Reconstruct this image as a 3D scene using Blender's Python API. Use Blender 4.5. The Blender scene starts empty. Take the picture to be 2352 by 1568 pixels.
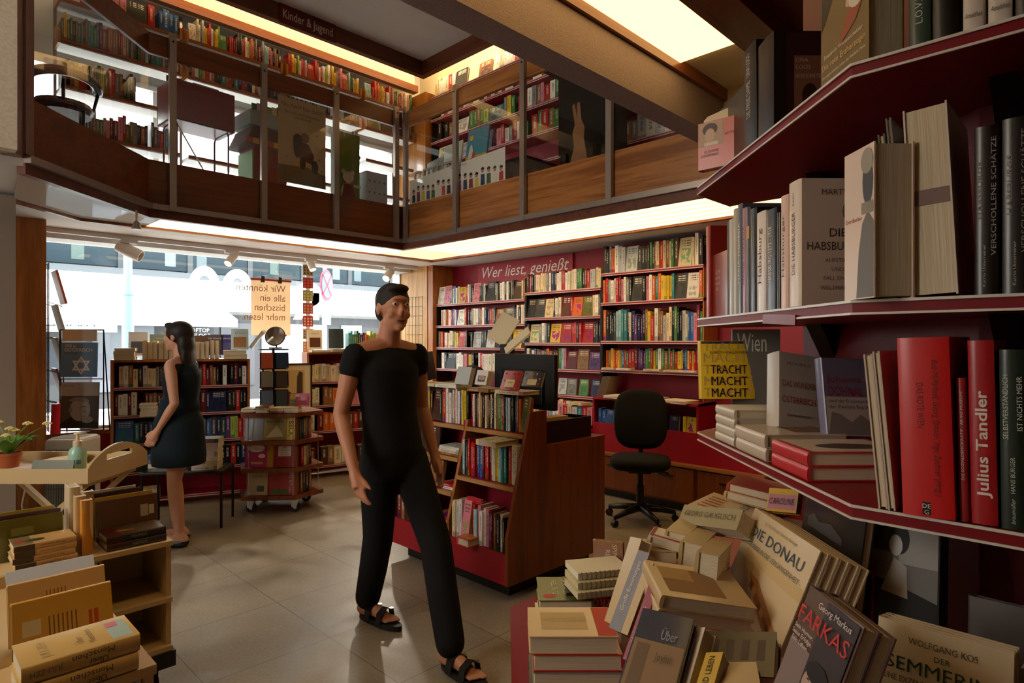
import bpy, bmesh, math, random
from mathutils import Vector, Matrix, Euler
R = random.Random(11)
SC = bpy.context.scene
COL = SC.collection
PI = math.pi
# ------------------------------------------------------------------ camera, world, sun, exposure
FPX, CX, CY, AZ, CAMH = 1412.0, 1176.0, 784.0, math.radians(44.4), 1.5
ca, sa = math.cos(AZ), math.sin(AZ)
cam_d = bpy.data.cameras.new('camera'); cam = bpy.data.objects.new('camera', cam_d); COL.objects.link(cam)
cam.location = (0, 0, CAMH); cam.rotation_euler = (PI/2, 0, AZ - PI/2)
cam_d.sensor_width = 36.0; cam_d.lens = 36.0*FPX/2352.0; cam_d.clip_start = 0.02; cam_d.clip_end = 200
SC.camera = cam
vs = SC.view_settings
vs.view_transform = 'Standard'; vs.look = 'None'; vs.gamma = 1.0; vs.use_curve_mapping = False; vs.exposure = 1.1
cy = SC.cycles
cy.use_denoising = True
cy.max_bounces = 7; cy.diffuse_bounces = 3; cy.glossy_bounces = 3; cy.transmission_bounces = 4; cy.transparent_max_bounces = 10
cy.caustics_reflective = False; cy.caustics_refractive = False
cy.sample_clamp_indirect = 4.0
W = bpy.data.worlds.new('sky'); SC.world = W; W.use_nodes = True
wn = W.node_tree.nodes; wl = W.node_tree.links
bg = wn['Background']; bg.inputs['Color'].default_value = (0.86, 0.93, 1.0, 1); bg.inputs['Strength'].default_value = 5.0
sun_d = bpy.data.lights.new('sun', 'SUN'); sun_d.energy = 5.0; sun_d.angle = 0.01; sun_d.color = (1, .95, .86)
sun = bpy.data.objects.new('sun', sun_d); COL.objects.link(sun)
sun.rotation_euler = Vector((-0.12, 1.0, -0.95)).to_track_quat('-Z', 'Y').to_euler()

def area(name, loc, sx, sy, power, col, rot=(0, 0, 0)):
    d = bpy.data.lights.new(name, 'AREA'); d.shape = 'RECTANGLE'; d.size = sx; d.size_y = sy; d.energy = power; d.color = col
    o = bpy.data.objects.new(name, d); COL.objects.link(o); o.location = loc; o.rotation_euler = rot
    return o
WARM = (1.0, .74, .42)
# hidden tubes in the ceiling coves of the upper floor
area('cove_tube_back', (2.6, 6.36, 4.98), 5.0, .10, 16, WARM, (math.radians(140), 0, 0))
area('cove_tube_side', (4.86, 4.0, 4.98), .10, 4.6, 22, WARM, (0, math.radians(-130), 0))

# ------------------------------------------------------------------ pixel -> point on a real plane
def ray(x, y):
    t = (x-CX)/FPX
    return Vector((ca+t*sa, sa-t*ca, (CY-y)/FPX))
def at(x, y, X=None, Y=None, Z=None, n=None, p=None):
    v = ray(x, y)
    if X is not None: k = X/v.x
    elif Y is not None: k = Y/v.y
    elif Z is not None: k = (Z-CAMH)/v.z
    else:
        n = Vector(n); k = (Vector(p)-Vector((0, 0, CAMH))).dot(n)/v.dot(n)
    return Vector((v.x*k, v.y*k, CAMH+v.z*k))

# ------------------------------------------------------------------ materials
MATS = {}
def srgb(h):
    if isinstance(h, (tuple, list)): return tuple(h[:3])
    h = h.lstrip('#'); c = [int(h[i:i+2], 16)/255 for i in (0, 2, 4)]
    return tuple((x/12.92 if x <= .04045 else ((x+.055)/1.055)**2.4) for x in c)
def mat(name, color='#888888', rough=.55, metal=0.0, spec=.4, coat=0.0, emit=None, estr=0.0):
    if name in MATS: return MATS[name]
    m = bpy.data.materials.new(name); m.use_nodes = True
    b = m.node_tree.nodes['Principled BSDF']; c = srgb(color)
    b.inputs['Base Color'].default_value = (*c, 1); b.inputs['Roughness'].default_value = rough; b.inputs['Metallic'].default_value = metal
    b.inputs['Specular IOR Level'].default_value = spec; b.inputs['Coat Weight'].default_value = coat; b.inputs['Coat Roughness'].default_value = .12
    if emit: b.inputs['Emission Color'].default_value = (*srgb(emit), 1); b.inputs['Emission Strength'].default_value = estr
    m.diffuse_color = (*c, 1); MATS[name] = m
    return m
def C(hexc, rough=.5, coat=0.0):
    return mat('paint_%s_%d_%d' % (hexc.lstrip('#'), rough*100, coat*100), hexc, rough, coat=coat)
def nodes(m): return m.node_tree.nodes, m.node_tree.links, m.node_tree.nodes['Principled BSDF']
def ramp(ns, stops):
    r = ns.new('ShaderNodeValToRGB'); e = r.color_ramp.elements
    while len(e) < len(stops): e.new(.5)
    for q, (p, c) in zip(e, stops): q.position = p; q.color = (*srgb(c), 1)
    return r
def wood(name, c1, c2, axis='X', scale=1.0, rough=.38, stretch=14, coat=.15):
    if name in MATS: return MATS[name]
    m = mat(name, c1, rough, coat=coat); ns, ls, b = nodes(m)
    tc = ns.new('ShaderNodeTexCoord'); mp = ns.new('ShaderNodeMapping')
    s = {'X': (1/stretch, 1, 1), 'Y': (1, 1/stretch, 1), 'Z': (1, 1, 1/stretch)}[axis]
    mp.inputs['Scale'].default_value = tuple(v*scale for v in s)
    nz = ns.new('ShaderNodeTexNoise'); nz.inputs['Scale'].default_value = 9; nz.inputs['Detail'].default_value = 6; nz.inputs['Distortion'].default_value = .9
    wv = ns.new('ShaderNodeTexNoise'); wv.inputs['Scale'].default_value = 60; wv.inputs['Detail'].default_value = 3
    mx = ns.new('ShaderNodeMath'); mx.operation = 'MULTIPLY_ADD'; mx.inputs[1].default_value = .35
    r = ramp(ns, [(.42, c2), (.62, c1), (.78, c2)])
    ls.new(tc.outputs['Object'], mp.inputs['Vector']); ls.new(mp.outputs[0], nz.inputs['Vector']); ls.new(mp.outputs[0], wv.inputs['Vector'])
    ls.new(wv.outputs['Fac'], mx.inputs[0]); ls.new(nz.outputs['Fac'], mx.inputs[2]); 
    ms = ns.new('ShaderNodeMath'); ms.operation = 'SUBTRACT'; ms.inputs[1].default_value = .1
    ls.new(mx.outputs[0], ms.inputs[0]); ls.new(ms.outputs[0], r.inputs['Fac']); ls.new(r.outputs[0], b.inputs['Base Color'])
    return m
def grainy(name, color, color2, scale=30, rough=.8, bump=.15):
    if name in MATS: return MATS[name]
    m = mat(name, color, rough, spec=.25); ns, ls, b = nodes(m)
    tc = ns.new('ShaderNodeTexCoord'); nz = ns.new('ShaderNodeTexNoise'); nz.inputs['Scale'].default_value = scale; nz.inputs['Detail'].default_value = 5
    r = ramp(ns, [(.35, color2), (.65, color)]); bp = ns.new('ShaderNodeBump'); bp.inputs['Strength'].default_value = bump; bp.inputs['Distance'].default_value = .01
    ls.new(tc.outputs['Object'], nz.inputs['Vector']); ls.new(nz.outputs['Fac'], r.inputs['Fac']); ls.new(r.outputs[0], b.inputs['Base Color'])
    ls.new(nz.outputs['Fac'], bp.inputs['Height']); ls.new(bp.outputs[0], b.inputs['Normal'])
    return m
def glass(name, tint=(1, 1, 1), refl=1.0):
    if name in MATS: return MATS[name]
    m = bpy.data.materials.new(name); m.use_nodes = True; ns, ls = m.node_tree.nodes, m.node_tree.links; ns.clear()
    o = ns.new('ShaderNodeOutputMaterial'); t = ns.new('ShaderNodeBsdfTransparent'); t.inputs[0].default_value = (*tint, 1)
    g = ns.new('ShaderNodeBsdfGlossy'); g.inputs['Roughness'].default_value = .0
    f = ns.new('ShaderNodeLayerWeight'); f.inputs['Blend'].default_value = .5
    pw = ns.new('ShaderNodeMath'); pw.operation = 'POWER'; pw.inputs[1].default_value = 4.5
    k = ns.new('ShaderNodeMath'); k.operation = 'MULTIPLY_ADD'; k.inputs[1].default_value = .9*refl; k.inputs[2].default_value = .05*refl; mx = ns.new('ShaderNodeMixShader')
    ls.new(f.outputs['Facing'], pw.inputs[0]); ls.new(pw.outputs[0], k.inputs[0]); ls.new(k.outputs[0], mx.inputs[0]); ls.new(t.outputs[0], mx.inputs[1]); ls.new(g.outputs[0], mx.inputs[2]); ls.new(mx.outputs[0], o.inputs[0])
    MATS[name] = m
    return m
def lamp_panel(name, color, strength, axis, freq=0.0):
    """translucent sheet lit by fluorescent tubes behind it"""
    m = bpy.data.materials.new(name); m.use_nodes = True; ns, ls, b = nodes(m)
    b.inputs['Base Color'].default_value = (.8, .74, .62, 1); b.inputs['Roughness'].default_value = .12
    b.inputs['Emission Color'].default_value = (*color, 1); b.inputs['Emission Strength'].default_value = strength
    if freq:
        tc = ns.new('ShaderNodeTexCoord'); sp = ns.new('ShaderNodeSeparateXYZ'); s = ns.new('ShaderNodeMath'); s.operation = 'SINE'
        k = ns.new('ShaderNodeMath'); k.operation = 'MULTIPLY'; k.inputs[1].default_value = freq
        a = ns.new('ShaderNodeMath'); a.operation = 'MULTIPLY_ADD'; a.inputs[1].default_value = strength*.22; a.inputs[2].default_value = strength
        ls.new(tc.outputs['Object'], sp.inputs[0]); ls.new(sp.outputs[axis], k.inputs[0]); ls.new(k.outputs[0], s.inputs[0]); ls.new(s.outputs[0], a.inputs[0]); ls.new(a.outputs[0], b.inputs['Emission Strength'])
    MATS[name] = m
    return m

# ------------------------------------------------------------------ mesh building
class MB:
    def __init__(s, xf=None): s.v = []; s.f = []; s.xf = xf or Matrix.Identity(4)
    def add(s, vs_, fs, xf=None):
        k = len(s.v); m = s.xf @ xf if xf is not None else s.xf
        s.v += [m @ Vector(v) for v in vs_]; s.f += [[k+i for i in f] for f in fs]
        return s
    def box(s, x0, x1, y0, y1, z0, z1, xf=None):
        return s.add([(x0,y0,z0),(x1,y0,z0),(x1,y1,z0),(x0,y1,z0),(x0,y0,z1),(x1,y0,z1),(x1,y1,z1),(x0,y1,z1)],
                     [(3,2,1,0),(4,5,6,7),(0,1,5,4),(1,2,6,5),(2,3,7,6),(3,0,4,7)], xf)
    def prism(s, poly, z0, z1, xf=None):
        n = len(poly)
        return s.add([(x, y, z0) for x, y in poly]+[(x, y, z1) for x, y in poly],
                     [list(range(n))[::-1], list(range(n, 2*n))]+[(i, (i+1) % n, n+(i+1) % n, n+i) for i in range(n)], xf)
    def tube(s, pts, r, n=8, cap=True, xf=None):
        pts = [Vector(p) for p in pts]; rs = r if isinstance(r, (list, tuple)) else [r]*len(pts); vv = []; ff = []
        prev = None
        for i, p in enumerate(pts):
            d = (pts[min(i+1, len(pts)-1)]-pts[max(i-1, 0)]).normalized()
            if prev is None:
                a = d.orthogonal().normalized()
            else:
                a = (prev - d*prev.dot(d)); a = a.normalized() if a.length > 1e-6 else d.orthogonal().normalized()
            prev = a; b = d.cross(a)
            vv += [p+(a*math.cos(2*PI*k/n)+b*math.sin(2*PI*k/n))*rs[i] for k in range(n)]
        for i in range(len(pts)-1):
            ff += [(i*n+k, i*n+(k+1) % n, (i+1)*n+(k+1) % n, (i+1)*n+k) for k in range(n)]
        if cap: ff += [list(range(n))[::-1], list(range((len(pts)-1)*n, len(pts)*n))]
        return s.add(vv, ff, xf)
    def lathe(s, prof, n=24, xf=None):
        vv = []; ff = []
        for r, z in prof: vv += [(max(r, 1e-4)*math.cos(2*PI*k/n), max(r, 1e-4)*math.sin(2*PI*k/n), z) for k in range(n)]
        for i in range(len(prof)-1): ff += [(i*n+k, i*n+(k+1) % n, (i+1)*n+(k+1) % n, (i+1)*n+k) for k in range(n)]
        ff += [list(range(n))[::-1], list(range((len(prof)-1)*n, len(prof)*n))]
        return s.add(vv, ff, xf)
    def ball(s, c, r, n=12, m=8, xf=None):
        r = r if isinstance(r, (tuple, list)) else (r, r, r)
        vv = [(c[0], c[1], c[2]-r[2])]; ff = []
        for j in range(1, m):
            a = -PI/2+PI*j/m
            vv += [(c[0]+r[0]*math.cos(a)*math.cos(2*PI*k/n), c[1]+r[1]*math.cos(a)*math.sin(2*PI*k/n), c[2]+r[2]*math.sin(a)) for k in range(n)]
        vv.append((c[0], c[1], c[2]+r[2])); t = len(vv)-1
        for k in range(n):
            ff.append((0, 1+(k+1) % n, 1+k)); ff.append((t, t-n+k, t-n+(k+1) % n))
        for j in range(m-2): ff += [(1+j*n+k, 1+j*n+(k+1) % n, 1+(j+1)*n+(k+1) % n, 1+(j+1)*n+k) for k in range(n)]
        return s.add(vv, ff, xf)
    def obj(s, name, m, parent=None, smooth=False, bevel=0.0):
        me = bpy.data.meshes.new(name); me.from_pydata([tuple(v) for v in s.v], [], s.f)
        if smooth:
            me.polygons.foreach_set('use_smooth', [True]*len(me.polygons))
        me.materials.append(m); me.update()
        o = bpy.data.objects.new(name, me); COL.objects.link(o)
        if parent is not None: o.parent = parent
        if bevel:
            b = o.modifiers.new('edge', 'BEVEL'); b.width = bevel; b.segments = 2; b.limit_method = 'ANGLE'
        return o
def smooth_angle(o, deg=40):
    o.data.polygons.foreach_set('use_smooth', [True]*len(o.data.polygons)); o.data.set_sharp_from_angle(angle=math.radians(deg)); return o
def thing(name, label, cat, loc=(0, 0, 0), rz=0.0, group=None, mw=None):
    o = bpy.data.objects.new(name, None); COL.objects.link(o); o.empty_display_size = .05
    if mw is not None: o.matrix_world = mw
    else: o.location = loc; o.rotation_euler = (0, 0, rz)
    return tag(o, label, cat, group)
def tag(o, label, cat, group=None, kind=None):
    if label: o['label'] = label
    if cat: o['category'] = cat
    if group: o['group'] = group
    if kind: o['kind'] = kind
    return o
def struct(name, mb, m, label=None, bevel=0):
    o = mb.obj(name, m, bevel=bevel); o['kind'] = 'structure'
    if label: o['label'] = label
    return o
def part(name, mb, m, parent, label=None, smooth=False, bevel=0.0, angle=None):
    o = mb.obj(name, m, parent, smooth, bevel)
    if angle: smooth_angle(o, angle)
    if label: o['label'] = label
    return o
def frame(ex, ez, org):
    """matrix whose local X = ex, local Z = ez"""
    ex = Vector(ex).normalized(); ez = Vector(ez); ez = (ez-ex*ez.dot(ex)).normalized(); ey = ez.cross(ex); o = Vector(org)
    return Matrix(((ex.x, ey.x, ez.x, o.x), (ex.y, ey.y, ez.y, o.y), (ex.z, ey.z, ez.z, o.z), (0, 0, 0, 1)))
# flat lettering, real glyph shapes laid on a surface
TXT = {}
def lettering(body, m, parent, origin, right, up, size, align='CENTER', shear=0.0, sx=1.0, bold=0.0, name='lettering', ext=0.0003, fit=None):
    key = (body, align, shear, bold, ext)
    if key not in TXT:
        cu = bpy.data.curves.new('letters', 'FONT'); cu.body = body; cu.align_x = align; cu.align_y = 'CENTER'; cu.shear = shear; cu.offset = bold; cu.size = 1; cu.resolution_u = 2
        cu.extrude = 0.0
        t = bpy.data.objects.new('letters', cu); COL.objects.link(t); bpy.context.view_layer.update()
        me = bpy.data.meshes.new_from_object(t.evaluated_get(bpy.context.evaluated_depsgraph_get()))
        bpy.data.objects.remove(t); bpy.data.curves.remove(cu); TXT[key] = me
    me = TXT[key].copy(); me.name = name
    xs = [v.co.x for v in me.vertices]; wd = (max(xs)-min(xs)) if xs else 1
    if fit: sx = fit/(wd*size)
    r = Vector(right).normalized(); u = Vector(up).normalized(); n = r.cross(u); o = Vector(origin)
    for v in me.vertices:
        v.co = o + r*(v.co.x*size*sx) + u*(v.co.y*size) + n*.0006
    me.materials.clear(); me.materials.append(m)
    ob = bpy.data.objects.new(name, me); COL.objects.link(ob)
    if parent is not None: ob.parent = parent
    return ob
# ------------------------------------------------------------------ palette of the room
PINE = wood('pine', '#ab6f3c', '#7e4a22', 'Y', 1.0, .30, 18)
PINEX = wood('pine_along_x', '#8a4a22', '#6e3918', 'X', 1.0, .34)
PINEZ = wood('pine_upright', '#b06c32', '#8c4f22', 'Z', 1.0, .36)
PINEL = wood('pine_pale', '#c89a5e', '#ac7c40', 'Z', 1.0, .45)
TEAK = wood('teak', '#84421a', '#6a3212', 'Z', 1.0, .35)
DARKW = wood('dark_beam', '#6a3216', '#4f230e', 'X', 1.0, .45)
DARKWY = wood('dark_beam_y', '#6a3216', '#4f230e', 'Y', 1.0, .45)
METAL = mat('brushed_steel', '#a89a90', .32, .75)
STEEL = mat('steel_sheet', '#b9ada2', .35, .6)
CHROME = mat('chrome', '#d8d8d8', .15, 1.0)
MAUVE = mat('mauve_paint', '#8f7069', .5)
PLASTER = grainy('plaster_cream', '#d8cbb8', '#cbbda8', 60, .85, .12)
BEAMPL = grainy('plaster_beam', '#968380', '#887673', 130, .9, .35)
CEILW = mat('ceiling_white', '#dcd6cf', .7)
CEILB = mat('ceiling_upper', '#b3a196', .9)
REDW = mat('red_wall', '#8e1226', .5)
REDDK = mat('red_ceiling', '#5c0f10', .55)
RED = mat('red_laminate', '#9a1424', .35)
WHITE = mat('white_paint', '#e9e6e1', .45)
BLACK = mat('black_plastic', '#141312', .4)
BLACKM = mat('black_metal', '#1b1918', .35, .3)
CREAM = mat('cream_lacquer', '#c9ab7c', .42)
GLASS = glass('clear_glass'); GLASSW = glass('window_glass', (.97, .99, .98), .6)
# floor: worn stone tiles
FL = mat('floor_tiles', '#9a8b78', .38, spec=.45)
ns, ls, b = nodes(FL)
tc = ns.new('ShaderNodeTexCoord'); mp = ns.new('ShaderNodeMapping'); mp.inputs['Location'].default_value = (.22, .16, 0)
br = ns.new('ShaderNodeTexBrick'); br.offset = 0; br.inputs['Scale'].default_value = 1; br.inputs['Brick Width'].default_value = .6; br.inputs['Row Height'].default_value = .6; br.inputs['Mortar Size'].default_value = .0022
br.inputs['Color1'].default_value = (1, 1, 1, 1); br.inputs['Color2'].default_value = (.9, .9, .9, 1); br.inputs['Mortar'].default_value = (.28, .25, .22, 1)
n1 = ns.new('ShaderNodeTexNoise'); n1.inputs['Scale'].default_value = 3; n1.inputs['Detail'].default_value = 8; n1.inputs['Distortion'].default_value = .6
n2 = ns.new('ShaderNodeTexNoise'); n2.inputs['Scale'].default_value = 70; n2.inputs['Detail'].default_value = 4
r1 = ramp(ns, [(.3, '#8a7c6a'), (.7, '#a89a86')]); mx = ns.new('ShaderNodeMix'); mx.data_type = 'RGBA'; mx.blend_type = 'MULTIPLY'; mx.inputs[0].default_value = 1
r2 = ramp(ns, [(.35, '#d8d8d8'), (.7, '#ffffff')]); mx2 = ns.new('ShaderNodeMix'); mx2.data_type = 'RGBA'; mx2.blend_type = 'MULTIPLY'; mx2.inputs[0].default_value = .7
rr = ns.new('ShaderNodeMapRange'); rr.inputs['From Min'].default_value = .3; rr.inputs['From Max'].default_value = .75; rr.inputs['To Min'].default_value = .28; rr.inputs['To Max'].default_value = .6
ls.new(tc.outputs['Object'], mp.inputs[0]); ls.new(mp.outputs[0], br.inputs[0]); ls.new(tc.outputs['Object'], n1.inputs[0]); ls.new(tc.outputs['Object'], n2.inputs[0])
ls.new(n1.outputs['Fac'], r1.inputs[0]); ls.new(r1.outputs[0], mx.inputs[6]); ls.new(br.outputs['Color'], mx.inputs[7]); ls.new(n2.outputs['Fac'], r2.inputs[0])
ls.new(mx.outputs[2], mx2.inputs[6]); ls.new(r2.outputs[0], mx2.inputs[7]); ls.new(mx2.outputs[2], b.inputs['Base Color']); ls.new(n1.outputs['Fac'], rr.inputs[0]); ls.new(rr.outputs[0], b.inputs['Roughness'])

# ------------------------------------------------------------------ shell
GX, GY = 3.93, 5.50            # inner edges of the gallery
WX, WY = 5.38, 7.12            # far walls
K0 = Vector((1.475, 5.50)); K1 = Vector((.575, 4.60))     # chamfered gallery end
struct('floor', MB().box(-3.2, WX+.2, -2.6, WY+.1, -.1, 0), FL)
struct('wall_right', MB().box(WX, WX+.15, -2.6, WY+.3, 0, 2.6), REDW, 'dark red wall behind the long bookcase')
struct('wall_upper', MB().box(WX, WX+.15, -2.6, WY+.3, 2.6, 5.5), mat('cream_wall', '#e9d9b4', .8), 'cream wall of the upper side gallery')
# window wall with its openings: sill, jambs, lintel, upper wall
struct('wall_window', MB().box(-3.2, .95, WY, WY+.2, 0, 5.5).box(.95, 5.05, WY, WY+.2, 0, .70).box(.95, WX+.1, WY, WY+.2, 2.50, 3.05).box(5.05, WX+.1, WY, WY+.2, 0, 2.6)
       .box(.95, WX, WY, WY+.2, 4.12, 5.5).box(4.9, WX+.1, WY, WY+.2, 3.05, 4.12), WHITE, 'white window wall of the shop')
struct('wall_back', MB().box(-3.2, WX+.2, -2.75, -2.6, 0, 5.5), PLASTER)
struct('wall_left', MB().box(-3.35, -3.2, -2.75, 2.5, 0, 5.5).box(-3.35, -3.2, 4.2, WY+.2, 0, 5.5).box(-3.35, -3.2, 2.5, 4.2, 0, 1.3).box(-3.35, -3.2, 2.5, 4.2, 4.6, 5.5), PLASTER)
struct('window_5', MB().box(-3.28, -3.27, 2.5, 4.2, 1.3, 4.6), glass('tinted_glass', (1, .94, .86), .6), 'tall window out of view on the entrance side')  # unseen window added for daylight, its glass tinted to warm that light
struct('ceiling', MB().box(-3.2, 4.7, 1.86, 6.17, 5.0, 5.06), CEILB, 'grey plaster ceiling above the well')
struct('ceiling_cove', MB().box(-3.2, WX+.2, 1.86, WY+.3, 5.42, 5.5), mat('cove_cream', '#efe2c4', .8), 'cream cove above the ceiling frame')
struct('ceiling_entrance', MB().box(-3.2, WX, -2.6, 1.24, 3.2, 3.3), REDDK, 'dark red ceiling over the entrance side')
struct('ceiling_roof', MB().box(-3.4, WX+.2, -2.8, WY+.2, 5.5, 5.6), WHITE)
struct('wall_bulkhead', MB().box(-3.2, WX, 1.80, 1.86, 3.3, 5.5), PLASTER, 'plaster wall above the beam')
# lit strip and beams over the entrance side
struct('trim_1', MB().box(-3.2, WX, 1.24, 1.44, 3.08, 3.3), DARKW, 'dark wooden beam beside the lit ceiling strip')
t = thing('ceiling_light', 'long warm luminous ceiling strip between plaster beam and dark wooden beam', 'ceiling light')
part('diffuser', MB().box(-3.2, 3.30, 1.44, 1.84, 3.15, 3.17), lamp_panel('lit_strip', (1, .64, .23), 1.5, 1), t)
struct('ceiling_strip', MB().box(-3.2, WX, 1.44, 1.86, 3.175, 3.3), mat('cream_ceiling', '#e8d9b6', .7), 'cream ceiling behind the lit strip')
struct('wall_end', MB().box(3.92, WX, 1.20, 1.88, 2.58, 3.3), mat('cream_tiles', '#d9c69c', .6), 'cream tiled wall at the end of the strip')
struct('beam', MB().box(-3.2, 3.93, 1.86, 2.02, 2.85, 3.18), BEAMPL, 'rough mauve plaster beam across the well')
struct('trim_2', MB().box(-3.2, 3.93, 1.835, 1.865, 3.10, 3.185), PINEX, 'thin wooden trim along the beam')
# ceiling frame of the upper floor
struct('trim_3', MB().box(-3.2, 4.7, 6.17, 6.25, 4.82, 5.06), DARKW, 'dark wooden ceiling frame over the back gallery')
struct('trim_4', MB().box(4.7, 4.78, 1.86, 6.25, 4.82, 5.06), DARKWY, 'dark wooden ceiling frame over the side gallery')
# gallery slab, soffit and fascia
def off(p, d): return p
slab = [(-3.2, WY), (WX, WY), (WX, 1.2), (GX, 1.2), (GX, GY), (K0.x, K0.y), (K1.x, K1.y), (-3.2, K1.y)]
struct('ceiling_gallery', MB().prism(slab, 2.535, 2.60).prism([(-3.2, WY), (WX, WY), (WX, 1.2), (4.75, 1.2), (4.75, 6.05), (1.12, 6.05), (.64, 5.57), (-3.2, 5.57)], 2.50, 2.535), CEILW, 'white ceiling below the gallery')
struct('floor_gallery', MB().prism([(-3.2, WY), (WX, WY), (WX, 1.88), (GX+.03, 1.88), (GX+.03, GY+.03), (K0.x, GY+.03), (K1.x-.02, K1.y+.02), (-3.2, K1.y+.02)], 2.80, 2.88), mat('gallery_floor', '#d8d5d0', .5), 'pale floor of the gallery')
q = .70710678
def strip(o0, o1, z0, z1):
    """closed band that follows the gallery edge, o0..o1 metres outwards from it"""
    k0o, k1o = [], []
    def line(o):
        kk = K0 + Vector((-o*math.tan(PI/8), -o)) if False else None
        return [(GX-o, 1.2), (GX-o, GY-o), (K0.x+o*.4142, GY-o), (K1.x+o*q, K1.y-o*q)]
    a = line(o1); c = line(o0)
    return MB().prism(a+c[::-1], z0, z1)
FASL = wood('fascia_dark_pine', '#7c3f1c', '#63300f', 'X', .8, .3)
struct('trim_5', MB().prism([(K0.x, GY), (GX, GY), (GX, GY+.03), (K0.x, GY+.03)], 2.60, 2.955).prism([(K1.x, K1.y), (K0.x, K0.y), (K0.x-.02, K0.y+.03), (K1.x-.02, K1.y+.02)], 2.60, 2.955), FASL, 'wooden fascia of the window side gallery')
struct('trim_6', MB().box(GX, GX+.03, 1.88, GY+.03, 2.60, 2.965), PINE, 'pine fascia with bold grain on the side gallery')
struct('trim_7', strip(-.02, .045, 2.555, 2.60), METAL, 'grey metal channel under the gallery fascia')
struct('trim_8', strip(-.04, .012, 2.49, 2.556), DARKW, 'wooden edge strip above the lit soffit')
struct('trim_9', MB().box(4.73, 4.78, 1.2, 6.08, 2.485, 2.51).box(1.12, 4.78, 6.03, 6.08, 2.485, 2.51).prism([(1.12, 6.03), (1.12, 6.08), (.61, 5.57), (.64, 5.54)], 2.485, 2.51), PINEX, 'thin wooden trim around the lit soffit')
t = thing('soffit_light', 'warm luminous soffit panel under the side gallery', 'ceiling light')
part('diffuser', MB().box(GX+.03, 4.73, 1.2, 5.40, 2.505, 2.525), lamp_panel('soffit_panel_a', (1, .67, .27), 1.45, 0, 42), t)
t = thing('soffit_light', 'warm luminous soffit panel along the shop window side of the gallery', 'ceiling light')
part('diffuser', MB().box(1.6, GX+.03, GY+.03, 6.03, 2.505, 2.525), lamp_panel('soffit_panel_b', (1, .70, .32), 1.35, 1, 30), t)
GLOSSP = mat('unlit_panel', '#cfc6ba', .06, spec=.8)
t = thing('luminous_soffit', 'glossy unlit soffit panel at the chamfered end of the gallery', 'ceiling panel')
part('sheet', MB().prism([(K1.x-.01, K1.y+.06), (K0.x-.01, K0.y+.04), (1.6, GY+.03), (1.6, 6.03), (1.13, 6.03), (.64, 5.55)], 2.507, 2.525), GLOSSP, t)
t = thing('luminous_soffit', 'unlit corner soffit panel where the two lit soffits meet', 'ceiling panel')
part('sheet', MB().box(GX+.03, 4.73, 5.40, 6.03, 2.507, 2.525), lamp_panel('corner_panel', (1, .72, .4), .55, 0), t)  # unlit panel given a weak warm glow in its own material
# rails, posts and glass of the two gallery sides: one railing each
def railing(label, posts, boards, panes, wd):
    t = thing('railing', label, 'railing')
    for p in posts: part('post', MB().box(*p), METAL, t)
    for p in posts: part('bolt', MB().tube(*p_bolt(p)), BLACKM, t)
    for p in boards: part('handrail_board', p, wd, t)
    for p in panes: part('glass_pane', p, GLASS, t)
    return t
def p_bolt(p):
    cx_, cy_ = (p[0]+p[1])/2, (p[2]+p[3])/2
    if p[1]-p[0] >= p[3]-p[2]: return ([(cx_, p[2]-.004, 3.93), (cx_, p[2]+.002, 3.93)], .008)
    return ([(p[0]-.004, cy_, 3.93), (p[0]+.002, cy_, 3.93)], .008)
railing('long railing above the shop window with dark wooden handrail and glass panes',
        [(x-.026, x+.026, GY-.05, GY-.012, 2.56, 4.0) for x in (1.64, 2.39, 3.11, 3.82)],
        [MB().box(K0.x, GX-.02, GY-.012, GY+.022, 3.80, 3.965).prism([(K1.x-.4, K1.y-.4), (K0.x, GY-.012), (K0.x, GY+.022), (K1.x-.4, K1.y-.36)], 3.80, 3.965)],
        [MB().box(a, c_, GY+.004, GY+.012, 2.955, 3.80) for a, c_ in ((1.49, 2.385), (2.395, 3.105), (3.115, 3.88))]
        + [MB().prism([(K1.x+.02, K1.y+.03), (K0.x, GY+.004), (K0.x, GY+.012), (K1.x+.014, K1.y+.036)], 2.955, 3.80)], FASL)
railing('railing of the side gallery with pale pine handrail and glass panes',
        [(GX-.05, GX-.012, y-.026, y+.026, 2.56, 4.0) for y in (5.41, 4.588, 3.683, 2.77)],
        [MB().box(GX-.012, GX+.022, 2.03, GY-.02, 3.80, 3.965)],
        [MB().box(GX+.004, GX+.012, a, c_, 2.965, 3.80) for a, c_ in ((4.59, 5.46), (3.69, 4.58), (2.775, 3.675), (2.03, 2.765))], PINE)
# steel column and plaster wall closing the chamfered gallery end
struct('column_1', MB().prism([(.575, 4.60), (.50, 4.66), (.455, 4.56), (.53, 4.50)], 2.58, 5.42), MAUVE, 'mauve painted steel upright at the gallery end')
struct('column_2', MB().prism([(K1.x+.055, K1.y+.035), (K1.x+.01, K1.y-.01), (K1.x, K1.y), (K1.x+.045, K1.y+.045)], 2.61, 5.42), MAUVE, 'narrow mauve steel plate at the gallery end')
struct('wall_gallery_end', MB().box(-3.2, .525, 4.42, 4.499, 2.58, 5.5), PLASTER, 'cream plaster wall beside the gallery end')
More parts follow.
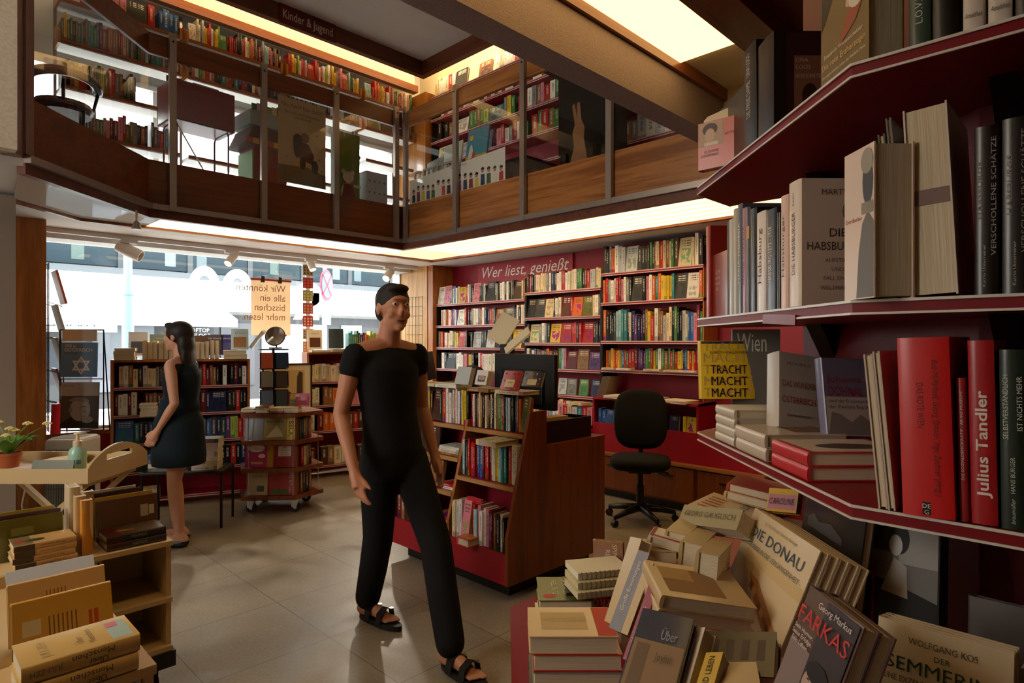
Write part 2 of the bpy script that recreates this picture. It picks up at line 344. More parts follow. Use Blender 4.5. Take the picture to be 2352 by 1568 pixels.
# upper gallery windows behind the shelves
struct('window_1', MB().box(-1, 5.0, WY+.06, WY+.075, 3.05, 4.12), GLASSW, 'upper window behind the gallery shelves')
struct('window_2', MB().box(-1, 5.0, WY-.02, WY+.14, 3.02, 3.07).box(-1, 5, WY-.02, WY+.14, 4.09, 4.14).box(.9, .96, WY, WY+.12, 3.05, 4.12).box(1.95, 2.01, WY, WY+.12, 3.05, 4.12).box(3.2, 3.26, WY, WY+.12, 3.05, 4.12).box(4.2, 4.26, WY, WY+.12, 3.05, 4.12), WHITE, 'white frame of the upper window')
# shop window
struct('window_3', MB().box(.95, 3.655, WY+.03, WY+.042, .70, 2.5).box(3.665, 5.05, WY+.03, WY+.042, .70, 2.5), GLASSW, 'large shop window')
struct('window_4', MB().box(.95, 5.05, WY-.04, WY+.08, 2.44, 2.5).box(.95, 1.0, WY-.04, WY+.08, .7, 2.5).box(5.0, 5.05, WY-.04, WY+.08, .7, 2.5).box(3.652, 3.668, WY, WY+.05, .7, 2.44), mat('window_frame', '#c9c9c6', .4, .3), 'slim frame of the shop window')
struct('trim_10', MB().box(.95, 5.05, 6.55, WY, .66, .70), PINEX, 'wooden window ledge')
struct('wall_ledge', MB().box(.95, 5.05, 6.62, WY, 0, .66), RED, 'red panel below the window ledge')
# pilaster, steel clad column and corner pier
struct('column_3', MB().box(.68, .93, 6.26, 6.62, 0, 2.5), PINEZ, 'wooden pilaster by the shop window')
struct('column_4', MB().box(-.2, .64, 5.46, 5.60, 0, 2.5), STEEL, 'steel clad column at the entrance')
struct('column_5', MB().box(5.02, WX, 6.49, WY, 0, 2.5), PINEL, 'pale wooden pier in the window corner')
struct('column_6', MB().box(5.03, WX, 6.38, 6.49, 0, 2.5), PINEZ, 'brown wooden side of the corner pier')
# ------------------------------------------------------------------ books
# one cover material that takes each book's own colour; the printing on spine and front is procedural
CV = bpy.data.materials.new('book_cover'); CV.use_nodes = True; ns, ls, b = nodes(CV)
b.inputs['Roughness'].default_value = .38; b.inputs['Specular IOR Level'].default_value = .35
oi = ns.new('ShaderNodeObjectInfo'); tc = ns.new('ShaderNodeTexCoord'); sp = ns.new('ShaderNodeSeparateXYZ'); ls.new(tc.outputs['Generated'], sp.inputs[0])
def mth(op, a, b_=None, c=None):
    m = ns.new('ShaderNodeMath'); m.operation = op
    for i, v in enumerate((a, b_, c)):
        if v is None: continue
        if isinstance(v, (int, float)): m.inputs[i].default_value = v
        else: ls.new(v, m.inputs[i])
    return m.outputs[0]
rnd = oi.outputs['Random']; gx, gy, gz = sp.outputs[0], sp.outputs[1], sp.outputs[2]
lum = ns.new('ShaderNodeRGBToBW'); ls.new(oi.outputs['Color'], lum.inputs[0])
ink = ns.new('ShaderNodeMix'); ink.data_type = 'RGBA'; ls.new(mth('LESS_THAN', lum.outputs[0], .22), ink.inputs[0]); ink.inputs[6].default_value = (.05, .04, .05, 1); ink.inputs[7].default_value = (.72, .68, .58, 1)
cb = ns.new('ShaderNodeCombineXYZ'); ls.new(mth('MULTIPLY', gx, 2.0), cb.inputs[0]); ls.new(mth('MULTIPLY', rnd, 50.0), cb.inputs[1]); ls.new(mth('MULTIPLY', gz, 64.0), cb.inputs[2])
nz = ns.new('ShaderNodeTexNoise'); nz.inputs['Scale'].default_value = 1.6; nz.inputs['Detail'].default_value = 1; ls.new(cb.outputs[0], nz.inputs['Vector'])
spine = mth('LESS_THAN', gy, .012)
inx = mth('LESS_THAN', mth('ABSOLUTE', mth('SUBTRACT', gx, .5)), .17)
z0 = mth('MULTIPLY_ADD', rnd, .25, .22); inz = mth('MULTIPLY', mth('GREATER_THAN', gz, z0), mth('LESS_THAN', gz, .88))
title = mth('MULTIPLY', mth('MULTIPLY', spine, inx), mth('MULTIPLY', inz, mth('GREATER_THAN', nz.outputs['Fac'], .52)))
band = mth('MULTIPLY', spine, mth('MULTIPLY', mth('GREATER_THAN', mth('FRACT', mth('MULTIPLY', rnd, 7.3)), .6), mth('LESS_THAN', gz, .14)))
front = mth('GREATER_THAN', gx, .985)
cb2 = ns.new('ShaderNodeCombineXYZ'); ls.new(mth('MULTIPLY', gy, 2.2), cb2.inputs[0]); ls.new(mth('MULTIPLY', rnd, 90.0), cb2.inputs[1]); ls.new(mth('MULTIPLY', gz, 3.0), cb2.inputs[2])
nz2 = ns.new('ShaderNodeTexNoise'); nz2.inputs['Scale'].default_value = 1.5; nz2.inputs['Detail'].default_value = 4; ls.new(cb2.outputs[0], nz2.inputs['Vector'])
infr = mth('MULTIPLY', mth('LESS_THAN', mth('ABSOLUTE', mth('SUBTRACT', gy, .52)), .36), mth('MULTIPLY', mth('GREATER_THAN', gz, .1), mth('LESS_THAN', gz, .62)))
art = mth('MULTIPLY', mth('MULTIPLY', front, infr), mth('GREATER_THAN', nz2.outputs['Fac'], .5))
cb3 = ns.new('ShaderNodeCombineXYZ'); ls.new(mth('MULTIPLY', gy, 14.0), cb3.inputs[0]); ls.new(mth('MULTIPLY', rnd, 70.0), cb3.inputs[1])
nz3 = ns.new('ShaderNodeTexNoise'); nz3.inputs['Scale'].default_value = 1.5; nz3.inputs['Detail'].default_value = 1; ls.new(cb3.outputs[0], nz3.inputs['Vector'])
rows = mth('MULTIPLY', mth('GREATER_THAN', mth('FRACT', mth('MULTIPLY', gz, 11.0)), .5), mth('MULTIPLY', mth('GREATER_THAN', gz, .70), mth('LESS_THAN', gz, .92)))
ftit = mth('MULTIPLY', mth('MULTIPLY', front, rows), mth('MULTIPLY', mth('LESS_THAN', mth('ABSOLUTE', mth('SUBTRACT', gy, .52)), .34), mth('GREATER_THAN', nz3.outputs['Fac'], .46)))
hs = ns.new('ShaderNodeHueSaturation'); ls.new(mth('MULTIPLY_ADD', rnd, .5, .25), hs.inputs['Hue']); hs.inputs['Value'].default_value = .55; ls.new(oi.outputs['Color'], hs.inputs['Color'])
def mixc(f, a, c):
    m = ns.new('ShaderNodeMix'); m.data_type = 'RGBA'; ls.new(f, m.inputs[0]); ls.new(a, m.inputs[6]); ls.new(c, m.inputs[7]); return m.outputs[2]
c1 = mixc(art, oi.outputs['Color'], hs.outputs[0]); c2 = mixc(band, c1, hs.outputs[0]); c3 = mixc(mth('MAXIMUM', title, ftit), c2, ink.outputs[2])
ls.new(c3, b.inputs['Base Color'])
# plain variant for covers that get modelled lettering
CP = bpy.data.materials.new('plain_cover'); CP.use_nodes = True; ns, ls, b = nodes(CP)
oi = ns.new('ShaderNodeObjectInfo'); ls.new(oi.outputs['Color'], b.inputs['Base Color']); b.inputs['Roughness'].default_value = .34; b.inputs['Coat Weight'].default_value = .25; b.inputs['Coat Roughness'].default_value = .2
# page block: fine leaf lines
PG = mat('pages', '#d9c8ac', .85, spec=.1); ns, ls, b = nodes(PG)
tc = ns.new('ShaderNodeTexCoord'); mp = ns.new('ShaderNodeMapping'); mp.inputs['Scale'].default_value = (40, .6, .6); nz = ns.new('ShaderNodeTexNoise'); nz.inputs['Scale'].default_value = 3
r = ramp(ns, [(.35, '#c2ad8c'), (.65, '#e2d5bd')]); ls.new(tc.outputs['Generated'], mp.inputs[0]); ls.new(mp.outputs[0], nz.inputs['Vector']); ls.new(nz.outputs['Fac'], r.inputs[0]); ls.new(r.outputs[0], b.inputs['Base Color'])

def cover_mb(w, h, d, bt, round_=0.0):
    """boards and spine as one U-shaped shell; x = thickness, y = depth (spine at 0), z = height"""
    if round_:
        n = 5; arc = [(w/2 - w/2*math.cos(PI*i/n), -round_*math.sin(PI*i/n)) for i in range(n+1)]
    else: arc = [(0, 0), (w, 0)]
    poly = arc + [(w, d), (w-bt, d), (w-bt, bt*1.6), (bt, bt*1.6), (bt, d), (0, d)]
    return MB().prism(poly, 0, h)
def unit_mesh(name, bt, mt):
    o = cover_mb(1, 1, 1, bt).obj(name, mt); me = o.data; bpy.data.objects.remove(o); return me
UC = unit_mesh('hardback_cover', .09, CV); UP = unit_mesh('paperback_cover', .05, CV)
o = MB().box(.05, .95, .05, .96, .012, .988).obj('page_block', PG); UB = o.data; bpy.data.objects.remove(o)
NBOOK = {}
def shelf_book(kind, label, w, h, d, m, color, group=None):
    """small book: cover (the thing) and page block (its part) share unit meshes"""
    o = bpy.data.objects.new(kind, UC if 'hard' in kind or 'picture' in kind else UP); COL.objects.link(o)
    o.matrix_world = m @ Matrix.Diagonal((w, d, h, 1)); o.color = (*color, 1); tag(o, label, 'book', group)
    p = bpy.data.objects.new('page_block', UB); COL.objects.link(p); p.parent = o
    return o
PAL = {'w': ('#e4ddd2', 'white'), 'c': ('#d9c49c', 'cream'), 'k': ('#15130f', 'black'), 'g': ('#7c7c7a', 'grey'), 'r': ('#b01c1c', 'red'), 'd': ('#681018', 'wine red'),
       'b': ('#2f5f9e', 'blue'), 'n': ('#16244a', 'navy'), 't': ('#2f7f80', 'teal'), 'G': ('#3f7d3a', 'green'), 'y': ('#d8b42a', 'yellow'), 'o': ('#cf6220', 'orange'), 'p': ('#cf7f8c', 'pink'),
       'm': ('#5b2c6e', 'purple'), 'T': ('#8a5f38', 'tan'), 's': ('#b9bcc0', 'silver grey'), 'l': ('#9cc2cf', 'pale blue'), 'e': ('#1d3b2a', 'dark green'), 'O': ('#6d6a2c', 'olive'), 'B': ('#4a2a1a', 'brown'), 'L': ('#9fb04a', 'lime'), 'D': ('#3a3a3e', 'charcoal')}
def jit(c, k=.12):
    f = 1+R.uniform(-k, k); return tuple(max(0, min(1, v*f*(1+R.uniform(-.05, .05)))) for v in c)
ORD = 'first second third fourth fifth sixth seventh eighth ninth tenth eleventh twelfth thirteenth fourteenth fifteenth sixteenth seventeenth eighteenth nineteenth twentieth'.split()
ORD += ['twenty-'+w for w in ORD[:9]] + ['thirtieth'] + ['thirty-'+w for w in ORD[:9]] + ['fortieth'] + ['forty-'+w for w in ORD[:9]] + ['fiftieth'] + ['fifty-'+w for w in ORD[:9]] + ['sixtieth'] + ['sixty-'+w for w in ORD[:9]] + ['seventieth'] + ['seventy-'+w for w in ORD[:9]]
def row(seq, p0, p1, face, where, kind, h=(.19, .23), d=.15, group=None, tilt=0.0, z=None, fw=4.2, wscale=None, frm='from its pier end'):
    """fill the shelf edge p0->p1 with books; letters are spines by colour, upper-case tokens in [] stand cover out, < leans, _ gap, | bookend"""
    p0 = Vector(p0); p1 = Vector(p1); L = (p1-p0).length; u = (p1-p0).normalized(); face = Vector(face).normalized(); up = Vector((0, 0, 1))
    toks = []; i = 0
    while i < len(seq):
        ch = seq[i]
        if ch == '[': j = seq.index(']', i); toks.append(('F', seq[i+1:j])); i = j+1
        elif ch == '_': toks.append(('_', '')); i += 1
        else: toks.append(('S', ch)); i += 1
    wts = []
    for k_, c in toks: wts.append(fw if k_ == 'F' else (.9 if k_ == '_' else R.uniform(.7, 1.35)))
    sc = L/sum(wts); s = 0; n = 0
    right_is_u = u.dot(face.cross(up)) < 0     # seen from the front, does u run to the right?
    for (k_, c), w in zip(toks, wts):
        ww = w*sc; a = p0+u*s; s += ww
        if k_ == '_': continue
        n += 1; a = a + up*.0012; hx, cname = PAL[c[0]]; col = jit(srgb(hx)); hh = R.uniform(*h); dd = d*R.uniform(.86, 1.0)
        if k_ == 'S':
            t = max(ww-.0015, .005)
            ex = face.cross(up)*-1; ey = -face; org = a if u.dot(ex) > 0 else a+u*t
            m = frame(ex, up, org - face*R.uniform(.004, .02))
            size = 'tall' if hh > h[0]+.72*(h[1]-h[0]) else ('short' if hh < h[0]+.28*(h[1]-h[0]) else 'medium')
            lab = '%s %s spine, %s book on %s' % (cname, size, ORD[n-1], where)
            shelf_book(kind, lab, t, hh, dd, m, col, group)
        elif k_ == 'F':
            wd = ww*.94; hh = min(hh, wd*1.5) if wd*1.5 > h[0] else hh; tk = R.uniform(.018, .03)
            nrm = (face + up*.16).normalized(); upv = (up - face*.16).normalized()
            # cover faces the room: local X = normal, spine on the left as seen from the front
            lft = up.cross(face) * -1 if False else face.cross(up)     # left seen from the front
            org = (a if u.dot(lft) < 0 else a+u*ww*.97) - face*(.03) - nrm*tk*0
            ey = upv.cross(nrm)
            m = frame(nrm, upv, org)
            lab = '%s cover facing out, %s book on %s' % (cname, ORD[n-1], where)
            shelf_book('hardback_book' if 'picture' not in kind else kind, lab, tk, hh, wd, m, col, group)
def flat(kind, label, p, spine, t, h, d, color, group=None, big=False, **k):
    """book lying front cover up; p = middle of the spine's foot line, spine = horizontal direction the spine faces"""
    s_ = Vector(spine).normalized(); ez = Vector((0, 0, 1)).cross(-s_); m = frame((0, 0, 1), ez, Vector(p)-ez*h/2)
    if big: return big_book(label, m, t, h, d, color, kind, group=group, **k)
    return shelf_book(kind, label, t, h, d, m, jit(srgb(color) if isinstance(color, str) else color, .05), group)
ABOVE = ['lowest', 'second lowest', 'third lowest', 'fourth lowest', 'fifth lowest', 'sixth lowest', 'seventh lowest']
def pile(kind, p, spine, cols, t, h, d, where, group=None):
    z = 0; p = Vector(p)+Vector((0, 0, .001)); s_ = Vector(spine).normalized()
    for i, c in enumerate(cols):
        tt = t*R.uniform(.85, 1.15); j = Vector((R.uniform(-.006, .006), R.uniform(-.006, .006), 0)); pos = ABOVE[i] if i < len(cols)-1 or len(cols) == 1 else 'topmost'
        if len(cols) == 1: pos = 'single'
        flat(kind, ('%s flat book, %s in %s' % (PAL[c][1], pos, where) if len(cols) > 1 else '%s flat book in %s' % (PAL[c][1], where)), p+j+Vector((0, 0, z)), s_, tt, h*R.uniform(.97, 1.02), d*R.uniform(.97, 1.02), PAL[c][0], group); z += tt+.0008
    return z
# larger books near the camera
def big_book(label, m, w, h, d, color, kind='hardback_book', bt=.0028, round_=0.004, pages=None, group=None, over=.003):
    o = cover_mb(w, h, d, bt, round_).obj(kind, CP); o.matrix_world = m; o.color = (*srgb(color), 1); tag(o, label, 'book', group)
    if round_: smooth_angle(o, 50)
    pb = MB().box(bt+.0002, w-bt-.0002, bt*1.7, d-over, over, h-over).obj('page_block', pages or PG, o)
    return o
def on_front(o, body, w, y, z, size, color, align='LEFT', **k):     # y from the spine, z from the foot
    return lettering(body, C(color, .5), o, (w, y, z), (0, 1, 0), (0, 0, 1), size, align, name='title_lettering', **k)
def on_back(o, body, y, z, size, color, align='CENTER', **k):
    return lettering(body, C(color, .5), o, (0, y, z), (0, -1, 0), (0, 0, 1), size, align, name='blurb_lettering', **k)
def on_spine(o, body, w, z, size, color, down=False, ro=.004, dx=0.0, align='CENTER', **k):
    r, u = ((0, 0, 1), (-1, 0, 0)) if not down else ((0, 0, -1), (1, 0, 0))
    return lettering(body, C(color, .5), o, (w/2+dx, -ro, z), r, u, size, align, name='spine_lettering', **k)
def patch(o, name, face, w, y0, y1, z0, z1, color, rough=.45, poly=None, lift=.0004):
    """printed area on the front ('f'), back ('b') or spine ('s') of a book"""
    if poly is None: poly = [(y0, z0), (y1, z0), (y1, z1), (y0, z1)]
    if face == 'f': vv = [(w+lift, a, c) for a, c in poly]
    elif face == 'b': vv = [(-lift, a, c) for a, c in poly][::-1]
    else: vv = [(a, -lift-.0045, c) for a, c in poly]
    return MB().add(vv, [list(range(len(vv)))]).obj(name, C(color, rough) if isinstance(color, str) else color, o)
def ell(cy_, cz, a, c, n=18, t0=0, t1=2*PI): return [(cy_+a*math.cos(t0+(t1-t0)*i/n), cz+c*math.sin(t0+(t1-t0)*i/n)) for i in range(n)]
# ------------------------------------------------------------------ long bookcase on the red wall
EDGE = mat('white_edge', '#c9b9b4', .4)
def bookcase(label, y0, y1, tops, side=None, x=5.08, zb=.05):
    t = thing('bookcase', label, 'bookcase', (x, (y0+y1)/2, 0)); dy = (y1-y0)/2
    for z in tops:
        b_ = part('shelf_board', MB().box(0, .27, -dy, dy, z-.026, z), RED, t)
        part('edging', MB().box(-.003, .0, -dy, dy, z-.007, z+.001).box(-.003, 0, -dy, dy, z-.028, z-.021), EDGE, b_)
    part('back_panel', MB().box(.27, .29, -dy, dy, zb, tops[0]+.02), REDW, t)
    part('side_panel', MB().box(.01, .27, dy-.012, dy, zb, tops[0]-.03), BLACK, t)
    part('side_panel', MB().box(.01, .27, -dy, -dy+.012, zb, tops[0]-.03), side or BLACK, t)
    return t
bookcase('red bookcase bay next to the corner pier, below the white wall slogan', 4.775, 6.375, (1.985, 1.705, 1.425, 1.15, .87, .55))
bookcase('red bookcase bay between the pier bay and the tall bay behind the office chair', 3.72, 4.77, (2.05, 1.765, 1.485, 1.205, .93), zb=.9)
bookcase('red bookcase bay reaching near the ceiling behind the black office chair', 2.60, 3.715, (2.185, 1.89, 1.505, 1.22), side=PINEZ, zb=.96)
def wrow(seq, y0, y1, z, where, kind='paperback_book', x=5.09, **k): row(seq, (x, y0, z), (x, y1, z), (-1, 0, 0), where, kind, **k)
P1 = 'books on the pier bay of the wall bookcase'
wrow('[w][p]gwbwc[y]rwgk[p]kgwk[D]kgkwwkwkgk[B]cT', 6.36, 4.79, 1.985, 'the top board of the pier bay', h=(.19, .235), group=P1)
wrow('_wrcTowrbwm[w]r_kkgwcwgTwnnrck[T][g]kkwkww', 6.33, 4.79, 1.705, 'the second board of the pier bay', h=(.18, .215), group=P1)
wrow('go_rwcccTLy[r]k__k[s]kk[s]kk[k]k[y]k', 6.36, 4.79, 1.425, 'the third board of the pier bay', h=(.18, .215), group=P1)
wrow('_wk[k]wwwp_yk__wrwwwwcwwrwwgwcwk', 6.33, 4.79, 1.15, 'the fourth board of the pier bay', h=(.18, .21), group=P1)
P2 = 'books on the middle bay of the wall bookcase'
wrow('krkgcccccgwnkwwrrwwccwGGkdrsscc', 4.755, 3.735, 2.05, 'the top board of the middle bay', h=(.185, .215), group=P2)
wrow('[k][D][c]kww[d]r[o][O]cwO', 4.755, 3.735, 1.765, 'the second board of the middle bay', h=(.2, .22), group=P2)
wrow('k[c]gwgk[y][r]rrkr[r]kDk', 4.755, 3.735, 1.485, 'the third board of the middle bay', h=(.2, .22), group=P2)
wrow('wkwbTdgkoTkdGlp[d][T][m]', 4.755, 3.735, 1.205, 'the fourth board of the middle bay', h=(.18, .22), group=P2)
wrow('[s][g]_[G]_[n]', 4.3, 3.735, .93, 'the low board of the middle bay', h=(.17, .19), group=P2, fw=3)
P3 = 'books on the tall bay behind the office chair'
wrow('kkgowss[s]DkkDGkTcrcTcGB[c]cwk', 3.70, 2.62, 2.185, 'the top board of the tall bay', 'hardback_book', h=(.22, .29), group=P3, d=.2)
wrow('orgwwrdpwgk[D]kpwotoyyyyt[D][w]o', 3.70, 2.62, 1.89, 'the second board of the tall bay', 'hardback_book', h=(.22, .25), group=P3)
wrow('okkkDllttnwnmnmkTyrwTTscckGkkscbbpdG', 3.70, 2.62, 1.505, 'the third board of the tall bay', 'hardback_book', h=(.23, .32), group=P3, d=.2)
wrow('oTyooyybrGrrdmmmGGryGwGTGrGryynbyryrrGc', 3.70, 2.62, 1.22, 'the fourth board of the tall bay', 'guide_book', h=(.18, .215), group='travel guides on the tall bay', x=5.14)
for i, (y, c) in enumerate(((3.6, 'c'), (3.42, 'w'), (3.12, 'c'), (2.9, 'c'), (2.74, 'w'))):
    pile('paperback_book', (5.05, y, 1.221), (-1, 0, 0), c, .016, .17, .08, 'front of the travel guides, %s of five' % ORD[i])
# black bookends in the pier bay
for y, z, w_ in ((5.53, 1.705, 'second'), (5.53, 1.425, 'third'), (5.56, 1.15, 'fourth')):
    tag(MB().prism([(0, 0), (.2, 0), (.2, .2), (.15, .2)], -.004, .004, Matrix.Rotation(PI/2, 4, 'X')).obj('bookend', BLACKM), 'black wedge shaped bookend on the %s board of the pier bay' % w_, 'bookend', 'bookends in the pier bay').location = (5.1, y, z+.001)
# pastel paperbacks standing on the sloping shelf of the middle bay
t = thing('display_shelf', 'sloping red display shelf under the middle bay full of pastel paperbacks', 'shelf', (4.93, 4.2, 0))
part('sloping_board', MB().add([(-.02, -.48, .60), (.3, -.48, .70), (.3, .48, .70), (-.02, .48, .60), (-.02, -.48, .58), (.3, -.48, .68), (.3, .48, .68), (-.02, .48, .58)], [(0, 1, 2, 3), (7, 6, 5, 4), (0, 4, 5, 1), (1, 5, 6, 2), (2, 6, 7, 3), (3, 7, 4, 0)]), RED, t)
part('front_lip', MB().box(-.035, -.02, -.48, .48, .42, .68), RED, t)
for seq, x, z, nm in (('wprwlwpcrwGwprplw', 5.07, .693, 'back row'), ('rwcoplwprcwtrp', 4.955, .656, 'front row')):
    row(seq, (x, 4.66, z), (x, 3.74, z), (-.8, 0, .0), 'the %s of the sloping display shelf' % nm, 'paperback_book', h=(.17, .19), d=.1, group='pastel paperbacks on the sloping shelf')
pile('hardback_book', (4.93, 3.92, .852), (-1, 0, 0), 'c', .03, .2, .13, 'the top of the pastel paperbacks')
# low cabinet and red trough behind the chair, papers on it
t = thing('low_cabinet', 'low brown wooden drawer cabinet behind the office chair', 'cabinet', (4.9, 3.1, 0))
part('body', MB().box(.02, .45, -1.1, .62, .07, .40), TEAK, t); part('top_board', MB().box(-.015, .45, -1.12, .64, .40, .425), PINE, t); part('plinth', MB().box(.06, .45, -1.1, .62, 0, .07), BLACK, t)
for y in (-1.08, -.5, .06):
    dr = part('drawer', MB().box(0, .02, y, y+.54, .09, .385), TEAK, t, bevel=.003); part('handle', MB().box(-.012, .0, y+.2, y+.34, .3, .315), BLACK, dr)
t = thing('display_trough', 'red trough on the low cabinet holding small green and blue books', 'shelf', (4.95, 3.1, 0))
part('front_board', MB().box(0, .02, -1.1, .62, .427, .70), RED, t); part('shelf_board', MB().box(.02, .33, -1.1, .62, .66, .68), RED, t); part('paper_shelf', MB().box(-.02, .33, -.52, .6, .93, .95), RED, t); part('side_panel', MB().box(.0, .33, .6, .62, .70, .95), RED, t); part('side_panel', MB().box(.0, .33, -.52, -.50, .70, .95), RED, t)
row('bb[b]GG[G]eG[e]G_G[G]_[n]_y[y]', (4.985, 3.68, .682), (4.985, 2.62, .682), (-1, 0, 0), 'the red trough behind the chair', 'paperback_book', h=(.13, .17), d=.1, group='small books in the red trough', fw=2.5)
for i, (y, x, w_, c) in enumerate(((3.42, 5.0, .26, '#d9cfc0'), (3.1, 5.04, .26, '#b8a888'), (2.78, 4.98, .26, '#e8d2c0'))):
    for k_ in range(4):
        tag(MB().box(-.11, .11, -w_/2, w_/2, 0, .006).obj('paper_sheet', C(c, .7)), 'paper lying %s in the %s loose paper pile below the travel guides' % (ABOVE[k_], ORD[i]), 'paper', 'loose papers on the red shelf').matrix_world = Matrix.Translation((x, y, .951+k_*.007)) @ Matrix.Rotation(R.uniform(-.12, .12), 4, 'Z')
mg = MB()
for i in range(9): mg.add([(0, -.006+i*.011, 0), (.0, -.003+i*.011, .0), (.03, -.003+i*.011-.05, .2), (.03, -.006+i*.011-.05, .2), (.2, -.006+i*.011, 0), (.2, -.003+i*.011, 0), (.2, -.003+i*.011-.05, .2), (.2, -.006+i*.011-.05, .2)], [(0, 1, 2, 3), (4, 7, 6, 5), (0, 3, 7, 4), (1, 5, 6, 2), (3, 2, 6, 7), (0, 4, 5, 1)])
tag(mg.obj('magazine_pile', mat('magazine_paper', '#8f7a62', .5)), 'slumped bundle of magazines at the end of the paper shelf', 'magazines', kind='stuff').location = (5.0, 3.62, .951)
# slogan board
t = thing('wall_sign', 'red slogan board with large white italic lettering above the pier bay', 'sign', (5.355, 5.0, 0))
part('panel', MB().box(0, .02, -.70, .86, 2.03, 2.48), mat('sign_red', '#a31627', .4), t)
lettering('Wer liest, genießt', C('#efe3dc', .5), t, (-.002, .09, 2.365), (0, -1, 0), (0, 0, 1), .20, 'CENTER', shear=.28, fit=1.42)
# ------------------------------------------------------------------ office chair
FAB = grainy('black_fabric', '#1d1b19', '#131210', 400, .95, .1)
t = thing('office_chair', 'black fabric swivel chair with tall rounded backrest behind the counter', 'chair', (4.42, 2.83, 0), math.radians(-148))
def pad(w, d, h, n=20, p=3.2):
    pr = []
    return [(w/2*abs(math.cos(a))**(2/p)*(1 if math.cos(a) >= 0 else -1), d/2*abs(math.sin(a))**(2/p)*(1 if math.sin(a) >= 0 else -1)) for a in [2*PI*i/n for i in range(n)]]
def cushion(w, d, z0, z1, xf=None):
    m = MB(); lv = [(z0, .86), (z0+.25*(z1-z0), .98), (z0+.6*(z1-z0), 1.0), (z0+.9*(z1-z0), .95), (z1, .82)]; n = 28; vv = []; ff = []
    for z, s_ in lv: vv += [(x*s_, y*s_, z) for x, y in pad(w, d, 0, n)]
    for i in range(len(lv)-1): ff += [(i*n+k, i*n+(k+1) % n, (i+1)*n+(k+1) % n, (i+1)*n+k) for k in range(n)]
    ff += [list(range(n))[::-1], list(range((len(lv)-1)*n, len(lv)*n))]
    return m.add(vv, ff, xf)
part('seat', cushion(.48, .50, .45, .54), FAB, t, smooth=True)
part('backrest', cushion(.46, .52, -.045, .035, Matrix.Translation((-.27, 0, .82)) @ Matrix.Rotation(math.radians(82), 4, 'Y') @ Matrix.Rotation(PI/2, 4, 'Z')), FAB, t, smooth=True)
part('back_bracket', MB().tube([(-.05, 0, .45), (-.26, 0, .46), (-.30, 0, .56), (-.29, 0, .72)], .022), BLACK, t, smooth=True)
part('gas_column', MB().tube([(0, 0, .09), (0, 0, .30)], .032, 14).tube([(0, 0, .28), (0, 0, .46)], .024, 14), BLACK, t, angle=40)
part('mechanism', MB().box(-.12, .12, -.09, .09, .42, .455), BLACK, t); part('lever', MB().tube([(.02, .05, .43), (.03, .2, .42), (.05, .23, .415)], .008), BLACK, t)
for k in range(5):
    a = 2*PI*k/5+.5; c_, s_ = math.cos(a), math.sin(a)
    lg = part('base_leg', MB().tube([(.02*c_, .02*s_, .115), (.16*c_, .16*s_, .10), (.29*c_, .29*s_, .075)], [.032, .026, .018], 8), BLACK, t, smooth=True)
    part('caster', MB().tube([(.29*c_-.018*s_, .29*s_+.018*c_, .028), (.29*c_+.018*s_, .29*s_-.018*c_, .028)], .028, 14).tube([(.29*c_, .29*s_, .03), (.29*c_, .29*s_, .08)], .008), BLACK, lg, angle=40)
# ------------------------------------------------------------------ sales island with slanted book bays
SIDE = [(2.483, .10), (2.483, .372), (2.64, .955), (2.676, 1.08), (2.82, 1.08), (2.82, .867), (3.415, .867), (3.415, .10)]
t = thing('sales_counter', 'brown wooden sales island with slanted book bays, red plinth and desk top', 'counter', (0, 0, 0))
RX = Matrix.Rotation(PI/2, 4, 'X')
def slab_y(poly, y0, y1): return MB().prism(poly, -y1, -y0, RX)
part('side_panel', slab_y(SIDE, 2.466, 2.490), wood('counter_side', '#84441c', '#6c3414', 'Z', .8, .3), t)
part('side_panel', slab_y([(2.483, .10), (2.483, .372), (2.655, 1.01), (2.82, 1.01), (2.82, .1)], 3.60, 3.622), TEAK, t)
part('divider', slab_y([(2.486, .28), (2.486, .372), (2.65, .99), (2.82, .99), (2.82, .28)], 2.992, 3.014), PINEZ, t)
part('back_panel', MB().box(2.82, 2.84, 2.49, 3.6, .1, 1.0), REDW, t)
part('plinth', MB().box(2.487, 2.82, 2.49, 3.60, .10, .28), RED, t)
part('toe_kick', MB().box(2.58, 3.35, 2.55, 3.55, 0, .10), BLACK, t)
EDW = wood('birch_edge', '#b98a54', '#9c7040', 'Y', 1, .45)
for y0, y1, zs in ((2.49, 2.992, (.65, .95)), (3.014, 3.60, (.54, .75, .95))):
    for z in zs:
        x = 2.483+(z-.372)*(.172/.638) - .008
        b_ = part('shelf_board', MB().box(x+.012, 2.82, y0, y1, z-.024, z), RED, t); part('edging', MB().box(x, x+.012, y0, y1, z-.026, z), EDW, b_)
part('desk_top', MB().box(2.84, 3.415, 2.49, 3.95, .842, .867), TEAK, t); part('desk_panel', MB().box(3.39, 3.415, 2.49, 3.95, .1, .842), TEAK, t)
part('desk_end', MB().box(2.84, 3.39, 3.93, 3.95, .1, .842), TEAK, t)
G1 = 'books in the slanted bays of the sales island'
def irow(seq, y0, y1, z, where, **k):
    x = 2.483+(z+.05-.372)*(.172/.638)+.012
    row(seq, (x, y0, z), (x, y1, z), (-1, 0, 0), where, k.pop('kind', 'paperback_book'), group=G1, d=.125, **k)
irow('Os wsogyB[B]eor wwwrwwbyyk'.replace(' ', ''), 3.56, 3.02, .951, 'the upper shelf of the far island bay', h=(.2, .235))
irow('rwkTcTkTcTkckcTGGrDklskknnTo[O]', 2.985, 2.50, .951, 'the upper shelf of the near island bay', h=(.20, .225), fw=3.2, kind='hardback_book')
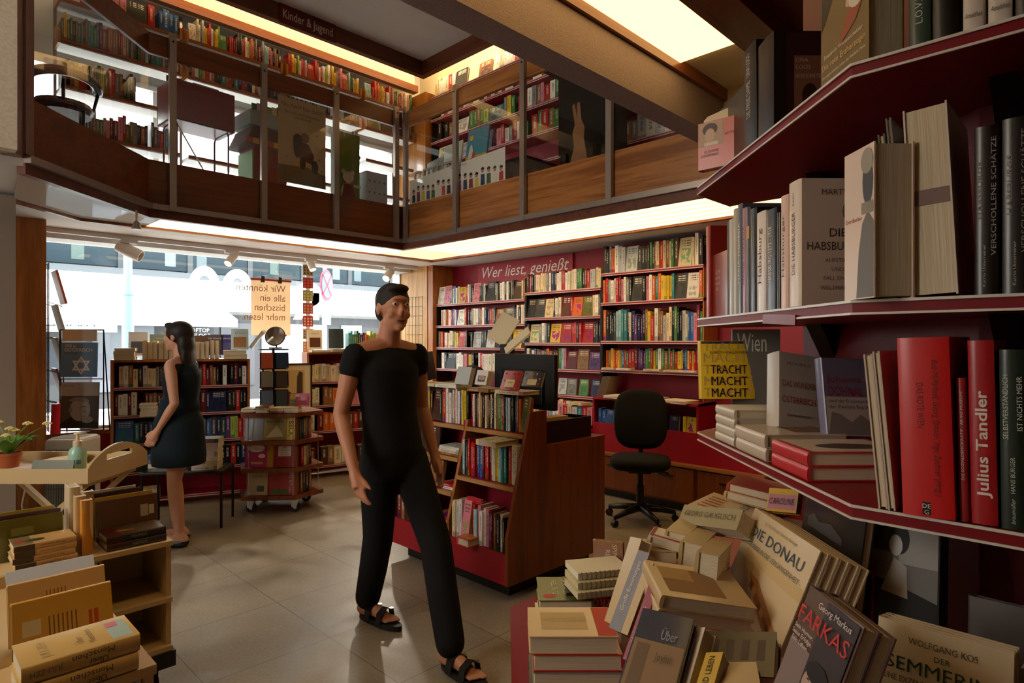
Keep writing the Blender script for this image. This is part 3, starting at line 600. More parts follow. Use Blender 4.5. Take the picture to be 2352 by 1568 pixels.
irow('lkDrrrrdbbdrrdwcyltt_rww', 2.985, 2.50, .651, 'the middle shelf of the near island bay', h=(.2, .235), kind='hardback_book')
irow('ccww[p]_rlpwwpmdTdkwk', 2.97, 2.50, .281, 'the lower shelf of the near island bay', h=(.2, .25), kind='hardback_book', fw=3.6)
irow('d[B]', 3.55, 3.26, .751, 'the middle shelf of the far island bay', h=(.17, .18), fw=5)
pile('paperback_book', (2.60, 3.13, .751), (-1, 0, 0), 'Tcww', .014, .2, .14, 'the pile, middle shelf of the far bay', G1)
irow('gsD[T][T]', 3.55, 3.15, .541, 'the lower shelf of the far island bay', h=(.16, .18), fw=4)
pile('paperback_book', (2.55, 3.10, .541), (-1, 0, 0), 'wr', .02, .14, .14, 'the pile, lower shelf of the far bay', G1)
irow('dT[B]', 3.55, 3.28, .281, 'the plinth of the far island bay', h=(.2, .23), fw=4)
pile('paperback_book', (2.51, 3.12, .281), (-1, 0, 0), 'wcwwr', .018, .17, .14, 'the pile, plinth of the far bay', G1)
# portrait book and thick white book in front of the lower shelf
b_ = big_book('red book with a dark haired man on the cover in the lower island bay', frame((-1, 0, .1), (.1, 0, 1), (2.545, 2.885, .325)), .02, .21, .13, '#c2202e')
patch(b_, 'portrait_hair', 'f', .02, 0, 0, 0, 0, '#14100e', poly=ell(.068, .155, .03, .026)); patch(b_, 'portrait_face', 'f', .02, 0, 0, 0, 0, '#c98a72', poly=ell(.068, .135, .022, .03), lift=.0008); patch(b_, 'portrait_jacket', 'f', .02, 0, 0, 0, 0, '#191513', poly=[(.02, .02), (.118, .02), (.112, .075), (.085, .1), (.05, .1), (.028, .075)], lift=.0006)
flat('hardback_book', 'thick white book lying flat before the portrait book in the lower island bay', (2.49, 2.83, .2815), (0, 1, 0), .045, .16, .11, '#c83a34')
pile('hardback_book', (2.575, 2.72, .884), (0, 1, 0), 'c', .03, .2, .18, 'the gap above the red island books', G1)
# flat cream books lying on the upright ones, and what stands on top
for (y, z, w_, c) in ((3.44, 1.189, .2, 'c'), (3.22, 1.189, .22, 'w'), (2.9, 1.179, .2, 'T'), (2.62, 1.179, .24, 'c')):
    flat('hardback_book', '%s book lying across the upright books, %s along the top of the island' % (PAL[c][1], {3.44: 'first', 3.22: 'second', 2.9: 'third', 2.62: 'fourth'}[y]), (2.645, y, z), (-1, 0, 0), .022, w_, .15, PAL[c][0])
def top_book(label, x0, x1, yt, yb, X, color, tk=.03, tilt=.3, **k):
    a = at(x0, yb, X=X); c_ = at(x1, yb, X=X); w = a.y-c_.y; h = at(x0, yt, X=X).z-a.z
    n = Vector((-1, 0, tilt)).normalized(); u = Vector((tilt, 0, 1)).normalized()
    return big_book(label, frame(n, u, (a.x, a.y, a.z)), tk, h, w, color, **k), w, h, tk
b_, w, h, tk = top_book('silver grey foil wrapped book standing on the island', 1052, 1084, 843, 884, 2.69, '#b9bcba', .035)
b_, w, h, tk = top_book('white book with a small cassette picture on its cover on the island', 1101, 1127, 852, 886, 2.69, '#dcd3cc', .045)
patch(b_, 'cover_picture', 'f', tk, w*.2, w*.85, h*.2, h*.62, '#5d5a58'); patch(b_, 'cassette', 'f', tk, w*.3, w*.75, h*.36, h*.56, '#c8a89a', lift=.0009); patch(b_, 'cassette_label', 'f', tk, w*.4, w*.65, h*.42, h*.5, '#b8352c', lift=.0013)
b_, w, h, tk = top_book('red patterned notebook with a cream label standing on the island', 1152, 1192, 850, 897, 2.66, '#a8202c', .02, .42)
for i in range(12): patch(b_, 'blossom', 'f', tk, 0, 0, 0, 0, ('#d8707c', '#3c4a1e', '#5c1018')[i % 3], poly=ell(w*(.16+.23*(i % 4)), h*(.12+.36*(i//4)), w*.05, h*.045, 8))
patch(b_, 'label_plate', 'f', tk, w*.22, w*.75, h*.16, h*.55, '#d9c49a', lift=.0009); patch(b_, 'label_line', 'f', tk, w*.34, w*.64, h*.38, h*.41, '#6a5636', lift=.0013)
b_, w, h, tk = top_book('dark notebook with a colourful tulip pattern and cream label on the island', 1203, 1246, 852, 888, 2.66, '#26201c', .022, .42)
for i in range(15): patch(b_, 'tulip', 'f', tk, 0, 0, 0, 0, ('#c8452a', '#e0d2b0', '#6a4a8c', '#b8a23a')[i % 4], poly=[(w*(.1+.19*(i % 5)), h*(.08+.32*(i//5))), (w*(.15+.19*(i % 5)), h*(.22+.32*(i//5))), (w*(.06+.19*(i % 5)), h*(.22+.32*(i//5)))])
patch(b_, 'label_plate', 'f', tk, w*.25, w*.75, h*.08, h*.46, '#d9c49a', lift=.0009)
b_ = big_book('dark book leaning steeply on the far end of the island', frame((.25, -.95, .1), (.0, -.45, 1), (2.66, 3.50, 1.214)), .03, .2, .14, '#241c22')
# monitor, cash tray, hat, plant
t = thing('monitor', 'black computer monitor seen from behind on the sales island', 'monitor', (3.12, 2.93, .868))
part('housing', MB().box(-.02, .02, -.285, .285, .17, .545), mat('monitor_black', '#161616', .45), t, bevel=.006); part('rear_cover', MB().box(-.045, -.02, -.2, .2, .2, .44), BLACK, t, bevel=.008); part('stand', MB().box(-.02, .03, -.04, .04, .012, .3), BLACK, t); part('foot', MB().box(-.09, .12, -.11, .13, 0, .012), BLACK, t)
lettering('acer', C('#2c2c2c', .4), t, (-.0205, -.16, .495), (0, -1, 0), (0, 0, 1), .05, name='logo_lettering')
t = thing('cash_tray', 'open black cash tray on the desk end of the sales island', 'tray', (3.08, 2.60, .868))
part('tray_bottom', MB().box(-.23, .23, -.10, .10, 0, .015), BLACK, t)
for n_, bx_ in (('tray_wall', (-.23, .23, -.10, -.088, .015, .135)), ('tray_wall', (-.23, .23, .088, .10, .015, .135)), ('tray_wall', (-.23, -.218, -.088, .088, .015, .135)), ('tray_wall', (.218, .23, -.088, .088, .015, .135))): part(n_, MB().box(*bx_), BLACK, t)
part('tray_insert', MB().box(-.2, .2, -.085, .085, .016, .116), BLACK, t)
tag(MB().box(-.14, .14, -.04, .04, 0, .03).obj('coin_roll_box', C('#c9a06c', .6), None), 'pale cardboard roll box lying in the black cash tray', 'box').location = (3.0, 2.60, .9855)
t = thing('cap', 'dark purple cap lying on the monitor side of the island', 'hat', (2.98, 3.32, 1.10))
part('crown', MB().ball((0, 0, .13), (.1, .12, .1), 16, 10), mat('cap_purple', '#33202c', .9), t, smooth=True); part('peak', MB().prism(ell(-.08, .06, .12, .09), .1, .112), mat('cap_black', '#151318', .8), t)
tag(MB().box(-.08, .08, -.12, .12, 0, .26).obj('till_box', BLACK), 'dark till printer below the purple cap', 'printer').location = (2.98, 3.32, .868)
b_ = at(1090, 820, X=3.0)
t = thing('open_book', 'open book with cream pages propped above the cap', 'book', (3.34, 3.36, 1.46))
part('page_side', MB().box(0, .016, 0, .16, 0, .24, Matrix.Rotation(.5, 4, 'X') @ Matrix.Rotation(.35, 4, 'Z') @ Matrix.Rotation(.5, 4, 'Y')), mat('open_pages', '#f0dcb4', .8), t); part('page_side', MB().box(0, .016, -.13, 0, 0, .24, Matrix.Rotation(.5, 4, 'X') @ Matrix.Rotation(-.6, 4, 'Z') @ Matrix.Rotation(.5, 4, 'Y')), mat('open_pages', '#e0c79a'), t)
part('prop_stand', MB().box(-.01, .09, -.03, .03, -.592, .02), BLACK, t)
# ------------------------------------------------------------------ free standing bookcases by the shop window
def window_case(label, p, az, w, zs, top, d=.28, wd=None):
    t = thing('bookcase', label, 'bookcase', p, az); wd = wd or PINEZ
    part('side_panel', MB().box(0, .022, 0, d, .0, top), wd, t); part('side_panel', MB().box(w-.022, w, 0, d, 0, top), wd, t)
    part('top_board', MB().box(.0, w, -.005, d, top-.0, top+.022), wd, t); part('back_panel', MB().box(.022, w-.022, d-.012, d, .05, top), REDW, t)
    for z in zs:
        b_ = part('shelf_board', MB().box(.022, w-.022, .01, d-.012, z-.022, z), RED, t); part('edging', MB().box(.022, w-.022, .006, .01, z-.006, z).box(.022, w-.022, .006, .01, z-.023, z-.018), EDGE, b_)
    return t
A1 = math.radians(-20); C1 = Vector((1.39, 6.30, 0))
u1 = Vector((math.cos(A1), math.sin(A1), 0)); f1 = Vector((math.sin(A1), -math.cos(A1), 0))
window_case('brown bookcase with red boards behind the woman in the black skirt', C1, A1, 1.13, (1.09, .84, .585, .33, .09), 1.315)
def crow(seq, s0, s1, z, where, C_=C1, u=u1, f=f1, **k):
    row(seq, C_+u*s0-f*.02+Vector((0, 0, z)), C_+u*s1-f*.02+Vector((0, 0, z)), f, where, k.pop('kind', 'novel'), frm='', **k)
G2 = 'books in the case behind the woman'
crow('_cwTckwccgBBBdBToTBBrdTTk_w_kdkw', .03, 1.1, 1.09, 'the top board behind the woman', h=(.16, .2), group=G2)
crow('dwwdw__dTTBdgsgdTBdkdn[n]kkrkk', .03, 1.1, .84, 'the second board behind the woman', h=(.18, .205), group=G2)
pile('hardback_book', C1+u1*.30+f1*-.03+Vector((0, 0, .841)), f1*-1, 'cww', .035, .13, .18, 'the pile, second board behind the woman')
crow('[b]tnnbnswwndnkndkgbDnemLLrp', .03, 1.1, .585, 'the third board behind the woman', h=(.18, .21), group=G2)
crow('bbbeekbeDkbgdknkdkkrkn', .03, 1.1, .33, 'the fourth board behind the woman', h=(.18, .2), group=G2)
pile('hardback_book', C1+u1*.30+f1*-.03+Vector((0, 0, .091)), f1*-1, 'cwc', .035, .16, .18, 'the pile, bottom board behind the woman')
# on top of that case: page edges to the room, covers behind
G3 = 'cream book blocks in a row on the window bookcase'
ctop = 1.338
for i in range(15):
    s = .24+i*.042; t_ = .039*R.uniform(.8, 1)
    m = frame(-u1, (0, 0, 1), C1+u1*(s+t_)-f1*.22+Vector((0, 0, ctop)))     # fore edge towards the room
    shelf_book('novel', 'book with its pages to the room, %s block along the window bookcase top' % ORD[i], t_, .165+R.uniform(-.008, .01), .2, m, jit(srgb('#cbb593')), G3)
pile('novel', C1+u1*.12-f1*.04+Vector((0, 0, ctop)), f1*-1, 'wcww', .027, .16, .18, 'the pile at the window end above')
pile('hardback_book', C1+u1*1.0-f1*.04+Vector((0, 0, ctop)), f1*-1, 'cc', .04, .2, .18, 'the pile at the spinner end of the bookcase top')
def cover_on(label, P, w, h, col, s, dz, title=None, tc='#f0e8da', back=.24, pic=None, u=u1, f=f1, tk=.02):
    n = f+Vector((0, 0, .12)); o_ = P+u*s-f*back+Vector((0, 0, dz))
    b_ = big_book(label, frame(n, Vector((0, 0, 1))-f*.12, o_), tk, h, w, col)
    if title: on_front(b_, title, tk, w/2, h*.8, w*.13, tc, 'CENTER')
    if pic: patch(b_, 'cover_picture', 'f', tk, w*.12, w*.88, h*.1, h*.6, pic)
    return b_
for i, (s, w, h, col, ti, pic, nm) in enumerate(((.16, .15, .22, '#e9e4dc', None, '#5d646a', 'white cover with a grey photo'), (.33, .15, .2, '#8fa79a', 'Winter', '#b9a58a', 'sage green cover'), (.50, .15, .2, '#2a2320', 'JENSEN', '#6b5a50', 'black cover'), (.66, .15, .19, '#5a463c', None, '#7b6252', 'brown cover'), (.80, .15, .2, '#4a4658', 'DER SCHATZ', '#57506e', 'slate cover'), (.93, .14, .2, '#3a3c86', 'DER SCHATZ', '#54559a', 'blue violet cover'))):
    cover_on('%s standing behind the cream blocks on the window bookcase' % nm, C1, w, h, col, s-.05, ctop+.03, ti, pic=pic, back=.252, tk=.012)
cover_on('landscape cover with blue sky standing on the pile by the card spinner', C1, .15, .2, '#9db4bd', .97, ctop+.083, 'Die Farben', '#3a3c40', .1, '#8f6a4a')
# second case, partly behind the man
A2 = math.radians(-16); C2 = Vector((3.20, 6.24, 0)); u2 = Vector((math.cos(A2), math.sin(A2), 0)); f2 = Vector((math.sin(A2), -math.cos(A2), 0))
window_case('brown bookcase with dark books beside the framed picture', C2, A2, 1.05, (1.06, .80, .52, .14), 1.36)
G4 = 'books in the case beside the framed picture'
for seq, z, nm in (('cccwcccwc__TT_cTcBTBkT', 1.06, 'top'), ('cw_TToTTpppBBToBToB', .80, 'second'), ('w_dooTroBrBTBTcBTdT', .52, 'third'), ('d_BTcwc_BBTgBTB', .14, 'fourth')):
    crow(seq, .03, 1.02, z, 'the %s board beside the framed picture' % nm, C2, u2, f2, h=(.17, .2), group=G4)
cover_on('cream cover with a small dark painting standing on the case beside the picture', C2, .15, .215, '#e3d2b8', .02, 1.412, 'MUSEUM', '#8a5a34', .08, '#5a2f1c')
pile('hardback_book', C2+u2*.12-f2*.03+Vector((0, 0, 1.383)), f2*-1, 'c', .026, .2, .17, 'the top of the case under the cream cover')
pile('hardback_book', C2+u2*.34-f2*.03+Vector((0, 0, 1.383)), f2*-1, 'Tw', .018, .2, .17, 'the top of the case under the slate')
cover_on('dark slate cover standing beside the cream cover on the case', C2, .16, .22, '#2a3234', .25, 1.422, None, back=.12)
crow('tttGeemnooLLLLckTcTTcTcT', .46, 1.03, 1.383, 'the top of the case beside the picture', C2, u2, f2, h=(.18, .24), group='books on top of the case beside the picture')
# framed picture on a low bench
t = thing('side_bench', 'low dark wooden bench under the framed street picture', 'bench', (2.68, 6.22, 0), A2)
part('top_board', MB().box(0, .46, 0, .28, .70, .73), PINEX, t)
for x in (.02, .44): part('leg', MB().box(x, x+.03, .02, .26, 0, .70), BLACK, t)
a = at(632, 938, Y=6.15); t = thing('framed_picture', 'framed sepia street photograph with cream mount on the low bench', 'picture', (2.70, 6.22, .731), A2)
part('frame', MB().box(0, .50, 0, .02, 0, .018).box(0, .50, 0, .02, .522, .54).box(0, .018, 0, .02, 0, .54).box(.482, .5, 0, .02, 0, .54), mat('frame_dark', '#3a2415', .4), t)
part('mount', MB().box(.018, .482, .008, .016, .018, .522), C('#d9c092', .8), t)
ph = part('photograph', MB().box(.02, .42, .004, .008, .10, .47), C('#c2a266', .7), t)
part('street_buildings', MB().prism([(.02, .10), (.40, .10), (.40, .22), (.33, .20), (.25, .26), (.17, .25), (.08, .31), (.02, .33)], -.004, -.002, RX), C('#4e3319', .8), ph); part('tower', MB().prism([(.34, .12), (.40, .12), (.40, .44), (.37, .46), (.345, .40)], -.002, -.0005, RX), C('#4a3018', .8), ph)
# postcard spinner on the wooden trolley
TR = Vector((2.16, 5.40, 0)); A3 = math.radians(-42)
t = thing('display_trolley', 'hexagonal wooden book trolley on casters carrying the postcard spinner', 'trolley', TR, A3)
HEX = [(0, 0), (.46, 0), (.64, .26), (.46, .52), (0, .52), (-.1, .26)]
for z in (.155, .395, .635, .875):
    part('shelf_board', MB().prism(HEX, z-.035, z), TEAK, t)
part('divider', MB().box(.455, .467, .02, .5, .155, .84), TEAK, t); part('back_panel', MB().box(.0, .46, .25, .262, .155, .84), TEAK, t)
for x, y in ((.06, .006), (.44, .006), (.6, .23)): part('rail_rod', MB().tube([(x, y, .155), (x, y, .84)], .004), CHROME, t)
for x, y in ((.06, .08), (.44, .08), (.06, .44), (.44, .44)):
    cs = part('caster', MB().tube([(x, y-.016, .042), (x, y+.016, .042)], .042, 18), BLACK, t, angle=40); part('caster_fork', MB().prism([(x-.03, .045), (x+.012, .04), (x+.04, .12), (x-.03, .12)], -(y+.022), -(y-.022), RX), CHROME, cs); part('hub', MB().tube([(x, y-.018, .042), (x, y+.018, .042)], .016, 12), CHROME, cs)
u3 = Vector((math.cos(A3), math.sin(A3), 0)); f3 = Vector((math.sin(A3), -math.cos(A3), 0))
def tro(label, s, w, h, z, col, title=None, tcl='#202020', back=.05, land=False, **k):
    return cover_on(label, TR, w, h, col, s, z, title, tcl, back, tk=.012, u=u3, f=f3, **k)
tro('grey cover with a small standing figure on the trolley', .02, .155, .2, .637, '#9aa0a8')
b_ = tro('olive cover with a white triangle drawing on the trolley', .18, .19, .2, .637, '#a89a5e', 'Beste Gedichte')
patch(b_, 'triangle', 'f', .012, 0, 0, 0, 0, '#e0d8b8', poly=[(.02, .02), (.17, .03), (.11, .13)])
b_ = tro('yellow book with black vertical lettering on the trolley', .375, .07, .2, .637, '#e2c62a')
lettering('BECK', C('#151310', .5), b_, (.0122, .036, .1), (0, 0, -1), (0, 1, 0), .055, name='title_lettering')
b_ = tro('magenta cover with a white speech bubble on the trolley', .02, .19, .195, .397, '#c22a78', 'WIR MÜSSEN REDEN!', '#2a1a20')
patch(b_, 'speech_bubble', 'f', .012, 0, 0, 0, 0, '#f0e4e8', poly=ell(.095, .168, .07, .034), lift=.0003); patch(b_, 'small_bubble', 'f', .012, 0, 0, 0, 0, '#f0e4e8', poly=ell(.14, .1, .03, .018)); patch(b_, 'figures', 'f', .012, .05, .15, .03, .05, '#e8a870')
b_ = tro('crimson cover with a handwritten white note on the trolley', .26, .19, .195, .397, '#9c1830')
patch(b_, 'note', 'f', .012, .04, .15, .095, .185, '#e8dcd0')
for i, w_ in enumerate(('MEIN', 'THERAPEUT', 'IST EIN', 'PSYCHO!')): on_front(b_, w_, .0126, .095, .17-.02*i, .016, '#4a3a34', 'CENTER')
tro('ochre cover between the magenta and crimson covers on the trolley', .205, .06, .19, .397, '#c8923a', back=.05)
b_ = tro('cream cover with a small green sketch on the trolley bottom', .04, .17, .2, .157, '#cdbb8c', '23 TAGE', '#6a5a3a'); patch(b_, 'sketch', 'f', .012, .08, .14, .03, .08, '#4a6a5a')
b_ = tro('red cover with green grass and sideways title on the trolley bottom', .22, .23, .2, .157, '#b82a34')
patch(b_, 'grass', 'f', .012, 0, 0, 0, 0, '#3a7a34', poly=[(.01, .01), (.17, .01), (.17, .03), (.14, .055), (.12, .03), (.09, .06), (.07, .03), (.04, .06), (.02, .03)])
lettering('DAS RITUAL', C('#f0d8c8', .5), b_, (.0122, .185, .11), (0, 0, -1), (0, 1, 0), .034, name='title_lettering')
for z, nm, sq in ((.637, 'upper', 'teTgTTo'), (.397, 'middle', 'rcTk'), (.157, 'bottom', 'TDBT')):
    p0 = TR+u3*.49+f3*-.10; p1 = TR+u3*.56+f3*-.2
    row(sq, p0+Vector((0, 0, z)), p1+Vector((0, 0, z)), (u3+f3*.6), 'the %s corner shelf of the trolley' % nm, 'novel', h=(.17, .2), d=.08, group='books in the trolley corner', frm='')
for i, (s, c_, n_) in enumerate(((.06, 'T', 3), (.18, 'w', 4), (.30, 'p', 3), (.42, 'c', 3))):
    pile('novel', TR+u3*s-f3*.01+Vector((0, 0, .877)), f3, (c_+'wcTw')[:n_], .014, .115, .15, 'the %s pile along the trolley top' % ORD[i])
t = thing('postcard_spinner', 'black rotating card rack with clear pockets standing on the trolley', 'card rack', TR+u3*.17-f3*.33+Vector((0, 0, .877)), A3+.4)
part('base_plate', MB().lathe([(.13, 0), (.13, .012), (.02, .02)], 24), BLACK, t); part('pole', MB().tube([(0, 0, .02), (0, 0, .56)], .012, 10), BLACK, t)
for k, z in enumerate((.03, .20, .37)):
    part('tier', MB().box(-.115, .115, -.115, .115, z, z+.008), BLACKM, t); part('tier_wall', MB().box(-.004, .004, -.115, .115, z, z+.15).box(-.115, .115, -.004, .004, z, z+.15), BLACKM, t)
part('tier', MB().box(-.12, .12, -.12, .12, .545, .555), BLACKM, t)
pc = [('#5a6678', 'slate blue'), ('#3e4648', 'dark grey'), ('#6a5f70', 'mauve'), ('#7a705c', 'khaki'), ('#4a3c30', 'brown'), ('#6a5a48', 'tan'), ('#a84a2c', 'rust'), ('#2e3e4e', 'navy'), ('#8a8070', 'stone')]
rz3 = Matrix.Translation(t.location) @ Matrix.Rotation(A3+.4, 4, 'Z')
i = 0
for k, z in enumerate((.042, .212, .382)):
    for dx, dy, r_ in ((-.112, -.122, 0), (.012, -.122, 0), (.122, -.105, PI/2)):
        c_, nm = pc[i % 9]; i += 1
        o_ = MB().box(0, .098, -.0015, .0015, 0, .14).box(.02, .078, -.0022, -.0015, .03, .09).obj('postcard', C(c_, .4)); o_.matrix_world = rz3 @ Matrix.Translation((dx, dy, z)) @ Matrix.Rotation(r_, 4, 'Z') @ Matrix.Rotation(-.03, 4, 'X')
        tag(o_, '%s card in the %s tier of the card spinner' % (nm, ('lowest', 'middle', 'top')[k]), 'postcard', 'cards in the spinner')
t = thing('mirror', 'small round table mirror on top of the card spinner', 'mirror', TR+u3*.18-f3*.33+Vector((0, 0, 1.434)), A3)
part('glass_disc', MB().lathe([(.085, 0), (.085, .006)], 28, Matrix.Translation((0, .02, .115)) @ Matrix.Rotation(PI/2-.25, 4, 'X')), mat('mirror_glass', '#dfe6ea', .03, 1.0), t); part('rim', MB().tube([(.088*math.cos(2*PI*k/28), .02+.088*math.sin(2*PI*k/28)*.24, .115+.088*math.sin(2*PI*k/28)*.97) for k in range(29)], .005, 6), BLACK, t); part('stand', MB().prism([(-.04, -.03), (.04, -.03), (.05, .06), (-.05, .06)], 0, .012).tube([(0, .06, .01), (0, .03, .12)], .006), BLACK, t)
b_ = big_book('white book leaning against the small round mirror', frame((u3*-.8+f3*.2+Vector((0, 0, .62))), u3*.62+Vector((0, 0, .8)), TR+u3*.02-f3*.24+Vector((0, 0, 1.442))), .028, .19, .1, '#d9d2cb')
b_ = tro('book box with four bright colour bands leaning on the trolley top', .36, .17, .11, .923, '#d02a72', back=.19)
for i, c_ in enumerate(('#6aa83a', '#4a3a9a', '#c9c22a', '#e0d0d8')): patch(b_, 'colour_band', 'f', .012, .005+.042*(i % 2), .045+.042*(i % 2), .005+.05*(i//2), .052+.05*(i//2), c_)
tro('crimson book with white border standing before the colour band box', .43, .11, .085, .923, '#b01c40', back=.13, pic='#a81838')
# nested black tables with piles in front of the case
def black_table(label, p, rz, w, d, h):
    t = thing('side_table', label, 'table', p, rz); part('table_top', MB().box(0, w, 0, d, h-.02, h), BLACKM, t, bevel=.004)
    for x, y in ((.015, .015), (w-.015, .015), (.015, d-.015), (w-.015, d-.015)): part('leg', MB().tube([(x, y, 0), (x, y, h-.02)], .011, 8), BLACKM, t)
    return t
ct = at(388, 1203, Z=0)
black_table('larger black steel table with book piles before the window bookcase', (1.40, 5.48, 0), math.radians(-36), .62, .36, .46)
ut = Vector((math.cos(math.radians(-36)), math.sin(math.radians(-36)), 0)); vt = Vector((-ut.y, ut.x, 0)); T0 = Vector((1.40, 5.48, .461))
pile('hardback_book', T0+ut*.17+vt*.04, -vt, 'gwgb', .033, .24, .17, 'the low pile on the black table')
pile('hardback_book', T0+ut*.47+vt*.05, -vt, 'wcwwwwg', .036, .2, .17, 'the tall pile on the black table')
# ------------------------------------------------------------------ window ledge
t = thing('wire_rack', 'black wire magazine rack hanging beside the wooden pilaster', 'rack', (.995, 6.72, 0))
rk = MB()
for y in (-.14, -.07, 0, .07, .14): rk.tube([(0, y, .72), (0, y, 2.18)], .004, 5)
for i in range(16): rk.tube([(0, -.14, .75+i*.095), (0, .14, .75+i*.095)], .003, 5)
part('grid', rk, BLACKM, t)
for i, z in enumerate((.98, 1.25, 1.54, 1.84)):
    part('pocket', MB().tube([(0, -.12, z), (.1, -.12, z-.03), (.1, .12, z-.03), (0, .12, z)], .004, 5), BLACKM, t)
for i, (z, c_, nm) in enumerate(((.99, '#7c3030', 'dull red'), (1.26, '#7c7462', 'khaki'), (1.55, '#a8a89e', 'pale grey'), (1.85, '#b5553a', 'orange'))):
    o_ = MB().box(.0, .018, -.11, .11, 0, .30).box(.018, .0185, -.08, .08, .2, .26).obj('magazine', C(c_, .4)); o_.matrix_world = Matrix.Translation((1.115, 6.70, z-.02)) @ Matrix.Rotation(-.24, 4, 'Y'); tag(o_, '%s magazine in the %s pocket of the wire rack' % (nm, ('lowest', 'second lowest', 'second highest', 'highest')[i]), 'magazine', 'magazines in the wire rack')
t = thing('magazine_stand', 'black wire floor stand with two large covers on the window ledge', 'stand', (1.075, 6.585, .701), math.radians(-40))
sm = MB()
for x in (0, .36): sm.tube([(x, .10, 0), (x, .0, .90), (x, .0, .0+.02)], .006, 6)
sm.tube([(0, 0, .90), (.36, 0, .90)], .006, 6).tube([(0, .0, .02), (.36, .0, .02)], .006, 6).tube([(0, 0, .47), (.36, 0, .47)], .005, 6)
part('wire_frame', sm, BLACKM, t)
ms = Matrix.Translation(t.location) @ Matrix.Rotation(math.radians(-40), 4, 'Z')
def poster(name, label, z, w, h, col, x=.03):
    o_ = MB().box(0, w, -.012, 0, 0, h).obj(name, C(col, .35)); o_.matrix_world = ms @ Matrix.Translation((x, -.04, z)) @ Matrix.Rotation(-.05, 4, 'X'); return tag(o_, label, 'magazine')
o_ = poster('magazine', 'large blue cover with a white six-pointed star on the black stand', .49, .30, .30, '#5f8fc4')
for a0 in (PI/2, -PI/2):
    tri = [(.17+.085*math.cos(a0+2*PI*k/3), .10+.085*math.sin(a0+2*PI*k/3)) for k in range(3)]; inn = [(.17+.058*math.cos(a0+2*PI*k/3), .10+.058*math.sin(a0+2*PI*k/3)) for k in range(3)]
    part('star_triangle', MB().add([(x, -.0125 - (.0003 if a0 > 0 else 0), z) for x, z in tri+inn], [(0, 1, 4, 3), (1, 2, 5, 4), (2, 0, 3, 5)]), C('#e9e9e6', .5), o_)
lettering('100 x', C('#e9e9e6', .5), o_, (.03, -.0125, .27), (1, 0, 0), (0, 0, 1), .04, 'LEFT'); lettering('ÖSTERREICH', C('#e9e9e6', .5), o_, (.03, -.0125, .233), (1, 0, 0), (0, 0, 1), .04, 'LEFT'); lettering('JUDENTUM', C('#2a3448', .5), o_, (.03, -.0125, .205), (1, 0, 0), (0, 0, 1), .022, 'LEFT')
o_ = poster('magazine', 'large grey cover with an old man resting his chin on his hand', .045, .31, .40, '#55524e')
def art(par, nm, pts, col, k, base=-.0122): part(nm, MB().add([(x, base-.0004*k, z) for x, z in pts], [list(range(len(pts)))]), C(col, .5), par)
art(o_, 'head_band', [(0, .28), (.31, .28), (.31, .40), (0, .40)], '#b5b3ae', 0); art(o_, 'shoulder', [(0, 0), (.31, 0), (.31, .05), (.2, .09), (.09, .10), (0, .04)], '#26241f', 1)
art(o_, 'face', ell(.16, .16, .085, .10), '#a8a39b', 2); art(o_, 'hair', ell(.15, .225, .085, .045, 14, 0, PI), '#8f8b84', 3); art(o_, 'ear', ell(.085, .16, .014, .028), '#8c867e', 4); art(o_, 'brow', [(.15, .185), (.2, .19), (.22, .183), (.2, .18)], '#4a4641', 4); art(o_, 'nose', [(.195, .18), (.215, .13), (.185, .128)], '#8a847b', 5); art(o_, 'mouth', [(.17, .105), (.21, .108), (.2, .1)], '#4f4a44', 5); art(o_, 'hand', ell(.22, .075, .05, .03), '#9a948b', 6)
lettering('Ein Leben', C('#4a4844', .5), o_, (.02, -.0126, .37), (1, 0, 0), (0, 0, 1), .022, 'LEFT')
o_ = poster('magazine', 'cream leaflet at the top of the black stand', .80, .28, .10, '#cfc6b8', .05)
tag(MB().box(0, .02, 0, .08, 0, .26).obj('magazine', C('#b01620', .3)), 'red folder standing upright on the window ledge', 'magazine').matrix_world = Matrix.Translation((1.0, 6.555, .7015)) @ Matrix.Rotation(math.radians(-60), 4, 'Z') @ Matrix.Rotation(.06, 4, 'Y')
for i in range(4): tag(MB().box(-.15, .15, -.1, .1, 0, .006).obj('leaflet', C(('#9fd0c8', '#d8dcd8', '#7fb8b0', '#c9d4d0')[i], .5)), '%s leaflet in the low stack on the window ledge' % ('mint green', 'off white', 'sea green', 'pale mint')[i], 'leaflet', 'leaflets on the window ledge').matrix_world = Matrix.Translation((1.42, 6.78, .7015+i*.0068)) @ Matrix.Rotation(R.uniform(-.4, .4), 4, 'Z')
# air purifier in front of the ledge
t = thing('air_purifier', 'white floor air purifier with slotted front beside the pilaster', 'air purifier', (1.02, 5.92, 0), math.radians(-42))
part('housing', MB().box(-.13, .13, -.09, .22, .01, .74), WHITE, t, bevel=.03)
part('control_panel', MB().box(-.1, .1, -.05, .12, .74, .745), C('#d9d4d2', .3), t)
gr = MB()
for i in range(20): gr.box(-.118+i*.0124, -.112+i*.0124, -.0935, -.09, .05, .66)
for z in (.2, .35, .5): gr.box(-.12, .12, -.094, -.09, z, z+.006)
part('grille', gr, C('#7c8288', .5), t)
part('side_vent', MB().box(.13, .133, -.02, .12, .15, .45), BLACK, t)
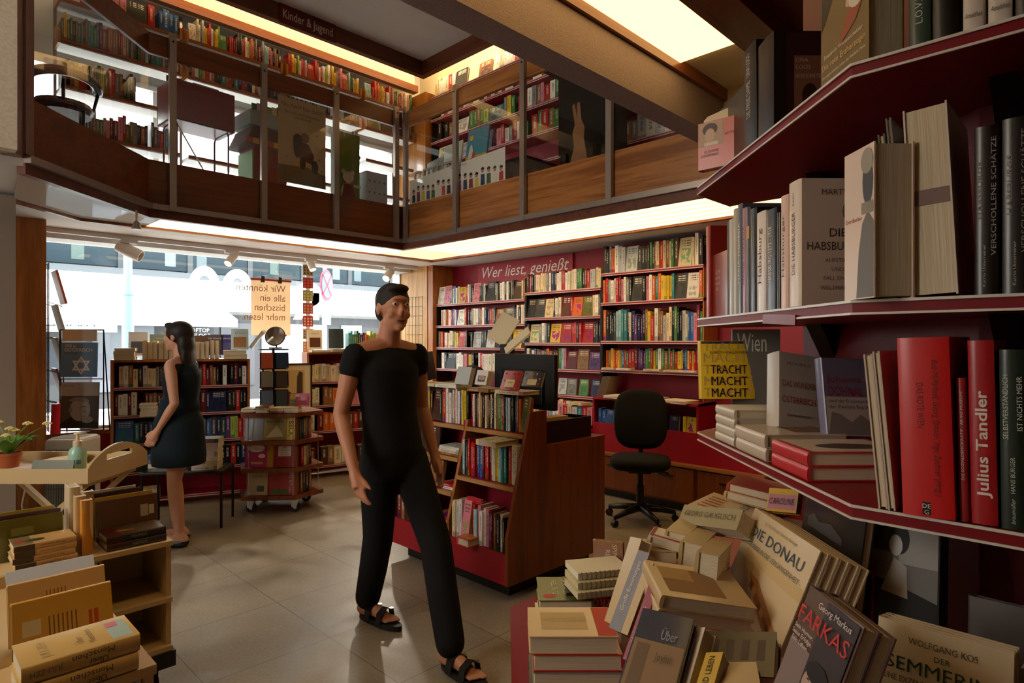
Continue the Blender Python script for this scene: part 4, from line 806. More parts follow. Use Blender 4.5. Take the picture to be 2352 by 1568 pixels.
# ------------------------------------------------------------------ track and spotlights along the window
t = thing('light_track', 'white lighting track above the shop window', 'lighting track', (0, 0, 0))
part('rail', MB().box(.98, 4.98, 6.62, 6.66, 2.455, 2.499), WHITE, t); part('blind_box', MB().box(.98, 4.98, 6.80, 7.06, 2.43, 2.499), C('#cfccc6', .5), t)
def spot(label, px_, py_, aim, big=1.0, on=0):
    p = at(px_, py_, Y=6.64); p.z = min(p.z, 2.40); t = thing('spotlight', label, 'spotlight', p); d = Vector(aim).normalized(); q_ = d.to_track_quat('Z', 'Y').to_matrix().to_4x4()
    part('stem', MB().tube([(0, 0, 0), (0, 0, 2.4545-p.z)], .008), WHITE, t); part('adapter', MB().box(-.07, .07, -.018, .018, 2.425-p.z, 2.4545-p.z), WHITE, t)
    hd = part('housing', MB().lathe([(.045*big, -.09*big), (.05*big, -.07*big), (.05*big, .10*big), (.043*big, .10*big), (.04*big, .07*big)], 20, q_), C('#e2d8cc', .4), t, angle=40)
    part('lens', MB().lathe([(.039*big, .072*big), (.039*big, .076*big)], 20, q_), mat('spot_lens_on' if on else 'spot_lens', '#332f2a', .2, emit='#ffe9c8' if on else None, estr=on), hd)
    if on:
        L_ = bpy.data.lights.new('spot_beam', 'SPOT'); L_.energy = on*7; L_.spot_size = 1.2; L_.spot_blend = .6; L_.color = (1, .86, .68); L_.shadow_soft_size = .04
        lo = bpy.data.objects.new('spot_beam', L_); COL.objects.link(lo); lo.parent = t; lo.matrix_local = Matrix.Translation(d*.13*big) @ (-d).to_track_quat('Z', 'Y').to_matrix().to_4x4()
    return t
spot('large white track spotlight near the pilaster end of the window', 296, 576, (.75, -.5, -.45), 1.15)
spot('small white track spotlight above the cream banner', 532, 594, (-.5, -.3, -.6), .85, 6)
spot('small white track spotlight above the strip of patterned cards', 714, 606, (.1, -.4, -.8), .8, 6)
spot('white lit track spotlight next to the corner pier', 893, 630, (-.65, -.35, -.6), 1.0, 10)
t = thing('spotlight', 'small grey spotlight hanging from the chamfered gallery edge', 'spotlight', at(312, 480, Z=2.49)+Vector((.02, .06, 0))); part('stem', MB().tube([(0, 0, .0), (0, 0, -.1)], .008), METAL, t); part('housing', MB().lathe([(.014, -.08), (.02, -.09), (.036, -.14), (.034, -.142)], 16), METAL, t, angle=40)
# ------------------------------------------------------------------ hung in the shop window
def translucent(name, col):
    m = bpy.data.materials.new(name); m.use_nodes = True; ns, ls = m.node_tree.nodes, m.node_tree.links; ns.clear()
    o = ns.new('ShaderNodeOutputMaterial'); d = ns.new('ShaderNodeBsdfDiffuse'); t_ = ns.new('ShaderNodeBsdfTranslucent'); x = ns.new('ShaderNodeMixShader'); x.inputs[0].default_value = .55
    d.inputs[0].default_value = (*srgb(col), 1); t_.inputs[0].default_value = (*srgb(col), 1)
    ls.new(d.outputs[0], x.inputs[1]); ls.new(t_.outputs[0], x.inputs[2]); ls.new(x.outputs[0], o.inputs[0]); MATS[name] = m; return m
a, c_ = at(577, 640, Y=7.0), at(667, 770, Y=7.0)
t = thing('banner', 'cream banner with mirrored brown sentence hanging in the shop window', 'banner', (a.x, 7.0, c_.z)); w_, h_ = c_.x-a.x, a.z-c_.z
part('cloth', MB().box(0, w_, 0, .003, 0, h_), translucent('banner_cloth', '#f0d9bd'), t)
part('rod', MB().box(-.01, w_+.01, -.008, .008, h_-.01, h_+.012), C('#a01c24', .4), t); part('rod', MB().box(.35, w_-.05, -.008, .008, -.012, .008), C('#c01c24', .4), t)
for x in (.13, w_-.13):
    part('clip', MB().box(x-.02, x+.02, -.012, .012, h_-.03, h_+.04), BLACKM, t); part('hanging_wire', MB().tube([(x, 0, h_+.04), (x-.03, 0, h_+.16), (x, 0, 2.43-c_.z)], .002, 5), CHROME, t)
for i, l_ in enumerate(('Wir könnten', 'alle ein', 'bisschen', 'mehr lesen.')): lettering(l_, C('#b08c66', .7), t, (w_-.06, -.001, h_-.1-.11*i), (-1, 0, 0), (0, 0, 1), .115, 'LEFT', bold=.003, sx=.95)
a, c_ = at(696, 606, Y=7.02), at(712, 812, Y=7.02); n_ = 7
t = thing('card_strip', 'vertical strip of seven patterned cards hanging in the shop window', 'window decoration', (a.x, 7.02, 0)); wd = c_.x-a.x+.04; hs_ = (a.z-c_.z)/n_
for i in range(n_):
    z = a.z-hs_*(i+1); cd = part('card', MB().box(0, wd, 0, .003, z+.02, z+hs_-.005), C(('#a8985a', '#a8302c', '#9a9a5a', '#b0486a', '#b04038', '#d0b88a', '#c8987a')[i], .6), t)
    for k in range(9):
        x_, y_ = wd*(.18+.32*(k % 3)), z+.03+(hs_-.05)*(.16+.33*(k//3)); part('motif', MB().add([(x, -.0008, q_) for x, q_ in ell(x_, y_, wd*.1, wd*.1, 8)], [list(range(8))]), C(('#5a3a2a', '#d8604a', '#d8d090', '#d8b03a', '#f0d0c0', '#4a7aa0', '#e8d8b8')[i], .6), cd)
part('tape', MB().box(wd*.3, wd*.7, .003, .005, c_.z, 2.43), WHITE, t)
# big white letters stuck on the glass (their fronts face the street)
t = thing('window_lettering', 'huge white letters stuck on the shop window pane', 'lettering', (0, 0, 0))
def glyph(x, yc, X_): return at(x, yc, Y=7.145)
WL = translucent('window_vinyl', '#f6f6f4')
def ring(cx_, cz_, a, c_, ai, ci, y=7.147, n=40, sy=.0):
    o_ = ell(cx_, cz_, a, c_, n); i_ = ell(cx_, cz_+sy, ai, ci, n)
    return MB().add([(x, y, z) for x, z in o_+i_], [(k, (k+1) % n, n+(k+1) % n, n+k) for k in range(n)])
for px_, py_ in ((546, 665), (624, 688)):
    p = at(px_, py_, Y=7.147); part('glass_letter', ring(p.x, p.z, .175, .235, .075, .13), WL, t)
p = at(706, 690, Y=7.147)
part('glass_letter', ring(p.x+.02, p.z+.08, .17, .155, .06, .06).add([(p.x+q_[0], 7.147, p.z+q_[1]) for q_ in ((.06, -.24), (.16, -.24), (.16, .1), (.06, .1), (-.19, -.24), (-.08, -.24), (.06, -.03), (-.05, -.03))], [(0, 1, 2, 3), (4, 5, 6, 7)]), WL, t)
p = at(470, 655, Y=7.147); part('glass_letter', ring(p.x, p.z, .16, .215, .065, .11), WL, t)
# wire grid and hat box display in front of the pier
t = thing('wire_grid', 'black wire grid panel hanging on the pale corner pier', 'wire grid', (5.0, 6.8, 0)); g_ = MB()
for i in range(6): g_.tube([(0, -.24+i*.075, .95), (0, -.24+i*.075, 2.1)], .003, 5)
for i in range(10): g_.tube([(0, -.24, .97+i*.125), (0, .135, .97+i*.125)], .003, 5)
part('grid', g_, BLACKM, t)
# potted dark plant behind the island end
t = thing('potted_plant', 'dark leafy bush in a pot behind the man', 'plant', (3.3, 4.25, 0)); part('pot', MB().lathe([(.14, 0), (.19, .35), (.2, .36), (.17, .36), (.15, .3)], 20), C('#4a3a30', .6), t, angle=40)
lf = MB()
for i in range(260):
    a = R.uniform(0, 2*PI); e = R.uniform(-.3, 1.4); r_ = R.uniform(.1, .26); p = Vector((r_*math.cos(a)*math.cos(e*.8), r_*math.sin(a)*math.cos(e*.8), .82+r_*math.sin(e)*1.1)); d_ = Vector((R.uniform(-1, 1), R.uniform(-1, 1), R.uniform(-.6, .8))).normalized()*.05; s_ = d_.orthogonal().normalized()*.018
    lf.add([p-d_, p+s_, p+d_, p-s_], [(0, 1, 2, 3)])
part('foliage', lf, C('#241a18', .6), t)['kind'] = 'stuff'
part('stem', MB().tube([(0, 0, .3), (0, 0, .9)], .02).tube([(0, 0, .6), (.1, .05, .95)], .012).tube([(0, 0, .6), (-.1, -.05, .95)], .012), C('#3a2a20', .8), t)
# ------------------------------------------------------------------ tray table, plant, soap
a = at(180, 1095, Z=.70)
t = thing('tray_table', 'cream wooden butler tray with raised handle ends on crossed legs', 'table', (.794, 4.593, 0), math.radians(-45.6))
CR = CREAM
part('tray_bottom', MB().box(-.58, .30, -.27, .27, .70, .715), CR, t); part('tray_rim', MB().box(-.58, .30, -.285, -.27, .69, .775), CR, t); part('tray_rim', MB().box(-.58, .30, .27, .285, .69, .775), CR, t)
RY = Matrix(((0, 0, 1, 0), (1, 0, 0, 0), (0, 1, 0, 0), (0, 0, 0, 1)))        # prism outline in Y-Z, thickness along X
def arch(n=14): return [(-.285+.57*i/n, .775+.105*math.sin(PI*i/n)**.8) for i in range(n+1)]
def end_board(x):
    m = MB(); o_ = [(-.285, .69)]+[(-.285, .775)]+arch()[1:-1]+[(.285, .775), (.285, .69)]
    # two bands round a hand slot
    top = arch(); bot = [(-.285+.57*i/14, .69) for i in range(15)]
    for i in range(14):
        y0, y1 = top[i][0], top[i+1][0]
        if 4 <= i <= 9:
            m.prism([(y0, .69), (y1, .69), (y1, .795), (y0, .795)], x, x+.015, RY); m.prism([(y0, .828), (y1, .828), (y1, top[i+1][1]), (y0, top[i][1])], x, x+.015, RY)
        else: m.prism([(y0, .69), (y1, .69), (y1, top[i+1][1]), (y0, top[i][1])], x, x+.015, RY)
    return m
part('handle_board', end_board(.30), CR, t); part('handle_board', end_board(-.595), CR, t)
for y in (-.2, .2):
    part('leg', MB().tube([(-.48, y, 0.0), (.24, y, .66)], .022, 4), CR, t); part('leg', MB().tube([(.24, y-.045, 0), (-.48, y-.045, .66)], .022, 4), CR, t)
part('support_bar', MB().box(.21, .26, -.25, .25, .655, .69), CR, t); part('support_bar', MB().box(-.52, -.47, -.25, .25, .655, .69), CR, t)
t = thing('primrose', 'potted primrose with cream pompom flowers on the butler tray', 'plant', at(20, 1074, Z=.716))
part('pot', MB().lathe([(.05, 0), (.066, .075), (.07, .078), (.07, .095), (.062, .095), (.058, .08)], 22), C('#a8552a', .8), t, angle=40); part('soil', MB().lathe([(.06, .08), (.06, .084)], 18), C('#2c1c12', .9), t)
LEAF = mat('leaf_green', '#5c8a34', .45)
for k in range(9):
    a = 2*PI*k/9+R.uniform(-.2, .2); l_ = R.uniform(.11, .16); c_, s_ = math.cos(a), math.sin(a); m = MB(); vv = []
    for i in range(7):
        f_ = i/6; r_ = .02+l_*f_; z = .09+.085*math.sin(PI*f_*.7); w_ = .034*math.sin(PI*(f_*.86+.12))
        vv += [(c_*r_-s_*w_, s_*r_+c_*w_, z+.012), (c_*r_, s_*r_, z), (c_*r_+s_*w_, s_*r_-c_*w_, z+.012)]
    m.add(vv, [q_ for i in range(6) for q_ in ((3*i, 3*i+1, 3*i+4, 3*i+3), (3*i+1, 3*i+2, 3*i+5, 3*i+4))]); part('leaf', m, LEAF, t, smooth=True)
for fx, fy, fz in ((.0, -.04, .24), (-.05, 0, .28), (.09, -.01, .26), (.19, .0, .25), (.03, .03, .22), (-.02, -.05, .20)):
    st = part('stem', MB().tube([(0, 0, .09), (fx*.4, fy*.4, .09+(fz-.09)*.6), (fx, fy, fz)], .0035, 6), C('#8aa050', .5), t, smooth=True); m = MB()
    for k in range(16):
        a = 2.4*k; r_ = .004+.0014*k; p = Vector((fx+r_*math.cos(a), fy+r_*math.sin(a), fz+.016-.0008*k)); m.ball(p, (.009, .009, .006), 6, 4)
    part('flower', m, C('#ead98c', .6), st, smooth=True)
t = thing('soap_dispenser', 'mint green pump bottle standing on the butler tray', 'bottle', at(178, 1086, Z=.716), .5-.8)
part('bottle', MB().lathe([(.001, 0), (.042, 0), (.047, .006), (.047, .115), (.042, .14), (.022, .16), (.02, .165), (.001, .165)], 24), mat('mint_soap', '#a6cdb6', .25, coat=.4), t, angle=40)
part('pump_collar', MB().lathe([(.024, .163), (.024, .19), (.014, .196), (.01, .205), (.008, .232), (.001, .232)], 20), C('#dcc09a', .4), t, angle=40); part('nozzle', MB().tube([(-.018, 0, .232), (.0, 0, .236), (.046, 0, .233)], [.007, .008, .005], 8), C('#e8d4b4', .4), t, smooth=True)
part('printed_label', MB().box(.0, .022, -.0478, -.047, .06, .085), C('#4a6a60', .5), t)
tag(MB().box(-.12, .12, -.004, .004, 0, .10).obj('picture_card', C('#4a4a2a', .3)), 'dark olive card leaning inside the front rim of the butler tray', 'card').matrix_world = Matrix.Translation(at(118, 1097, Z=.717)) @ Matrix.Rotation(math.radians(-45.6), 4, 'Z') @ Matrix.Rotation(-.2, 4, 'X')
tag(MB().box(-.13, .13, -.10, .10, 0, .004).obj('leaflet', C('#d8c6c0', .5)), 'pale leaflet with pink print lying in the butler tray', 'leaflet').matrix_world = Matrix.Translation(at(62, 1072, Z=.7165)) @ Matrix.Rotation(-.6, 4, 'Z')
tag(MB().prism([(-.1, 0), (.12, 0), (.16, .05), (-.06, .03)], -.08, .08, RX).obj('paper_bag', mat('paper_bag', '#d6c4a0', .8)), 'crumpled cream paper bag behind the soap bottle', 'bag').matrix_world = Matrix.Translation(at(130, 1064, Z=.7165)) @ Matrix.Rotation(-.8, 4, 'Z')
t = thing('power_cable', 'white cable running down from a wall socket below the butler tray', 'cable', (0, 0, 0)); part('cord', MB().tube([at(60, 1110, Y=6.255), at(55, 1135, Y=6.22), at(50, 1160, Y=6.2), at(58, 1200, Y=6.1), (.80, 5.9, .02), (.90, 5.75, .006)], .006, 6), WHITE, t, smooth=True); part('socket', MB().box(.75, .84, 6.248, 6.26, .36, .44), WHITE, t)
# ------------------------------------------------------------------ cream book cart
t = thing('book_cart', 'cream stepped book cart on black base with open bays facing the room', 'cart', (0, 0, 0))
CRB = mat('cream_board', '#d3b584', .5)
# rear wing with open bays
part('top_board', MB().box(.20, .855, 2.84, 3.22, .64, .66), CRB, t)
for x in (.20, .50, .835): part('upright', MB().box(x, x+.02, 2.87, 3.22, .195, .64), CRB, t)
part('shelf_board', MB().box(.20, .855, 2.85, 3.22, .40, .418), CRB, t); part('bottom_board', MB().box(.20, .855, 2.85, 3.22, .195, .215), CRB, t); part('back_panel', MB().box(.22, .835, 3.205, 3.22, .215, .64), CRB, t)
part('black_base', MB().box(.20, .865, 2.84, 3.23, .13, .195), BLACK, t)
for x, y in ((.79, 2.91), (.79, 3.15), (.27, 3.15)): cs = part('caster', MB().tube([(x-.016, y, .055), (x+.016, y, .055)], .055, 18), BLACK, t, angle=40); part('caster_fork', MB().box(x-.022, x+.022, y-.02, y+.02, .09, .13), BLACKM, cs)
# front wing, lower step in the middle and front shelf
part('middle_board', MB().box(.17, .52, 1.99, 2.84, .60, .62), CRB, t); part('front_board', MB().box(.17, .485, 1.74, 1.99, .655, .68), CRB, t); part('step_riser', MB().box(.17, .52, 2.83, 2.845, .60, .66), CRB, t)
for x, y in ((.17, 1.745), (.455, 1.745), (.17, 2.3), (.49, 2.3)): part('upright', MB().box(x, x+.025, y, y+.02, .13, .60 if y > 2 else .655), CRB, t)
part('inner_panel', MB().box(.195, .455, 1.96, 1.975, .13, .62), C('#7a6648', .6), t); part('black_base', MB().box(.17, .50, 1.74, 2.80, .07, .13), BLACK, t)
for x, y in ((.21, 1.8), (.46, 1.8)): part('caster', MB().tube([(x-.014, y, .035), (x+.014, y, .035)], .035, 16), BLACK, t, angle=40)
part('peg', MB().tube([(.855, 3.05, .45), (.905, 3.05, .45)], .018, 8), CRB, t); part('peg', MB().tube([(.855, 3.05, .41), (.905, 3.05, .41)], .018, 8), CRB, t)
# two thick cream books lying at the very front, spines to the viewer, upside down
UM = '#d9b878'
for i, z in enumerate((.6815, .7255)):
    b_ = big_book('thick cream paper-wrapped novel, %s of the two lying at the cart front' % ('lower', 'upper')[i], frame((0, 0, 1), Vector((0, 0, 1)).cross(Vector((0, 1, 0))), (.445+.004*i, 1.745+.004*i, z)), .043, .235, .145, UM, round_=.006)
    on_spine(b_, 'JULI ZEH', .043, .190, .019, '#8a7a58', ro=.0065, dx=.0, fit=.062); on_spine(b_, 'Menschen', .043, .098, .021, '#5a4a34', ro=.0065, dx=.008, fit=.085); on_spine(b_, 'Über', .043, .088, .017, '#5a4a34', ro=.0065, dx=-.010, fit=.04)
    if i: 
        lettering('JULI ZEH', C('#b09c70', .5), b_, (.0435, .065, .185), (0, 1, 0), (0, 0, 1), .025, name='title_lettering'); lettering('Über', C('#8a7448', .5), b_, (.0435, .06, .115), (0, 1, 0), (0, 0, 1), .022, name='title_lettering'); lettering('Menschen', C('#8a7448', .5), b_, (.0435, .07, .092), (0, 1, 0), (0, 0, 1), .022, name='title_lettering')
        patch(b_, 'cover_photo', 'f', .043, .01, .125, .01, .055, '#8a9a84', .3); patch(b_, 'red_sticker', 'f', .043, .09, .118, .028, .052, '#c8281c', .3, lift=.0009)
def spine_up(label, y, col, w, h, th, x=.24, lean=.30, z=.621, **k):
    """book on its fore edge, back cover to the viewer"""
    ex = Vector((0, 1, -lean)); return big_book(label, frame(Vector((0, 1, -lean)), (-1, 0, 0), (x+h, y, z+w+.012)), th, h, w, col, **k)
b_ = spine_up('golden yellow wrapped novel standing spine up behind the cream novels', 2.08, '#c99a3a', .17, .225, .032, .235)
for i in range(7): patch(b_, 'blurb_line', 'b', .03, .05, .13, .085+.010*i, .0885+.010*i, '#7a5a24')
patch(b_, 'price_label', 'b', .03, .05, .09, .165, .205, '#cfbf9a'); patch(b_, 'red_note', 'b', .03, .06, .13, .035, .045, '#b84a24'); patch(b_, 'red_note', 'b', .03, .06, .12, .05, .058, '#b84a24')
b_ = spine_up('cream novel with red oval blurbs standing spine up in the cart', 2.25, '#dcb47c', .17, .235, .032, .245)
patch(b_, 'red_oval', 'b', .03, 0, 0, 0, 0, '#b8281c', poly=ell(.075, .05, .02, .042)); patch(b_, 'red_oval', 'b', .03, 0, 0, 0, 0, '#c03024', poly=ell(.06, .15, .012, .032))
for i in range(6): patch(b_, 'blurb_line', 'b', .03, .035, .075, .1+.009*i, .103+.009*i, '#8a6a44')
lettering('DIE ANDEREN', C('#a8302c', .5), b_, (.016, -.0047, .12), (0, 0, 1), (-1, 0, 0), .016, name='spine_lettering')
b_ = spine_up('pale blue foil wrapped book leaning far back behind the red oval novel', 2.42, '#b9bfcc', .16, .225, .022, .26, lean=.75)
# rear step: four brown-spined books, olive book, tall upright books
for i in range(4):
    b_ = big_book('cream and brown paperback lying spine out, %s of four in the cart' % ('lowest', 'second lowest', 'second highest', 'topmost')[i], frame((0, 0, 1), Vector((0, 0, 1)).cross(Vector((0, 1, 0))), (.52+R.uniform(-.004, .004), 2.862+R.uniform(0, .006), .661+i*.0225)), .022, .19, .125, '#cda46a', 'paperback_book', .002, .003)
    patch(b_, 'brown_band', 's', .022, .001, .021, .128, .1885, '#4a3a2a', lift=.0005-.0012); on_spine(b_, 'Die drei Schwestern', .022, .075, .0095, '#6a4a2a', down=False, ro=.0036)
    if i == 3: patch(b_, 'dark_leaf', 'f', .022, 0, 0, 0, 0, '#3a4428', poly=ell(.05, .12, .022, .03)); patch(b_, 'red_leaf', 'f', .022, 0, 0, 0, 0, '#a83a24', poly=ell(.05, .165, .018, .018)); patch(b_, 'brown_cover_end', 'f', .022, .002, .122, .13, .1885, '#7a664a', lift=.0002)
def back_out(label, x0, x1, y, h, th, col, kind='hardback_book', z=.661, lean=.12):
    return big_book(label, frame((0, 1, -lean), (0, lean, 1), (x1, y, z)), th, h, x1-x0, col, kind)
b_ = back_out('olive green book standing behind the four brown-spined books', .235, .50, 3.01, .155, .018, '#6d6a1c'); patch(b_, 'blurb', 'b', 0, .09, .16, .09, .12, '#8a8640')
back_out('book with glossy mauve top edge standing behind the olive book', .225, .50, 3.045, .165, .022, '#5a3a44'); back_out('thin dark book with yellow top standing behind the mauve-edged book', .23, .485, 3.085, .17, .012, '#c9b04a')
bp = big_book
for i, (x, y, h, col, nm) in enumerate(((.575, 2.885, .215, '#cf8a2a', 'amber and white tall book, nearest'), (.562, 2.93, .225, '#c8a878', 'cream tall book, second'), (.597, 2.975, .23, '#b89a6c', 'tan tall book, third'), (.56, 3.03, .245, '#d0b894', 'pale tall book, farthest'))):
    b_ = big_book('%s in the upright row amid the cart' % nm, frame((1, 0, 0), (0, 0, 1), (x-.034, y, .661)), .036, h, .04 if i < 3 else .10, col)
    if i == 0: patch(b_, 'white_top', 's', .036, 0, 0, 0, 0, '#dcc8a8', poly=[(.001, .19), (.001, .21), (.035, .21), (.035, .06), (.02, .14)], lift=-.001)
for i in range(2):
    b_ = big_book('dark book with brown cover, %s of two lying on the end of the cart' % ('lower', 'upper')[i], frame((0, 0, 1), Vector((0, 0, 1)).cross(Vector((0, 1, 0))), (.835, 2.865+.006*i, .661+.029*i)), .028, .215, .14, '#2c2620')
    patch(b_, 'red_end', 's', .028, .001, .027, .15, .213, '#5a2018', lift=-.001); on_spine(b_, 'Johanna', .028, .10, .017, '#9a9488', down=False, ro=.0047)
    if i: patch(b_, 'cover_photo', 'f', .028, .004, .136, .004, .21, '#5a4630'); patch(b_, 'hand', 'f', .028, 0, 0, 0, 0, '#b07038', poly=[(.06, .1), (.075, .15), (.068, .17), (.05, .16), (.045, .11)], lift=.0008); patch(b_, 'red_corner', 'f', .028, .004, .136, .16, .21, '#5c1a16', lift=.0006)
b_ = back_out('brown book with a small barcode label standing behind the two dark books', .62, .845, 3.015, .17, .02, '#6a4a34'); patch(b_, 'barcode_label', 'b', 0, .012, .032, .085, .125, '#d0c4b0'); patch(b_, 'paper_slip', 'b', 0, .035, .065, .08, .13, '#b8a890', lift=.0006)
back_out('yellow book standing behind the brown book on the cart', .62, .835, 3.05, .178, .014, '#c8a02a'); back_out('black book with white top leaning at the back of the cart', .61, .80, 3.09, .19, .02, '#3a1c14'); back_out('white book standing last in the end row of the cart', .615, .79, 3.125, .195, .02, '#cfc4ba')
b_ = big_book('white book with black floral pattern standing in the open cart bay', frame((0, -1, 0), (0, 0, 1), (.53, 2.93, .419)), .03, .205, .08, '#d8cfc0')
for i in range(40): patch(b_, 'floral_blot', 'f', .03, 0, 0, 0, 0, '#1a1816', poly=ell(R.uniform(.006, .074), R.uniform(.008, .197), R.uniform(.002, .006), R.uniform(.003, .008), 7))
# second cart cut by the picture edge
t = thing('book_cart', 'black and cream cart end with upright novels at the picture edge', 'cart', (0, 0, 0))
part('side_board', MB().box(.14, .158, 1.62, 2.12, .05, .70), BLACK, t); part('shelf_board', MB().box(-.12, .14, 1.2, 2.12, .42, .44), CRB, t); part('cap_board', MB().box(.0, .175, 2.05, 2.30, .70, .715), CRB, t); part('foot', MB().box(-.12, .158, 1.62, 2.12, 0, .05), BLACK, t); part('leg', MB().box(-.12, -.10, 1.2, 1.25, 0, .42), CRB, t); part('cap_post', MB().box(.02, .05, 2.2, 2.24, 0, .70), CRB, t)
b_ = big_book('white novel with a red dot standing in the edge cart', frame((1, 0, 0), (0, 0, 1), (.085, 1.42, .441)), .045, .235, .135, '#d9bda0', round_=.006)
on_spine(b_, 'Fallada', .045, .10, .022, '#a83a30', ro=.0066); on_spine(b_, 'Lilly und ihr Sklave', .045, .17, .014, '#4a3a30', ro=.0066, dx=.012); patch(b_, 'red_dot', 's', 0, 0, 0, 0, 0, '#b82a24', poly=ell(.024, .03, .014, .014), lift=.0016)
big_book('cream novel standing behind the white novel in the edge cart', frame((1, 0, 0), (0, 0, 1), (.08, 1.60, .441)), .05, .25, .135, '#d9b48c', round_=.006)
# ------------------------------------------------------------------ shelving hung before the upper windows
BOARD = mat('white_board', '#e4e2de', .4)
PALP = wood('pine_orange', '#b5762e', '#9a5c1e', 'Z', 1, .35)
struct('trim_11', MB().box(1.0, 5.05, 6.72, 6.80, 4.86, 4.95), PINEX, 'wooden beam the window side shelves hang from')
struct('wall_cove', MB().box(-1.0, 5.05, 6.80, 6.83, 4.86, 5.42), mat('cove_cream', '#efe2c4', .8), 'cream cove wall above the hung shelves')
struct('column_7', MB().box(5.0, WX, 6.5, WY, 2.88, 4.8), PALP, 'orange pine pier in the gallery corner')
UN = [(1.08, 2.10), (2.14, 3.15), (3.19, 4.17), (4.21, 4.98)]
ZB = (4.56, 4.19, 3.79, 3.38, 3.0)
UNM = ['nearest the chamfered end', 'above the red book bin', 'above the motor car poster', 'next to the gallery corner']
UNS = ['end unit', 'unit above the bin', 'unit above the poster', 'corner unit']
BO = ['top', 'second', 'third', 'fourth']
for (x0, x1), nm in zip(UN, UNM):
    t = thing('hanging_shelf', 'white shelf unit with pine ends before the upper window, %s' % nm, 'shelf', (x0, 6.70, 0))
    for z in ZB:
        b_ = part('shelf_board', MB().box(.02, x1-x0-.02, .012, .22, z-.03, z), BOARD, t); part('edging', MB().box(.02, x1-x0-.02, .0, .012, z-.018, z+.012), PINEX, b_)
    for x in (0, x1-x0-.02):
        for z in ZB[:2]: part('end_panel', MB().prism([(0, z-.03), (.22, z-.03), (.22, z+.16), (.12, z+.16), (0, z+.08)], x, x+.02, RY), PALP, t)
    for x in (.01, x1-x0-.01): part('hanging_rail', MB().box(x-.012, x+.012, .20, .222, 2.885, 4.86), METAL, t)
GP = 'picture books on the shelves before the upper window'
def grow(seq, u, zi, where, h=(.2, .28), **k):
    row(seq, (UN[u][0]+.03, 6.712, ZB[zi]+.001), (UN[u][1]-.03, 6.712, ZB[zi]+.001), (0, -1, 0), where, 'picture_book', h=h, d=.17, group=GP, frm='', **k)
top = ('kwwrkcGwpppp[k]r_bbbb', '[w]cwbsyyrrwTyyG[G]drrddkeerrwcToTdgnrngllsdppkTTk', 'rryynLwrrs[r]rrwrwLLwryygrp[r]lGkwyyc', '[l]rroooTyyrlwrdTkdGrdpgcwpGG')
for i, s in enumerate(top): grow(s, i, 0, 'the top board, gallery %s' % UNS[i], h=(.16, .26))
for i, s in enumerate(('OyOGeTtgeTtttgmTTToTTdrcg_gDetTgleDttDtwdkTrw', 'kTwGyrwTDkntTrktnrdnkwT__wkDkk', 'kDkngkDgkkn______TT', '_[T]_[B]_[k]ksk')): grow(s, i, 1, 'the second board, gallery %s' % UNS[i], h=(.2, .27))
for i, s in enumerate(('OkTyrrkwTGyOrrgTeGkD________[k]__', '_________')): grow(s, i, 2, 'the third board, gallery %s' % UNS[i], h=(.2, .27))
grow('dpkpDkkDTOeTpddprOOgDTk_kDdrtkdd', 0, 3, 'the fourth board, gallery %s' % UNS[0], h=(.18, .27))
grow('____________ntTTk', 1, 3, 'the fourth board, gallery %s' % UNS[1], h=(.18, .27))
# ------------------------------------------------------------------ red bookcase on the side gallery
bookcase('tall red bookcase on the upper side gallery beside the corner pier', 4.25, 6.48, (4.73, 4.43, 4.13, 3.82, 3.50, 3.2), zb=2.89)
bookcase('tall red bookcase on the upper side gallery behind the black desk', 2.05, 4.23, (4.73, 4.20, 3.82, 3.45, 3.1), zb=2.89)
GS = 'picture books on the upper side gallery'
def srow(seq, y0, y1, z, where, h=(.18, .26), **k): row(seq, (5.09, y0, z), (5.09, y1, z), (-1, 0, 0), where, 'gallery_book', h=h, d=.16, group=GS, **k)
srow('ccwwcrw[k]____[T]_wcwwwrpgwdwwllwsy', 6.42, 4.27, 4.73, 'the top board, gallery bay by the pier', h=(.17, .26))
srow('[c][r]wTkyyLLcwrwTd__gkwkk', 4.2, 2.1, 4.73, 'the top board, gallery bay behind the desk', h=(.19, .28))
srow('wrwwcTrwwrwcdwrwTwrwwkrwrdwwTwTwr', 6.3, 4.27, 4.43, 'the second board, gallery bay by the pier', h=(.15, .2))
srow('_k_kTG[w]GGTGL[t]gyG_rrwgTprwG', 6.42, 4.27, 4.13, 'the third board, gallery bay by the pier')
srow('_[c]_[s]_[b]_prwgrwG_rGrTG', 6.42, 4.27, 3.82, 'the fourth board, gallery bay by the pier')
srow('TooTrkdTrkkTcGk____swk', 4.2, 2.1, 4.20, 'the second board, gallery bay behind the desk')
srow('__wgr[D]____nGkwk', 4.2, 2.1, 3.82, 'the third board, gallery bay behind the desk', h=(.2, .25))
srow('Gor_TwDDkTgswsww_Tkkwc[e]', 4.2, 2.1, 3.45, 'the fourth board, gallery bay behind the desk')
srow('GrwkTy__kwdwT__kDwswgk', 4.2, 2.1, 3.10, 'the lowest board, gallery bay behind the desk')
